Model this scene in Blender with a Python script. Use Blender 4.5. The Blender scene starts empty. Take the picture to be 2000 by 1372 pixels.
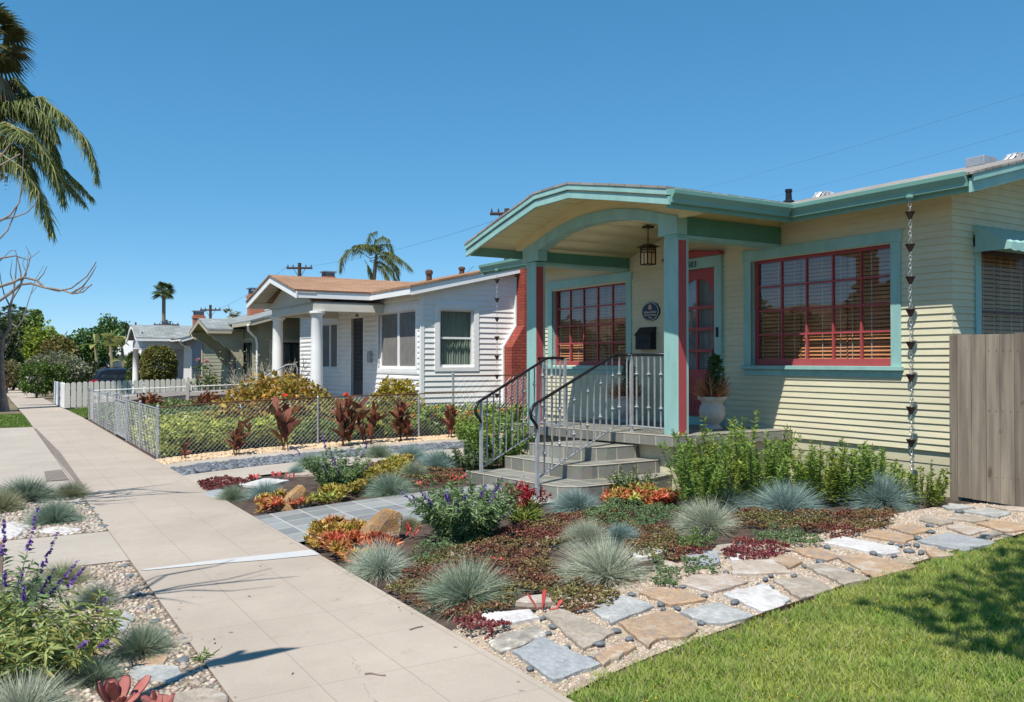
import bpy, math, random
import numpy as np
from mathutils import Vector, Matrix
R = random.Random(11); NR = np.random.default_rng(5)
sc = bpy.context.scene; col = sc.collection
# ------------------------------------------------------------ camera geometry (metres, Y along the street, X towards the houses)
FPX = 1700.; CA = math.radians(31.2); CH = 1.65; CT = math.atan(19/FPX)
c_r = np.array((math.cos(CA), -math.sin(CA), 0)); c_f = np.array((math.sin(CA)*math.cos(CT), math.cos(CA)*math.cos(CT), math.sin(CT)))
c_u = np.array((-math.sin(CA)*math.sin(CT), -math.cos(CA)*math.sin(CT), math.cos(CT)))
def ray(x, y): return c_r*((x-1000)/FPX) + c_u*((686-y)/FPX) + c_f
def at(x, y, X=None, Y=None, Z=None, D=None):
    r = ray(x, y)
    t = X/r[0] if X is not None else Y/r[1] if Y is not None else D if D is not None else (Z-CH)/r[2]
    return Vector((r[0]*t, r[1]*t, CH + r[2]*t))
def g(X, Y=0.):                               # height of the ground
    z = 0. if X < 2.43 else .18*(1-math.exp(-(X-2.43)/2.2))
    if Y > 36: z *= max(0., 1-(Y-36)/6)
    if Y > 28: z -= .009*(Y-28)
    return z
def G(x, y):                                  # where a line of sight meets the ground
    z = 0.
    for _ in range(30):
        p = at(x, y, Z=z); z = .5*z + .5*g(p.x, p.y)
    p.z = g(p.x, p.y); return p
# ------------------------------------------------------------ materials
def nodes(name):
    m = bpy.data.materials.new(name); m.use_nodes = True
    nt = m.node_tree; nt.nodes.clear()
    o = nt.nodes.new('ShaderNodeOutputMaterial'); p = nt.nodes.new('ShaderNodeBsdfPrincipled')
    nt.links.new(p.outputs[0], o.inputs[0])
    return m, nt, p, o
def N(nt, t, **k):
    n = nt.nodes.new(t)
    for a, v in k.items():
        if a.startswith('i_'): n.inputs[a[2:].replace('_', ' ')].default_value = v
        else: setattr(n, a, v)
    return n
def noise(nt, scale, detail=4, rough=.6, coord='Object', vec=None, stretch=None):
    if vec is None:
        tc = N(nt, 'ShaderNodeTexCoord'); vec = tc.outputs[coord]
    if stretch:
        mp = N(nt, 'ShaderNodeMapping'); mp.inputs['Scale'].default_value = stretch
        nt.links.new(vec, mp.inputs['Vector']); vec = mp.outputs[0]
    n = N(nt, 'ShaderNodeTexNoise'); n.inputs['Scale'].default_value = scale; n.inputs['Detail'].default_value = detail; n.inputs['Roughness'].default_value = rough
    nt.links.new(vec, n.inputs['Vector']); return n
def ramp(nt, src, stops):
    r = N(nt, 'ShaderNodeValToRGB'); e = r.color_ramp.elements
    while len(e) < len(stops): e.new(.5)
    for k, (p, c) in enumerate(stops): e[k].position = p; e[k].color = (*c, 1) if len(c) == 3 else c
    nt.links.new(src, r.inputs[0]); return r
def mixc(nt, f, a, b, mode='MIX'):
    m = N(nt, 'ShaderNodeMix', data_type='RGBA', blend_type=mode)
    for k, s in ((0, f), (6, a), (7, b)):
        if hasattr(s, 'is_linked'): nt.links.new(s, m.inputs[k])
        else: m.inputs[k].default_value = s if k == 0 else (*s, 1)
    return m.outputs[2]
def bump(nt, p, h, strength=.3, dist=.01):
    b = N(nt, 'ShaderNodeBump'); b.inputs['Strength'].default_value = strength; b.inputs['Distance'].default_value = dist
    nt.links.new(h, b.inputs['Height']); nt.links.new(b.outputs[0], p.inputs['Normal'])
def sc_(c, k): return tuple(min(1, x*k) for x in c)
def plain(name, c, rough=.6, var=.12, scale=6, bmp=.15, metal=0., bscale=60, spec=.3, stretch=None, dark=None):
    m, nt, p, o = nodes(name)
    n = noise(nt, scale, stretch=stretch); r = ramp(nt, n.outputs[0], [(.3, sc_(c, 1-var) if dark is None else dark), (.7, sc_(c, 1+var))])
    n2 = noise(nt, bscale, 3, stretch=stretch)
    c2 = mixc(nt, .12, r.outputs[0], n2.outputs[1], 'OVERLAY')
    if 'paint' in name and 'car' not in name:
        ch = noise(nt, 34, 5, .75, stretch=(1, 1, .5)); c2 = mixc(nt, .8, c2, ramp(nt, ch.outputs[0], [(.655, (1, 1, 1)), (.69, (.66, .63, .58))]).outputs[0], 'MULTIPLY')
    nt.links.new(c2, p.inputs['Base Color'])
    p.inputs['Roughness'].default_value = rough; p.inputs['Metallic'].default_value = metal; p.inputs['Specular IOR Level'].default_value = spec
    if bmp: bump(nt, p, n2.outputs[0], bmp, .004)
    return m
def attr_mat(name, rough=.6, trans=0., bmp=0., spec=.25, ns=40, nv=.25):
    m, nt, p, o = nodes(name)
    a = N(nt, 'ShaderNodeAttribute', attribute_name='Col')
    n = noise(nt, ns, 3); c = mixc(nt, nv, a.outputs[0], n.outputs[1], 'OVERLAY') if nv else a.outputs[0]
    nt.links.new(c, p.inputs['Base Color']); p.inputs['Roughness'].default_value = rough; p.inputs['Specular IOR Level'].default_value = spec
    if bmp: bump(nt, p, n.outputs[0], bmp, .01)
    if trans:
        t = N(nt, 'ShaderNodeBsdfTranslucent'); nt.links.new(c, t.inputs[0])
        mx = N(nt, 'ShaderNodeMixShader'); mx.inputs[0].default_value = trans
        nt.links.new(p.outputs[0], mx.inputs[1]); nt.links.new(t.outputs[0], mx.inputs[2]); nt.links.new(mx.outputs[0], o.inputs[0])
    return m
def glass(name, tint=(1, 1, 1), base=.12, ior=.7):
    m, nt, p, o = nodes(name); nt.nodes.remove(p)
    t = N(nt, 'ShaderNodeBsdfTransparent'); t.inputs[0].default_value = (*tint, 1)
    gl = N(nt, 'ShaderNodeBsdfGlossy'); gl.inputs['Roughness'].default_value = .015
    n = noise(nt, .9, 2); b = N(nt, 'ShaderNodeBump'); b.inputs['Strength'].default_value = .12; b.inputs['Distance'].default_value = .02
    nt.links.new(n.outputs[0], b.inputs['Height']); nt.links.new(b.outputs[0], gl.inputs['Normal'])
    f = N(nt, 'ShaderNodeLayerWeight'); pw = N(nt, 'ShaderNodeMath', operation='POWER'); pw.inputs[1].default_value = 4.; nt.links.new(f.outputs['Facing'], pw.inputs[0])
    ad = N(nt, 'ShaderNodeMath', operation='MULTIPLY_ADD', use_clamp=True); ad.inputs[1].default_value = ior; ad.inputs[2].default_value = base; nt.links.new(pw.outputs[0], ad.inputs[0])
    mx = N(nt, 'ShaderNodeMixShader'); nt.links.new(ad.outputs[0], mx.inputs[0]); nt.links.new(t.outputs[0], mx.inputs[1]); nt.links.new(gl.outputs[0], mx.inputs[2])
    nt.links.new(mx.outputs[0], o.inputs[0]); return m
def tiled(name, c, grout, size, width, c2=None, rough=.5, off=(0, 0, 0), bmp=.3):
    """tiles whose joints run along the object's own axes, on floors and on risers alike"""
    m, nt, p, o = nodes(name); L = nt.links
    tc = N(nt, 'ShaderNodeTexCoord'); ge = N(nt, 'ShaderNodeNewGeometry')
    sp = N(nt, 'ShaderNodeSeparateXYZ'); L.new(tc.outputs['Object'], sp.inputs[0])
    sn = N(nt, 'ShaderNodeSeparateXYZ'); L.new(ge.outputs['True Normal'], sn.inputs[0])
    def M(op, a, b=None, v=None):
        n = N(nt, 'ShaderNodeMath', operation=op); L.new(a, n.inputs[0])
        if b is not None: L.new(b, n.inputs[1])
        elif v is not None: n.inputs[1].default_value = v
        return n.outputs[0]
    tot = None; cell = []
    for k in range(3):
        if size[k] is None: continue
        s = M('DIVIDE', M('ADD', sp.outputs[k], v=off[k]), v=size[k]); fr = M('FRACT', s); cell.append(M('FLOOR', s))
        ln = M('LESS_THAN', fr, v=width/size[k])
        ok = M('LESS_THAN', M('ABSOLUTE', sn.outputs[k]), v=.75)
        v = M('MULTIPLY', ln, ok); tot = v if tot is None else M('MAXIMUM', tot, v)
    cb = N(nt, 'ShaderNodeCombineXYZ')
    for k, x in enumerate(cell): L.new(x, cb.inputs[k])
    wn = N(nt, 'ShaderNodeTexWhiteNoise'); L.new(cb.outputs[0], wn.inputs[0])
    base = mixc(nt, wn.outputs[0], sc_(c, .82), c2 or sc_(c, 1.18))
    n = noise(nt, 14, 5); n2 = noise(nt, 90, 3)
    base = mixc(nt, .35, base, n.outputs[1], 'OVERLAY'); base = mixc(nt, .2, base, n2.outputs[1], 'OVERLAY')
    L.new(mixc(nt, tot, base, grout), p.inputs['Base Color'])
    p.inputs['Roughness'].default_value = rough; p.inputs['Specular IOR Level'].default_value = .3
    inv = M('SUBTRACT', n.outputs[0], tot); bump(nt, p, inv, bmp, .004)
    return m
def bricks(name, c1, c2, mortar, scale=1., axis='y', bmp=.6):
    m, nt, p, o = nodes(name); L = nt.links
    tc = N(nt, 'ShaderNodeTexCoord'); sp = N(nt, 'ShaderNodeSeparateXYZ'); L.new(tc.outputs['Object'], sp.inputs[0])
    ad = N(nt, 'ShaderNodeMath', operation='ADD'); L.new(sp.outputs[0], ad.inputs[0]); L.new(sp.outputs[1], ad.inputs[1])
    cb = N(nt, 'ShaderNodeCombineXYZ'); L.new(ad.outputs[0], cb.inputs[0]); L.new(sp.outputs[2], cb.inputs[1])
    b = N(nt, 'ShaderNodeTexBrick'); L.new(cb.outputs[0], b.inputs['Vector'])
    b.inputs['Color1'].default_value = (*c1, 1); b.inputs['Color2'].default_value = (*c2, 1); b.inputs['Mortar'].default_value = (*mortar, 1)
    b.inputs['Scale'].default_value = scale; b.inputs['Brick Width'].default_value = .21; b.inputs['Row Height'].default_value = .07; b.inputs['Mortar Size'].default_value = .007
    n = noise(nt, 25, 4); L.new(mixc(nt, .35, b.outputs[0], n.outputs[1], 'OVERLAY'), p.inputs['Base Color'])
    p.inputs['Roughness'].default_value = .75; inv = N(nt, 'ShaderNodeMath', operation='SUBTRACT'); L.new(n.outputs[0], inv.inputs[0]); L.new(b.outputs[1], inv.inputs[1])
    bump(nt, p, inv.outputs[0], bmp, .01); return m
def shingles(name, c1, c2, gap, along=1, sx=.3, row=.14):
    m, nt, p, o = nodes(name); L = nt.links
    tc = N(nt, 'ShaderNodeTexCoord'); mp = N(nt, 'ShaderNodeMapping'); L.new(tc.outputs['Object'], mp.inputs[0])
    if along == 1: mp.inputs['Rotation'].default_value = (0, 0, -math.pi/2)
    b = N(nt, 'ShaderNodeTexBrick'); L.new(mp.outputs[0], b.inputs['Vector'])
    b.inputs['Color1'].default_value = (*c1, 1); b.inputs['Color2'].default_value = (*c2, 1); b.inputs['Mortar'].default_value = (*gap, 1)
    b.inputs['Scale'].default_value = 1; b.inputs['Brick Width'].default_value = sx; b.inputs['Row Height'].default_value = row; b.inputs['Mortar Size'].default_value = .008; b.inputs['Mortar Smooth'].default_value = .5
    n = noise(nt, 120, 3); n1 = noise(nt, 1.3, 4)
    c = mixc(nt, .45, b.outputs[0], n.outputs[1], 'OVERLAY'); c = mixc(nt, .4, c, n1.outputs[0], 'OVERLAY')
    L.new(c, p.inputs['Base Color']); p.inputs['Roughness'].default_value = .9
    inv = N(nt, 'ShaderNodeMath', operation='SUBTRACT'); L.new(n.outputs[0], inv.inputs[0]); L.new(b.outputs[1], inv.inputs[1]); bump(nt, p, inv.outputs[0], .5, .01)
    return m
M = {}
M['siding'] = plain('pale_green_paint', (.63, .585, .41), .6, .09, 3, .3, bscale=35, stretch=(1, .25, 1))
M['stucco'] = plain('pale_green_stucco', (.60, .555, .395), .85, .1, 4, .5, bscale=90)
M['soffit'] = plain('cream_paint', (.70, .62, .37), .6, .06, 3, .1, bscale=30)
M['teal'] = plain('teal_paint', (.30, .515, .475), .5, .11, 5, .2, bscale=30, stretch=(1, 1, .3))
M['green'] = plain('deep_green_paint', (.09, .25, .18), .45, .08, 4, .1, bscale=25)
M['gutter'] = plain('sea_green_metal', (.18, .37, .315), .4, .06, 2, .05, bscale=20, spec=.5)
M['red'] = plain('red_paint', (.40, .075, .08), .4, .08, 5, .08, bscale=30)
M['tile'] = tiled('slate_tile', (.20, .20, .175), (.50, .44, .35), (.305, .305, None), .014, (.27, .265, .235), .45, (0, .1, 0))
M['pathtile'] = tiled('slate_path_tile', (.24, .25, .245), (.50, .48, .42), (.305, .305, None), .012, (.31, .315, .305), .5, (.15, .13, 0))
M['shingle'] = shingles('grey_brown_shingle', (.24, .21, .18), (.36, .33, .30), (.10, .09, .08))
M['tanshingle'] = shingles('tan_brown_shingle', (.30, .165, .09), (.37, .215, .125), (.17, .09, .055), 0, .35, .14)
M['grayshingle'] = shingles('grey_shingle', (.20, .22, .22), (.30, .32, .31), (.10, .11, .11), 0, .35, .16)
M['white'] = plain('white_paint', (.85, .84, .82), .5, .05, 3, .12, bscale=30)
M['vinyl'] = plain('white_siding', (.85, .83, .80), .45, .04, 2, .06, bscale=25)
M['brick'] = bricks('red_painted_brick', (.37, .07, .04), (.27, .045, .03), (.13, .03, .02), bmp=1.)
M['orangebrick'] = bricks('orange_brick', (.5, .14, .06), (.42, .11, .05), (.4, .26, .2))
M['blind'] = plain('brown_wood_slat', (.62, .28, .13), .45, .2, 8, .05, stretch=(1, .2, 1))
M['cord'] = plain('cream_cord', (.6, .55, .48), .8, .05, 9, 0)
M['glass'] = glass('window_glass')
M['darkglass'] = glass('dim_window_glass', (.8, .85, .85), .05, .6)
M['dark'] = plain('dark_interior', (.03, .028, .026), .9, .1, 4, 0)
M['curtain'] = plain('grey_green_curtain', (.34, .37, .30), .9, .25, 12, 0, stretch=(14, 14, .1))
M['screen'] = plain('insect_screen', (.20, .19, .18), .9, .15, 5, .1, bscale=200)
M['iron'] = plain('grey_wrought_iron', (.36, .37, .385), .45, .2, 14, .25, metal=.15, bscale=60)
M['ironrail'] = plain('dark_handrail_iron', (.03, .03, .034), .35, .2, 14, .15, metal=.5)
M['galv'] = plain('galvanised_steel', (.42, .44, .46), .45, .12, 9, .1, metal=.5)
M['rust'] = plain('rusty_steel', (.12, .06, .04), .8, .35, 16, .3)
M['copper'] = plain('dark_copper', (.085, .055, .05), .5, .3, 20, .2, metal=.5)
M['chain'] = plain('silver_chain', (.52, .52, .50), .4, .1, 20, 0, metal=.6)
M['black'] = plain('black_metal', (.02, .02, .026), .4, .15, 10, .1, metal=.2)
M['amber'] = plain('cream_lamp_glass', (.72, .50, .28), .3, .12, 14, 0, spec=.5)
M['bronze'] = plain('bronze_metal', (.055, .03, .018), .45, .2, 20, .1, metal=.5)
M['navy'] = plain('navy_enamel', (.012, .014, .04), .3, .2, 15, 0, spec=.5)
M['letter'] = plain('white_lettering', (.7, .68, .62), .4, .05, 15, 0)
M['digit'] = plain('bronze_numeral', (.06, .09, .08), .4, .1, 15, 0, metal=.4)
M['urn'] = plain('grey_cast_stone', (.50, .46, .42), .8, .12, 7, .5, bscale=70)
M['soil'] = plain('dark_soil', (.075, .052, .04), .95, .45, 9, .9, bscale=45)
M['wood'] = plain('weathered_wood', (.31, .27, .215), .8, .18, 2.0, .4, bscale=26, stretch=(6, 6, .4), dark=(.19, .16, .13))
def wood():
    m = plain('weathered_plank', (.31, .27, .215), .82, .2, 2.0, .4, bscale=26, stretch=(6, 6, .4), dark=(.18, .15, .125)); nt = m.node_tree; p = next(n for n in nt.nodes if n.type == 'BSDF_PRINCIPLED'); src = p.inputs['Base Color'].links[0].from_socket
    oi = N(nt, 'ShaderNodeObjectInfo'); rr = ramp(nt, oi.outputs['Random'], [(0, (.72, .70, .68)), (1, (1.0, .98, .95))]); c = mixc(nt, 1., src, rr.outputs[0], 'MULTIPLY')
    kn = noise(nt, 7, 2, .5, stretch=(1, 1, .45)); c = mixc(nt, .8, c, ramp(nt, kn.outputs[0], [(.70, (1, 1, 1)), (.76, (.5, .45, .4))]).outputs[0], 'MULTIPLY'); nt.links.new(c, p.inputs['Base Color']); return m
M['wood'] = wood()
M['bark'] = plain('grey_bark', (.26, .21, .18), .85, .3, 9, .6, bscale=30)
M['palmtrunk'] = plain('palm_bark', (.22, .18, .14), .9, .3, 3, .6, bscale=18, stretch=(1, 1, 6))
M['cream'] = plain('cream_board_paint', (.60, .54, .48), .6, .06, 3, .15, bscale=30)
M['picket'] = plain('white_picket_paint', (.66, .63, .57), .6, .06, 3, .15, bscale=30)
M['olive'] = plain('olive_siding_paint', (.30, .29, .20), .6, .08, 3, .12, bscale=30)
M['olivetrim'] = plain('tan_trim_paint', (.47, .42, .31), .55, .06, 3, .1, bscale=30)
M['greysid'] = plain('blue_grey_siding', (.36, .37, .42), .6, .06, 3, .12, bscale=30)
M['carpaint'] = plain('dark_blue_car_paint', (.018, .027, .05), .18, .05, 3, 0, spec=.7)
M['carpaint2'] = plain('white_car_paint', (.7, .7, .7), .2, .03, 3, 0, spec=.6)
M['tyre'] = plain('tyre_rubber', (.02, .02, .02), .85, .2, 10, .2)
M['taillight'] = plain('tail_light_plastic', (.5, .02, .03), .2, .1, 10, 0, spec=.6)
M['flagcloth'] = plain('faded_flag_cloth', (.62, .60, .60), .9, .08, 5, .1)
M['flagred'] = plain('faded_red_cloth', (.45, .12, .12), .9, .08, 5, .1)
M['edging'] = plain('rusty_edging_steel', (.075, .04, .032), .85, .4, 9, .5)
M['pole'] = plain('dark_pole_timber', (.075, .05, .045), .9, .25, 4, .4, stretch=(6, 6, .5))
M['wire'] = plain('black_cable', (.03, .03, .035), .6, .1, 5, 0)
M['leaf'] = attr_mat('leaf_green', .5, .28, 0, .3, 30, .1)
M['blade'] = attr_mat('grass_blade', .6, .25, 0, .2, 20, 0)
M['succ'] = attr_mat('succulent_leaf', .45, .12, 0, .35, 60, .15)
M['flower'] = attr_mat('petal', .7, .25, 0, .1, 60, .1)
M['pebble'] = attr_mat('river_pebble', .6, 0, .25, .35, 35, .3)
def stone(name, c, c2, white=None):
    c, c2 = sc_(c, .84), sc_(c2, .8)
    if white: white = sc_(white, .84)
    m, nt, p, o = nodes(name)
    n = noise(nt, 4.5, 8, .72); n1 = noise(nt, 38, 6, .7, stretch=(1, .5, 1))
    r = ramp(nt, n.outputs[0], [(.32, c2), (.6, c)] if not white else [(.35, c2), (.52, c), (.6, white)])
    cc = mixc(nt, .65, r.outputs[0], n1.outputs[0], 'OVERLAY'); nt.links.new(cc, p.inputs['Base Color'])
    p.inputs['Roughness'].default_value = .8; bump(nt, p, n1.outputs[0], .8 if white and 'boulder' in name else .5, .04 if 'boulder' in name else .012); return m
ST = {'grey': stone('grey_flagstone', (.41, .415, .40), (.31, .315, .31), (.50, .50, .48)), 'blue': stone('blue_grey_flagstone', (.39, .405, .415), (.32, .335, .345)),
      'white': stone('white_quartzite', (.70, .68, .66), (.55, .52, .50)), 'tan': stone('tan_flagstone', (.43, .36, .285), (.33, .285, .235), (.48, .44, .39)),
      'orange': stone('orange_flagstone', (.49, .32, .19), (.36, .29, .235), (.52, .44, .36)), 'rust': stone('rusty_flagstone', (.43, .29, .18), (.31, .27, .235), (.45, .36, .27)),
      'pink': stone('pink_flagstone', (.51, .415, .335), (.40, .325, .275), (.53, .48, .43)), 'mottle': stone('mottled_flagstone', (.40, .36, .30), (.22, .21, .19), (.72, .68, .6)),
      'boulder': stone('ochre_boulder', (.50, .27, .09), (.28, .20, .155), (.62, .52, .43))}
# ------------------------------------------------------------ mesh building
class MB:
    def __init__(s): s.v = []; s.f = []; s.m = []
    def add(s, vs, fs, mi=0):
        b = len(s.v); s.v += [tuple(v) for v in vs]; s.f += [tuple(b+i for i in f) for f in fs]; s.m += [mi]*len(fs)
    def box(s, x0, x1, y0, y1, z0, z1, mi=0):
        x0, x1 = sorted((x0, x1)); y0, y1 = sorted((y0, y1)); z0, z1 = sorted((z0, z1))
        s.add([(x0, y0, z0), (x1, y0, z0), (x1, y1, z0), (x0, y1, z0), (x0, y0, z1), (x1, y0, z1), (x1, y1, z1), (x0, y1, z1)],
              [(0, 3, 2, 1), (4, 5, 6, 7), (0, 1, 5, 4), (1, 2, 6, 5), (2, 3, 7, 6), (3, 0, 4, 7)], mi)
    def quad(s, a, b, c, d, mi=0): s.add([a, b, c, d], [(0, 1, 2, 3)], mi)
    def prism(s, poly, ax, a, b, mi=0):
        """poly in the other two axes (in x,y,z order), extruded along ax from a to b"""
        def P(p, t): return (t, p[0], p[1]) if ax == 'x' else (p[0], t, p[1]) if ax == 'y' else (p[0], p[1], t)
        n = len(poly); s.add([P(p, a) for p in poly] + [P(p, b) for p in poly],
            [tuple(range(n))[::-1], tuple(range(n, 2*n))] + [(i, (i+1) % n, n+(i+1) % n, n+i) for i in range(n)], mi)
    def strip(s, A, B, ax, a, b, mi=0):
        """solid between two open polylines A and B of equal length, extruded along ax"""
        for i in range(len(A)-1): s.prism([A[i], A[i+1], B[i+1], B[i]], ax, a, b, mi)
    def tube(s, pts, r, n=6, mi=0, caps=True):
        pts = [Vector(p) for p in pts]; k = len(pts); rr = r if isinstance(r, (list, tuple)) else [r]*k
        vs = []; prev = None
        for i, p in enumerate(pts):
            d = (pts[min(i+1, k-1)]-pts[max(i-1, 0)]).normalized()
            if prev is None: u = d.orthogonal().normalized()
            else:
                u = prev - d*prev.dot(d); u = u.normalized() if u.length > 1e-6 else d.orthogonal().normalized()
            prev = u; w = d.cross(u)
            vs += [p + (u*math.cos(2*math.pi*j/n) + w*math.sin(2*math.pi*j/n))*rr[i] for j in range(n)]
        fs = [(i*n+j, i*n+(j+1) % n, (i+1)*n+(j+1) % n, (i+1)*n+j) for i in range(k-1) for j in range(n)]
        if caps: fs += [tuple(range(n))[::-1], tuple(range((k-1)*n, k*n))]
        s.add(vs, fs, mi)
    def lathe(s, prof, c, n=16, mi=0):
        vs = [(c[0]+r*math.cos(2*math.pi*j/n), c[1]+r*math.sin(2*math.pi*j/n), c[2]+z) for r, z in prof for j in range(n)]
        k = len(prof); fs = [(i*n+j, i*n+(j+1) % n, (i+1)*n+(j+1) % n, (i+1)*n+j) for i in range(k-1) for j in range(n)]
        s.add(vs, fs + [tuple(range(n))[::-1], tuple(range((k-1)*n, k*n))], mi)
    def build(s, name, mat, parent=None, smooth=False, fix=None, bevel=0):
        me = bpy.data.meshes.new(name); v = s.v if fix is None else [fix(*p) for p in s.v]
        me.from_pydata(v, [], s.f)
        for m in (mat if isinstance(mat, (list, tuple)) else [mat]): me.materials.append(m)
        if isinstance(mat, (list, tuple)): me.polygons.foreach_set('material_index', s.m)
        if smooth: me.polygons.foreach_set('use_smooth', [True]*len(s.f))
        me.update(); o = bpy.data.objects.new(name, me); col.objects.link(o)
        if bevel:
            b = o.modifiers.new('bevel', 'BEVEL'); b.width = bevel; b.segments = 2; b.limit_method = 'ANGLE'
        if parent: put(o, parent)
        return o
def put(o, parent):
    o.parent = parent; p = parent
    T_ = Matrix.Translation(parent.location) if parent.parent is None else Matrix.Translation(parent.parent.location) @ Matrix.Identity(4)
    if parent.parent is not None: T_ = Matrix.Identity(4)    # a sub-part sits in its part's own space
    o.matrix_parent_inverse = T_.inverted()
def tag(o, label, cat, group=None, kind=None):
    o['label'] = label
    if cat: o['category'] = cat
    if group: o['group'] = group
    if kind: o['kind'] = kind
    return o
def thing(name, label, cat, loc, group=None):
    o = bpy.data.objects.new(name, None); o.location = loc; o.empty_display_size = .2; col.objects.link(o)
    return tag(o, label, cat, group)
def copy_tree(o, parent=None):
    c = o.copy(); col.objects.link(c)
    if parent: c.parent = parent
    for ch in list(o.children): copy_tree(ch, c)
    return c
def npmesh(name, V, Q, C, mat, parent=None, smooth=False):
    """mesh from numpy arrays: V (n,3), Q (m,k) faces, C (n,3) point colours"""
    me = bpy.data.meshes.new(name); V = np.asarray(V, np.float32); Q = np.asarray(Q, np.int32); k = Q.shape[1]
    me.vertices.add(len(V)); me.vertices.foreach_set('co', V.ravel())
    me.loops.add(Q.size); me.loops.foreach_set('vertex_index', Q.ravel())
    me.polygons.add(len(Q)); me.polygons.foreach_set('loop_start', np.arange(0, Q.size, k, dtype=np.int32))
    if smooth: me.polygons.foreach_set('use_smooth', np.ones(len(Q), bool))
    me.update(calc_edges=True)
    if C is not None:
        a = me.color_attributes.new('Col', 'FLOAT_COLOR', 'POINT'); a.data.foreach_set('color', np.c_[C, np.ones(len(C))].astype(np.float32).ravel())
    me.materials.append(mat); me.validate()
    o = bpy.data.objects.new(name, me); col.objects.link(o)
    if parent: put(o, parent)
    return o
class NB:
    """gathers numpy pieces of quads with colours"""
    def __init__(s): s.V = []; s.Q = []; s.C = []; s.n = 0
    def add(s, V, Q, C): s.V.append(V); s.Q.append(Q+s.n); s.C.append(C); s.n += len(V)
    def build(s, name, mat, parent=None, smooth=False): return npmesh(name, np.concatenate(s.V), np.concatenate(s.Q), np.concatenate(s.C), mat, parent, smooth)
    def blades(s, P, D, L, W, bend, C, prof=(1, .8, .1), side=None):
        """n strips from P along D (length L, half-width W), bent by vector bend, width profile prof"""
        P = np.asarray(P, float); n = len(P); D = np.asarray(D, float); D = D/np.linalg.norm(D, axis=1)[:, None]
        L = np.broadcast_to(L, n).astype(float); W = np.broadcast_to(W, n).astype(float); bend = np.broadcast_to(bend, (n, 3))
        if side is None:
            rv = NR.normal(size=(n, 3)); side = np.cross(D, rv)
        side = side/np.maximum(np.linalg.norm(side, axis=1), 1e-6)[:, None]
        k = len(prof); ts = np.linspace(0, 1, k); vs = []
        for t, w in zip(ts, prof):
            c = P + D*(L*t)[:, None] + bend*(L*t*t)[:, None]
            vs += [c - side*(W*w)[:, None], c + side*(W*w)[:, None]]
        V = np.stack(vs, 1).reshape(-1, 3); b = np.arange(n)[:, None]*2*k
        Q = np.concatenate([b + np.array([[2*i, 2*i+1, 2*i+3, 2*i+2]]) for i in range(k-1)])
        s.add(V, Q, np.repeat(np.broadcast_to(C, (n, 3)), 2*k, axis=0))
def rcol(n, *cs, j=.12):
    """n colours mixed between the given ones, with a little scatter"""
    cs = np.array(cs); a = NR.dirichlet(np.ones(len(cs))*.6, n); c = a @ cs
    return np.clip(c*(1+NR.normal(0, j, (n, 1))), 0.003, 1)
def dirs(n, up0=0., up1=1.):
    """unit vectors with z between up0 and up1"""
    z = NR.uniform(up0, up1, n); a = NR.uniform(0, 2*math.pi, n); r = np.sqrt(np.maximum(0, 1-z*z))
    return np.stack([r*np.cos(a), r*np.sin(a), z], 1)
def inpoly(P, poly):
    x, y = P[:, 0], P[:, 1]; ins = np.zeros(len(P), bool); j = len(poly)-1
    for i in range(len(poly)):
        xi, yi = poly[i][0], poly[i][1]; xj, yj = poly[j][0], poly[j][1]
        ins ^= ((yi > y) != (yj > y)) & (x < (xj-xi)*(y-yi)/((yj-yi) or 1e-9)+xi); j = i
    return ins
def gv(X, Y): return np.array([g(a, b) for a, b in zip(X, Y)])
def fill(poly, density, margin=0, clump=0):
    """random ground points inside a world polygon"""
    xs = [p[0] for p in poly]; ys = [p[1] for p in poly]; a = (max(xs)-min(xs))*(max(ys)-min(ys))
    n = int(a*density); P = np.stack([NR.uniform(min(xs), max(xs), n), NR.uniform(min(ys), max(ys), n)], 1)
    return P[inpoly(P, poly)]
_t = (1+5**.5)/2
def _ico():
    bm = __import__('bmesh').new(); __import__('bmesh').ops.create_icosphere(bm, subdivisions=1, radius=1)
    v = np.array([x.co[:] for x in bm.verts]); f = np.array([[q.index for q in x.verts] for x in bm.faces]); bm.free(); return v, f
ICO_V, ICO_F = _ico()
ICO_2 = None
def pebbles(name, P, Z, size, C, flat=(.45, .7), parent=None, smooth=True):
    """one mesh of rounded stones at P (n,2) resting at height Z"""
    n = len(P); sx = size*NR.uniform(.8, 1.3, n); sy = size*NR.uniform(.6, 1., n); sz = size*NR.uniform(*flat, n)
    a = NR.uniform(0, 2*math.pi, n); v = ICO_V[None]*(1+NR.normal(0, .07, (n, len(ICO_V), 1)))
    x = v[:, :, 0]*sx[:, None]; y = v[:, :, 1]*sy[:, None]; z = v[:, :, 2]*sz[:, None]
    V = np.stack([x*np.cos(a)[:, None]-y*np.sin(a)[:, None]+P[:, :1], x*np.sin(a)[:, None]+y*np.cos(a)[:, None]+P[:, 1:2], z+(Z+sz*.45)[:, None]], 2).reshape(-1, 3)
    F = (np.arange(n)[:, None, None]*len(ICO_V)+ICO_F[None]).reshape(-1, 3)
    return npmesh(name, V, F, np.repeat(C, len(ICO_V), axis=0), M['pebble'], parent, smooth)
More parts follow.
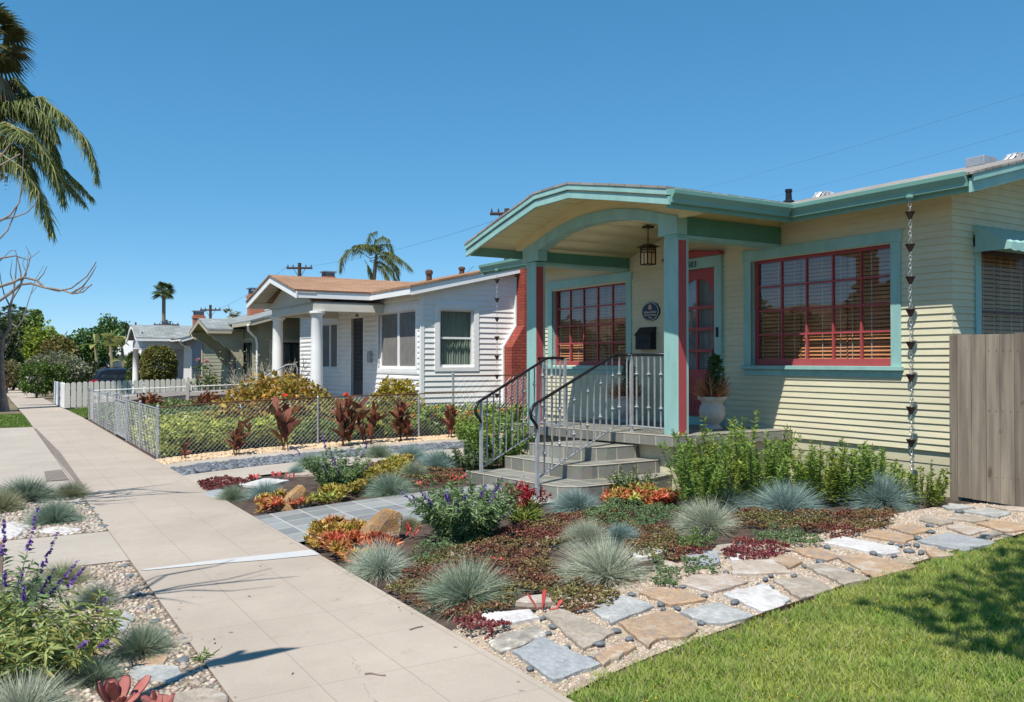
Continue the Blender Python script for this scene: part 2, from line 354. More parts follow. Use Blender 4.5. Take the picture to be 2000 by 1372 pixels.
# ------------------------------------------------------------ sky, sun, camera
w = bpy.data.worlds.new("World"); sc.world = w; w.use_nodes = True; wn = w.node_tree; wn.nodes.clear()
S_DIR = Vector((-.483, -.31, 1)).normalized()
sky = wn.nodes.new('ShaderNodeTexSky'); sky.sky_type = 'NISHITA'; sky.sun_disc = False
sky.sun_elevation = math.asin(S_DIR.z); sky.sun_rotation = math.atan2(S_DIR.x, S_DIR.y)
sky.air_density = .6; sky.dust_density = 0; sky.ozone_density = 10
bg = wn.nodes.new('ShaderNodeBackground'); bg.inputs[1].default_value = .086
wo = wn.nodes.new('ShaderNodeOutputWorld'); vp = wn.nodes.new('ShaderNodeVectorMath'); vp.operation = 'POWER'; vp.inputs[1].default_value = (1.0, .65, .55); wn.links.new(sky.outputs[0], vp.inputs[0])
vm = wn.nodes.new('ShaderNodeVectorMath'); vm.operation = 'MULTIPLY'; vm.inputs[1].default_value = (.98, 1.80, 2.28); wn.links.new(vp.outputs[0], vm.inputs[0]); wn.links.new(vm.outputs[0], bg.inputs[0]); wn.links.new(bg.outputs[0], wo.inputs[0])
sl = bpy.data.lights.new('sun', 'SUN'); sl.energy = 3.7; sl.angle = math.radians(.5); sl.color = (1, .95, .87)
so = bpy.data.objects.new('sun', sl); col.objects.link(so); so.rotation_euler = S_DIR.to_track_quat('Z', 'Y').to_euler(); so.location = (-6, -4, 14)
cd = bpy.data.cameras.new('camera'); cam = bpy.data.objects.new('camera', cd); col.objects.link(cam); sc.camera = cam
cd.sensor_width = 36; cd.lens = 36*FPX/2000; cd.clip_end = 4000; cd.clip_start = .05
cam.location = (0, 0, CH); cam.matrix_world = Matrix.Translation((0, 0, CH)) @ Matrix((tuple(c_r), tuple(c_u), tuple(-c_f))).transposed().to_4x4()
vs_ = sc.view_settings; vs_.view_transform = 'Standard'; vs_.look = 'None'; vs_.exposure = 0.72; vs_.gamma = 1
sc.cycles.max_bounces = 8; sc.cycles.transparent_max_bounces = 12; sc.cycles.use_denoising = True
sc.cycles.caustics_reflective = False; sc.cycles.caustics_refractive = False
# ------------------------------------------------------------ the ground and what is laid on it
def sheet(name, xs, ys, dz, mat, zf=None, skirt=0):
    mb = MB(); nx, ny = len(xs), len(ys)
    mb.add([(x, y, (zf or g)(x, y)+dz) for y in ys for x in xs], [(j*nx+i, j*nx+i+1, (j+1)*nx+i+1, (j+1)*nx+i) for j in range(ny-1) for i in range(nx-1)])
    o = mb.build(name, mat); o['kind'] = 'structure'; return o
def lin(a, b, n): return [a+(b-a)*i/n for i in range(n+1)]
def zfar(x, y): return g(x, y)-.06 if abs(x) < 60 and -40 < y < 120 else g(60, min(max(y, -40), 300))-.06
mg = plain('dry_earth', (.17, .14, .09), .95, .3, .8, .6, bscale=12)
sheet('ground', [-900, -300, -100, -40, -12, -7, -3, 0, 1.03, 2.43, 3, 3.6, 4.4, 5.4, 6.5, 8, 10, 14, 30, 80, 300, 1200],
      [-300, -100, -30, -10, -4, 0, 4, 8, 12, 16, 22, 28, 32, 36, 38, 40, 42, 50, 60, 80, 100, 140, 200, 300, 600, 1500], 0, mg, zfar)
def concrete(name, c, sx, sy, ox=0, oy=0, lw=.007):
    m, nt, p, o = nodes(name); L = nt.links
    tc = N(nt, 'ShaderNodeTexCoord'); sp = N(nt, 'ShaderNodeSeparateXYZ'); L.new(tc.outputs['Object'], sp.inputs[0])
    nw = noise(nt, 3, 3); tot = None
    for k, s, of in ((0, sx, ox), (1, sy, oy)):
        if s is None: continue
        a = N(nt, 'ShaderNodeMath', operation='ADD'); L.new(sp.outputs[k], a.inputs[0]); a.inputs[1].default_value = of+1000*s
        wv = N(nt, 'ShaderNodeMath', operation='MULTIPLY_ADD'); L.new(nw.outputs[0], wv.inputs[0]); wv.inputs[1].default_value = .012; L.new(a.outputs[0], wv.inputs[2])
        d = N(nt, 'ShaderNodeMath', operation='DIVIDE'); L.new(wv.outputs[0], d.inputs[0]); d.inputs[1].default_value = s
        f = N(nt, 'ShaderNodeMath', operation='FRACT'); L.new(d.outputs[0], f.inputs[0])
        l = N(nt, 'ShaderNodeMath', operation='LESS_THAN'); L.new(f.outputs[0], l.inputs[0]); l.inputs[1].default_value = lw/s
        if tot is None: tot = l
        else:
            mx = N(nt, 'ShaderNodeMath', operation='MAXIMUM'); L.new(tot.outputs[0], mx.inputs[0]); L.new(l.outputs[0], mx.inputs[1]); tot = mx
    n1 = noise(nt, .7, 5, .65); n2 = noise(nt, 160, 3); n3 = noise(nt, 5, 6, .7); n4 = noise(nt, .28, 6, .75); n5 = noise(nt, 23, 4, .8)
    b = ramp(nt, n1.outputs[0], [(.25, sc_(c, .86)), (.75, sc_(c, 1.1))]).outputs[0]
    sp3 = ramp(nt, n3.outputs[0], [(.28, (.62, .60, .58)), (.42, (1, 1, 1))]); b = mixc(nt, .35, b, sp3.outputs[0], 'MULTIPLY')
    b = mixc(nt, .55, b, ramp(nt, n4.outputs[0], [(.40, (.88, .865, .85)), (.56, (1, 1, 1))]).outputs[0], 'MULTIPLY'); b = mixc(nt, .7, b, ramp(nt, n5.outputs[0], [(.24, (.62, .58, .54)), (.31, (1, 1, 1))]).outputs[0], 'MULTIPLY')
    b = mixc(nt, .4, b, n2.outputs[1], 'OVERLAY')
    tcv = N(nt, 'ShaderNodeTexCoord'); nd = noise(nt, 2.2, 5, .7); va = N(nt, 'ShaderNodeVectorMath', operation='MULTIPLY_ADD'); L.new(nd.outputs[1], va.inputs[0]); va.inputs[1].default_value = (.35, .35, 0); L.new(tcv.outputs['Object'], va.inputs[2])
    vo = N(nt, 'ShaderNodeTexVoronoi', feature='DISTANCE_TO_EDGE'); vo.inputs['Scale'].default_value = .42; L.new(va.outputs[0], vo.inputs['Vector'])
    lt = N(nt, 'ShaderNodeMath', operation='LESS_THAN'); L.new(vo.outputs['Distance'], lt.inputs[0]); lt.inputs[1].default_value = .0011
    nm = noise(nt, .9, 2); gt = N(nt, 'ShaderNodeMath', operation='GREATER_THAN'); L.new(nm.outputs[0], gt.inputs[0]); gt.inputs[1].default_value = .56
    cm = N(nt, 'ShaderNodeMath', operation='MULTIPLY'); L.new(lt.outputs[0], cm.inputs[0]); L.new(gt.outputs[0], cm.inputs[1]); b = mixc(nt, cm.outputs[0], b, sc_(c, .7))
    if tot is not None: b = mixc(nt, tot.outputs[0], b, sc_(c, .64))
    L.new(b, p.inputs['Base Color']); p.inputs['Roughness'].default_value = .85; p.inputs['Specular IOR Level'].default_value = .2
    bump(nt, p, n2.outputs[0], .25, .004); return m
M['walk'] = concrete('warm_concrete', (.425, .362, .300), .466, .614, .405, .013, .0045)
M['slabconc'] = concrete('grey_concrete', (.42, .37, .315), None, 1.55, 0, .3)
yy = lin(-6, 30, 18)+lin(32, 130, 30)
zw = lambda x, y: g(0, y)
o = sheet('sidewalk', [1.03, 1.5, 2.0, 2.43], yy, .012, M['walk'], zw)
mb = MB(); mb.add([(1.04, 7.35, .0165), (1.09, 7.30, .0165), (1.6, 7.25, .0165), (2.0, 7.17, .0165), (2.43, 7.13, .0165), (2.43, 7.36, .0165), (2.0, 7.37, .0165), (1.6, 7.38, .0165)], [(0, 1, 2, 7), (7, 2, 3, 6), (6, 3, 4, 5)])
q = plain('pale_patch', (.49, .49, .485), .8, .05, 4, .2); p_ = mb.build('sidewalk_patch', q); p_['kind'] = 'structure'
mb = MB(); mb.add([(1.06, 12.7, .0165), (1.12, 12.7, .0165), (1.16, 17.5, .0165), (1.07, 24, .0165), (1.03, 24, .0165), (1.03, 17.5, .0165)], [(0, 1, 2, 5), (5, 2, 3, 4)])
mb.add([(.72, 13.4, .0165), (1.0, 13.4, .0165), (1.0, 14.7, .0165), (.76, 14.6, .0165)], [(0, 1, 2, 3)])
p_ = mb.build('sidewalk_crack_fill', plain('tar_grey', (.20, .165, .14), .9, .15, 6, .3)); p_['kind'] = 'structure'
# crossings of the parkway, road and its kerb, the far pavement
sheet('parkway_path', [-1.55, -.3, 1.03], lin(7.78, 9.2, 1), .007, M['slabconc'], zw)
sheet('driveway_apron', [-1.55, -.3, 1.026], lin(12.55, 24.6, 6), .008, M['slabconc'], zw)
mbk = MB(); mbk.box(-1.7, -1.55, -10, 130, -.2, .008); kb = mbk.build('kerb', M['slabconc']); kb['kind'] = 'structure'
masph = plain('asphalt', (.055, .054, .052), .9, .15, 1.2, .4, bscale=90)
sheet('road', [-11.5, -7, -1.7], lin(-60, 30, 6)+lin(36, 140, 20), -.13+.06, masph, lambda x, y: zw(x, y)-.06)
sheet('far_pavement', [-15.3, -13.8], lin(-60, 140, 8), 0, M['slabconc'], zw)
mlawn = plain('lawn_soil', (.085, .10, .030), .95, .35, 1.4, .6, bscale=40)
sheet('parkway_lawn', [-1.55, -.3, 1.02], lin(24.9, 31.6, 4), -.012, mlawn, zw)
sheet('neighbour_lawn', lin(2.45, 7.0, 8), lin(28.1, 34.0, 6), -.012, mlawn)
sheet('lawn_ground', lin(2.45, 10.5, 16), lin(-6, 3.62, 8), -.035, mlawn)
# the planted bed by the green house and its left neighbour, the parkway bed
sheet('garden_bed', [2.38, 2.8, 3.2, 3.6, 4.1, 4.7, 5.4, 6.2, 7.1, 9.2, 10.5], lin(3.6, 7.72, 8), -.02, M['soil'])
sheet('small_garden_bed', [2.38, 2.8, 3.2, 3.6, 4.1, 4.7, 5.4, 6.2, 7.1, 9.0], lin(9.28, 12.15, 5), -.02, M['soil'])
mpk = plain('gravelly_soil', (.20, .155, .115), .95, .4, 7, .9, bscale=50)
sheet('parkway_bed', [-1.55, -.3, 1.1], lin(-2, 7.785, 6), .002, mpk, zw)
sheet('upper_parkway_bed', [-1.55, -.3, 1.1], lin(9.19, 12.56, 3), .002, mpk, zw)
xs_ = [2.435, 2.8, 3.2, 3.6, 4.1, 4.7, 5.4, 6.2, 7.1, 8.0, 9.0, 10.6]
sheet('driveway_strip', xs_, [12.16, 13.14], .004, M['slabconc'])
sheet('outer_driveway_strip', xs_, [14.14, 14.68], .004, M['slabconc'])
sheet('pebble_channel', xs_, [13.15, 14.13], -.015, plain('dark_gravel_soil', (.05, .05, .055), .9, .3, 9, .6))
sheet('gravel_channel', xs_, [14.69, 15.5], -.015, plain('pale_gravel_soil', (.42, .32, .22), .9, .2, 9, .6))
sheet('white_house_garden', xs_, lin(15.55, 27.2, 8), -.01, M['soil'])
sheet('front_path', [2.432, 2.8, 3.2, 3.6, 4.1, 4.7, 5.3], [7.73, 8.5, 9.26], .012, M['pathtile'])
# ------------------------------------------------------------ walls, windows
def FRONT(X): return lambda u, w_, z: (X-w_, u, z)            # faces the street; u runs along Y
def SIDE(Y): return lambda u, w_, z: (u, Y-w_, z)             # faces -Y; u runs along X
def wb(mb, tf, u0, u1, w0, w1, z0, z1, mi=0):
    a = tf(u0, w0, z0); b = tf(u1, w1, z1); mb.box(a[0], b[0], a[1], b[1], a[2], b[2], mi)
def siding(mb, tf, u0, u1, z0, z1, pitch, t, ops=(), lim=None, jit=.0015, step=.55, prof=None):
    i = 0
    while z0+i*pitch < z1-.005:
        zb = z0+i*pitch; zt = zb+pitch+.006; zm = zb+pitch*.5; i += 1
        segs = [lim(zm)] if lim else [(u0, u1)]
        if segs[0] is None: continue
        for (a, b, c, d) in ops:
            if c < zm < d: segs = [y for x in segs for y in ((x[0], min(x[1], a)), (max(x[0], b), x[1])) if y[1]-y[0] > .01]
        dw = R.uniform(-.001, .001)
        for s0, s1 in segs:
            n = max(1, int((s1-s0)/step)); us = [s0+(s1-s0)*k/n + (R.uniform(-.12, .12) if 0 < k < n else 0) for k in range(n+1)]
            jj = [R.uniform(-1, 1)*jit for _ in us]; vs = []
            if prof:
                m_ = len(prof)
                for u in (s0, s1): vs += [tf(u, q_, zb+h_*pitch) for q_, h_ in prof]
                mb.add(vs, [(k, m_+k, m_+k+1, k+1) for k in range(m_-1)]+[tuple(range(m_)), tuple(range(2*m_-1, m_-1, -1))]); continue
            for u, j in zip(us, jj): vs += [tf(u, -.004, zb+j), tf(u, t+dw+j, zb+j), tf(u, .002, zt)]
            fs = [f for k in range(n) for f in ((3*k, 3*k+3, 3*k+4, 3*k+1), (3*k+1, 3*k+4, 3*k+5, 3*k+2))] + [(0, 1, 2), (3*n, 3*n+2, 3*n+1)]
            mb.add(vs, fs)
def backing(mb, tf, u0, u1, z0, z1, ops=(), w_=-.012):
    us = sorted({u0, u1, *[x for o_ in ops for x in o_[:2] if u0 < x < u1]}); zs = sorted({z0, z1, *[x for o_ in ops for x in o_[2:] if z0 < x < z1]})
    for a, b in zip(us, us[1:]):
        for c, d in zip(zs, zs[1:]):
            if any(o_[0] <= (a+b)/2 <= o_[1] and o_[2] <= (c+d)/2 <= o_[3] for o_ in ops): continue
            mb.quad(tf(a, w_, c), tf(b, w_, c), tf(b, w_, d), tf(a, w_, d))
def window(par, tf, u0, u1, z0, z1, cas, sashm, cols=1, rows=1, cw=.13, hw=.14, ear=.02, proud=.03, rec=.075, sill=True, behind='blind', pane=None, mun=.024, bot=.09, name='window', label=None, sideframe=.055, slat=None):
    mb = MB()
    wb(mb, tf, u0-cw, u0, -.12, proud, z0, z1); wb(mb, tf, u1, u1+cw, -.12, proud, z0, z1)
    wb(mb, tf, u0-cw-ear, u1+cw+ear, -.12, proud+.006, z1, z1+hw)
    win = mb.build(name, cas, par, bevel=.003)
    if label: win['label'] = label
    if sill:
        s = MB(); wb(s, tf, u0-cw-.03, u1+cw+.03, -.11, proud+.045, z0-.05, z0); s.build('sill', cas, win, bevel=.004)
        s = MB(); wb(s, tf, u0-cw, u1+cw, -.02, proud, z0-.135, z0-.052); s.build('apron', cas, win, bevel=.004)
    else:
        s = MB(); wb(s, tf, u0-cw, u1+cw, -.11, proud, z0-.1, z0); s.build('sill', cas, win, bevel=.003)
    s = MB(); a, b = -rec-.02, -rec+.022; f = sideframe
    wb(s, tf, u0, u0+f, a, b, z0, z1); wb(s, tf, u1-f, u1, a, b, z0, z1); wb(s, tf, u0+f, u1-f, a, b, z1-.05, z1); wb(s, tf, u0+f, u1-f, a, b, z0, z0+bot)
    for i in range(1, cols): c = u0+f+(u1-u0-2*f)*i/cols; wb(s, tf, c-mun/2, c+mun/2, a+.004, b-.004, z0+bot, z1-.05)
    for i in range(1, rows): c = z0+bot+(z1-.05-z0-bot)*i/rows; wb(s, tf, u0+f, u1-f, a+.006, b-.006, c-mun/2, c+mun/2)
    s.build('sash', sashm, win)
    s = MB(); q4 = [tf(u0+f*.5, -rec, z0+bot*.5), tf(u1-f*.5, -rec, z0+bot*.5), tf(u1-f*.5, -rec, z1-.02), tf(u0+f*.5, -rec, z1-.02)]
    if (Vector(q4[1])-Vector(q4[0])).cross(Vector(q4[3])-Vector(q4[0])).dot(Vector(tf(0, 1, 0))-Vector(tf(0, 0, 0))) < 0: q4.reverse()      # panes face outwards
    s.quad(*q4); s.build('pane', pane or M['glass'], win)
    if behind == 'blind':
        s = MB(); z = z0+.03
        while z < z1-.02:
            for k in range(3):
                ua = u0+(u1-u0)*k/3+.008; ub = u0+(u1-u0)*(k+1)/3-.008; e = R.uniform(-.0025, .0025)
                s.quad(tf(ua, -rec-.055, z+e), tf(ub, -rec-.055, z+e), tf(ub, -rec-.083, z+.041+e), tf(ua, -rec-.083, z+.041+e))
            z += .049
        s.build('blind', slat or M['blind'], win)
        s = MB()
        for k in range(3):
            for q_ in (.12, .5, .88): uc = u0+(u1-u0)*(k+q_)/3; wb(s, tf, uc-.003, uc+.003, -rec-.05, -rec-.044, z0+.02, z1-.02)
        s.build('blind_cord', M['cord'], win)
    elif behind:
        s = MB(); n = max(8, int((u1-u0)/.02)); pts = [(u0+(u1-u0)*k/n, -rec-.09+.018*math.sin(k*1.9)+.01*math.sin(k*.7)) for k in range(n+1)]
        for (ua, wa), (ub, wb_) in zip(pts, pts[1:]): s.quad(tf(ua, wa, z0), tf(ub, wb_, z0), tf(ub, wb_, z1), tf(ua, wa, z1))
        s.build('curtain', M[behind], win, smooth=True)
    return win
def text(name, s, size, mat, par, origin, xax, yax, depth=.004, font_shear=0, spacing=1):
    cu = bpy.data.curves.new(name, 'FONT'); cu.body = s; cu.size = size; cu.extrude = depth; cu.align_x = 'CENTER'; cu.space_character = spacing
    t = bpy.data.objects.new(name, cu); col.objects.link(t); bpy.context.view_layer.update()
    me = bpy.data.meshes.new_from_object(t.evaluated_get(bpy.context.evaluated_depsgraph_get())); bpy.data.objects.remove(t)
    x = Vector(xax); y = Vector(yax); z = x.cross(y); mt = Matrix((x, y, z)).transposed().to_4x4(); mt.translation = origin; me.transform(mt)
    me.materials.clear(); me.materials.append(mat); me.name = name
    o = bpy.data.objects.new(name, me); col.objects.link(o)
    if par: put(o, par)
    return o
# ------------------------------------------------------------ the green house
XW = 9.05; HY0, HY1 = 5.65, 14.3
H = thing('green_bungalow', 'pale green clapboard bungalow with teal and red trim and an arched front porch', 'house', (XW, 9.75, 0))
tilt = lambda x, y, z: (x, y, z-.022*(y-7.9))
WR = (6.385, 8.55, 1.585, 3.03); WL = (11.28, 13.47, 1.55, 2.975); DO = (9.215, 10.11, .78, 3.01); WS = (9.57, 11.3, 1.5, 2.92)
fr = FRONT(XW); sd = SIDE(HY0)
RS = .25; ridge = 11.2; BK = 2*ridge-XW; EB = 2*ridge-8.45
def rz(x): return 3.56+RS*(min(x, 2*ridge-x)-8.5)
mb = MB(); siding(mb, fr, HY0-.008, HY1, .645, 3.6, .0765, .017, (WR, WL, DO)); backing(mb, fr, HY0, HY1, .5, 3.6, (WR, WL, DO))
siding(mb, sd, XW-.008, BK, .645, 5., .0765, .017, (WS,), lim=lambda z: (XW-.008, BK) if z < 3.6 else ((XW+(z-3.6)/RS, BK-(z-3.6)/RS) if z < 3.6+RS*(ridge-XW)-.05 else None))
backing(mb, sd, XW, BK, .5, 3.6, (WS,)); mb.add([(XW, HY0+.012, 3.6), (BK, HY0+.012, 3.6), (ridge, HY0+.012, 3.6+RS*(ridge-XW))], [(0, 1, 2)])
mb.box(BK-.05, BK, HY0+.05, HY1, .2, 3.6)
mb.box(XW+.03, BK-.06, HY1-.03, HY1, .2, 3.58); mb.add([(XW, HY1, 3.6), (BK, HY1, 3.6), (ridge, HY1, 3.6+RS*(ridge-XW))], [(0, 1, 2)])
mb.box(XW+.2, BK-.15, HY0+.1, HY1-.1, .60, .64)
mb.build('wall', M['siding'], H)
mb = MB(); mb.box(XW+.02, XW+.2, HY0+.03, HY1-.02, -.1, .66); mb.box(XW+.2, BK-.05, HY0+.03, HY0+.2, -.1, .66); mb.build('foundation', M['stucco'], H)
# roof: the long gable over the house, the polygonal porch roof
mb = MB(); T_ = .026
def slab(x0, x1, y0, y1):
    mb.add([(x0, y0, rz(x0)), (x1, y0, rz(x1)), (x1, y1, rz(x1)), (x0, y1, rz(x0))] + [(x0, y0, rz(x0)-T_), (x1, y0, rz(x1)-T_), (x1, y1, rz(x1)-T_), (x0, y1, rz(x0)-T_)],
           [(0, 1, 2, 3), (7, 6, 5, 4), (0, 4, 5, 1), (1, 5, 6, 2), (2, 6, 7, 3), (3, 7, 4, 0)])
slab(8.47, ridge, 5.05, 7.36); slab(9.08, ridge, 7.362, 12.058); slab(8.47, ridge, 12.06, 15.22); slab(ridge+.001, EB, 5.05, 15.22)
PR = [(7.365, 3.592), (8.3, 3.782), (9.3, 3.975), (10.1, 3.975), (11.1, 3.75), (12.13, 3.50)]
mb.strip([(y, z) for y, z in PR], [(y, z-.028) for y, z in PR], 'x', 6.46, 10.3)
mb.build('roof', M['shingle'], H)
mb = MB()
mb.strip([(y, z-.030) for y, z in PR], [(y, z-.098) for y, z in PR], 'x', 6.47, 6.53)
mb.build('trim_board', M['teal'], H, bevel=.003); mb = MB()
mb.strip([(y, z-.112) for y, z in PR[0:]], [(y, z-.205) for y, z in PR], 'x', 6.49, 6.53)
mb.build('fascia', M['teal'], H, bevel=.003); mb = MB()
mb.prism([(8.5, rz(8.5)-.065), (ridge, rz(ridge)-.065), (EB, rz(EB)-.065), (EB, rz(EB)-.21), (ridge, rz(ridge)-.21), (8.5, rz(8.5)-.21)], 'y', 5.09, 5.12)
mb.build('fascia', M['teal'], H, bevel=.003); mb = MB()
mb.prism([(8.5, rz(8.5)-.029), (ridge, rz(ridge)-.029), (EB, rz(EB)-.029), (EB, rz(EB)-.10), (ridge, rz(ridge)-.10), (8.5, rz(8.5)-.10)], 'y', 5.06, 5.089)
mb.build('trim_board', M['teal'], H, bevel=.003); mb = MB()
mb.prism([(8.5, rz(8.5)-.065), (ridge, rz(ridge)-.065), (ridge, rz(ridge)-.21), (8.5, rz(8.5)-.21)], 'y', 15.15, 15.18)
mb.build('fascia', M['teal'], H, bevel=.003)
def gut(mb, ax, a, b, o_, sgn):
    pr = [(0, .0), (0, -.15), (-.07*1, -.15), (-.075, -.105), (-.115, -.05), (-.12, -.005), (-.112, 0), (-.106, -.006)]
    mb.prism([(o_+sgn*p, 3.565+z) for p, z in pr], ax, a, b)
for a_ in (('y', 5.13, 7.42, 8.55), ('x', 6.53, 8.43, 7.42), ('y', 12.07, 15.22, 8.55)):
    mb = MB(); gut(mb, *a_, 1); mb.build('gutter', M['gutter'], H, bevel=.003)
for a_ in ((8.551, 8.575, 5.13, 7.42, 3.37, 3.55), (6.53, 8.55, 7.421, 7.445, 3.365, 3.55), (8.551, 8.575, 12.05, 15.15, 3.37, 3.55), (6.53, 8.55, 12.03, 12.05, 3.30, 3.46)):
    mb = MB(); mb.box(*a_); mb.build('gutter_board', M['gutter'], H, bevel=.003)
mb = MB()
mb.strip([(y, z-.056) for y, z in PR], [(y, z-.085) for y, z in PR], 'x', 6.535, 9.2)           # boards under the porch roof
for i in range(16):
    y = 7.6+i*.28; z = np.interp(y, [p[0] for p in PR], [p[1] for p in PR]); mb.box(6.54, 7.2, y, y+.006, z-.090, z-.083)
mb.quad((8.58, 5.13, 3.44), (9.04, 5.13, 3.50), (9.04, 7.4, 3.50), (8.58, 7.4, 3.44)); mb.quad((8.58, 12.06, 3.44), (9.04, 12.06, 3.50), (9.04, 15.1, 3.50), (8.58, 15.1, 3.44))
mb.add([(8.6, 5.121, 3.42), (ridge, 5.121, rz(ridge)-.13), (ridge, 5.64, rz(ridge)-.13), (8.6, 5.64, 3.42)], [(0, 1, 2, 3)])
AO = [(8.05, 3.426), (8.17, 3.45), (8.45, 3.535), (8.7, 3.597), (8.95, 3.645), (9.3, 3.69), (9.6, 3.706), (9.9, 3.706), (10.15, 3.69), (10.5, 3.645), (10.75, 3.597), (11.0, 3.535), (11.28, 3.45), (11.42, 3.426)]
def interp(pl, y): return float(np.interp(y, [p[0] for p in pl], [p[1] for p in pl]))
ysg = [7.62]+[p[0] for p in AO]+[11.8]
mb.strip([(y, interp(PR, y)-.08) for y in ysg], [(y, interp(AO, y)-.03) for y in ysg], 'x', 7.225, 7.30)
for k, z0 in enumerate((3.48, 3.56, 3.64, 3.72, 3.80)):                                            # board lines on the little gable
    ys = [y for y in np.arange(7.7, 11.8, .05) if interp(AO, y)+.01 < z0 < interp(PR, y)-.1]
    if ys: mb.box(7.2215, 7.2245, min(ys), max(ys), z0, z0+.006)
mb.box(7.3, 9.04, 8.06, 8.2, 3.421, 3.68); mb.box(7.3, 9.04, 11.27, 11.41, 3.421, 3.64)
mb.build('soffit', M['soffit'], H)
# porch ceiling: a shallow vault
VA = [(8.2, 3.36), (8.36, 3.40), (8.6, 3.46), (9.05, 3.55), (9.56, 3.595), (9.9, 3.598), (10.4, 3.55), (10.78, 3.46), (11.1, 3.36), (11.27, 3.30)]
mb = MB(); mb.strip(VA, [(y, z+.02) for y, z in VA], 'x', 7.38, 9.04); mb.build('porch_ceiling', M['soffit'], H, smooth=True)
AI = [(8.36, 3.356), (8.6, 3.426), (8.82, 3.478), (9.05, 3.516), (9.3, 3.545), (9.56, 3.561), (9.9, 3.561), (10.15, 3.548), (10.4, 3.518), (10.65, 3.468), (10.9, 3.405), (11.13, 3.335)]
mb = MB(); yb = [p[0] for p in AI]
mb.strip([(y, interp(AO, y)) for y in yb], AI, 'x', 7.2, 7.375)
mb.prism([(8.02, 3.2), (8.36, 3.2), (8.36, interp(AO, 8.36)), (8.2, interp(AO, 8.2)), (8.02, 3.42)], 'x', 7.2, 7.375)
mb.prism([(11.57, 3.18), (11.57, 3.40), (11.3, interp(AO, 11.3)), (11.13, interp(AO, 11.13)), (11.13, 3.18)], 'x', 7.2, 7.375)
mb.build('arch_beam', M['teal'], H, bevel=.004)
for a_ in ((7.376, XW-.02, 8.02, 8.27, 3.2, 3.42), (7.376, XW-.02, 11.2, 11.55, 3.17, 3.40)): mb = MB(); mb.box(*a_); mb.build('side_beam', M['green'], H, bevel=.004)
for a_ in ((7.215, XW-.02, 8.035, 8.255, 3.155, 3.199), (7.215, XW-.02, 11.21, 11.5, 3.125, 3.169)): mb = MB(); mb.box(*a_); mb.build('beam_trim', M['teal'], H, bevel=.004)
for y0, y1, zb, zt in ((8.0, 8.256, .73, 3.154), (11.19, 11.45, .66, 3.124)):
    mb = MB(); mb.box(7.2, 7.378, y0, y1, zb, zt); c_ = mb.build('column', M['teal'], H, bevel=.006)
    mb = MB(); mb.box(7.213, 7.335, y0-.004, y0+.01, zb+.012, zt-.03); mb.build('panel', M['red'], c_)
# porch floor and steps
mb = MB(); mb.box(6.97, 9.04, 7.84, 11.8, .625, .75)
mb.build('porch_deck', M['tile'], H, fix=tilt, bevel=.004)
mb = MB(); mb.box(7.1, 9.05, 7.97, 11.65, -.05, .624); mb.build('porch_base', M['stucco'], H, fix=tilt)
M['grout'] = plain('cream_grout', (.50, .44, .35), .8, .12, 12, .2)
stp = [(.285, [(7.09, 9.8), (5.25, 9.8), (5.28, 8.3), (5.29, 8.05), (5.31, 7.87), (5.37, 7.74), (5.47, 7.67), (5.6, 7.645), (5.9, 7.66), (6.5, 7.76), (7.09, 7.99)]),
       (.44, [(7.09, 9.84), (5.85, 9.84), (5.82, 8.7), (5.81, 8.45), (5.83, 8.3), (5.90, 8.19), (6.02, 8.15), (6.2, 8.15), (6.57, 8.17), (7.09, 8.21)]),
       (.60, [(7.09, 9.75), (6.17, 9.75), (6.25, 9.05), (6.27, 8.85), (6.32, 8.68), (6.40, 8.60), (6.55, 8.57), (7.09, 8.6)])]
for z, pl in stp:
    mb = MB(); mb.prism(pl, 'z', -.05, z); s_ = mb.build('step', M['tile'], H, fix=tilt)
    mb = MB(); mb.tube([(x, y, z) for x, y in pl[1:]], .006, 5); mb.build('grout_line', M['grout'], s_, fix=tilt)
mb = MB(); mb.tube([(9.0, 7.84, .75), (6.97, 7.84, .75), (6.97, 11.8, .75)], .006, 5); mb.build('grout_line', M['grout'], H, fix=tilt)
# windows
window(H, fr, *WR, M['teal'], M['red'], 5, 4, label='wide porch side window with brown blinds, in sun below the eave')
window(H, fr, *WL, M['teal'], M['red'], 5, 4, label='wide window with brown blinds at the back of the porch')
window(H, sd, *WS, M['teal'], plain('dark_red_sash', (.06, .016, .02), .4, .1, 5, 0), 1, 2, cw=.11, slat=plain('tan_shutter', (.50, .29, .14), .6, .1, 5, .1), pane=glass('side_window_glass', (1, 1, 1), .03, .12), name='window', bot=.06, label='shuttered side window under a teal awning')
# door
mb = MB(); wb(mb, fr, DO[0]-.135, DO[0], -.06, .065, .78, DO[3]); wb(mb, fr, DO[1], DO[1]+.135, -.06, .065, .78, DO[3]); wb(mb, fr, DO[0]-.135, DO[1]+.135, -.06, .068, DO[3], DO[3]+.16)
mb.build('door_frame', M['teal'], H, bevel=.004)
mb = MB(); a, b, m_ = DO[0]-.16, DO[1]+.16, (DO[0]+DO[1])/2
mb.prism([(a, 3.172), (b, 3.172), (b, 3.222), (m_, 3.262), (a, 3.222)], 'x', XW-.13, XW-.02); mb.prism([(a+.02, 3.262-.036), (b-.02, 3.262-.036), (m_, 3.288)], 'x', XW-.10, XW-.02); mb.build('door_hood', M['red'], H, bevel=.006)
mb = MB(); z0, z1 = .83, 3.005; ga, gb = DO[0]+.105, DO[1]-.105; wf, wk = -.02, -.06
wb(mb, fr, DO[0]+.006, ga, wk, wf, z0, z1); wb(mb, fr, gb, DO[1]-.006, wk, wf, z0, z1); wb(mb, fr, ga, gb, wk, wf, z0, 1.52)
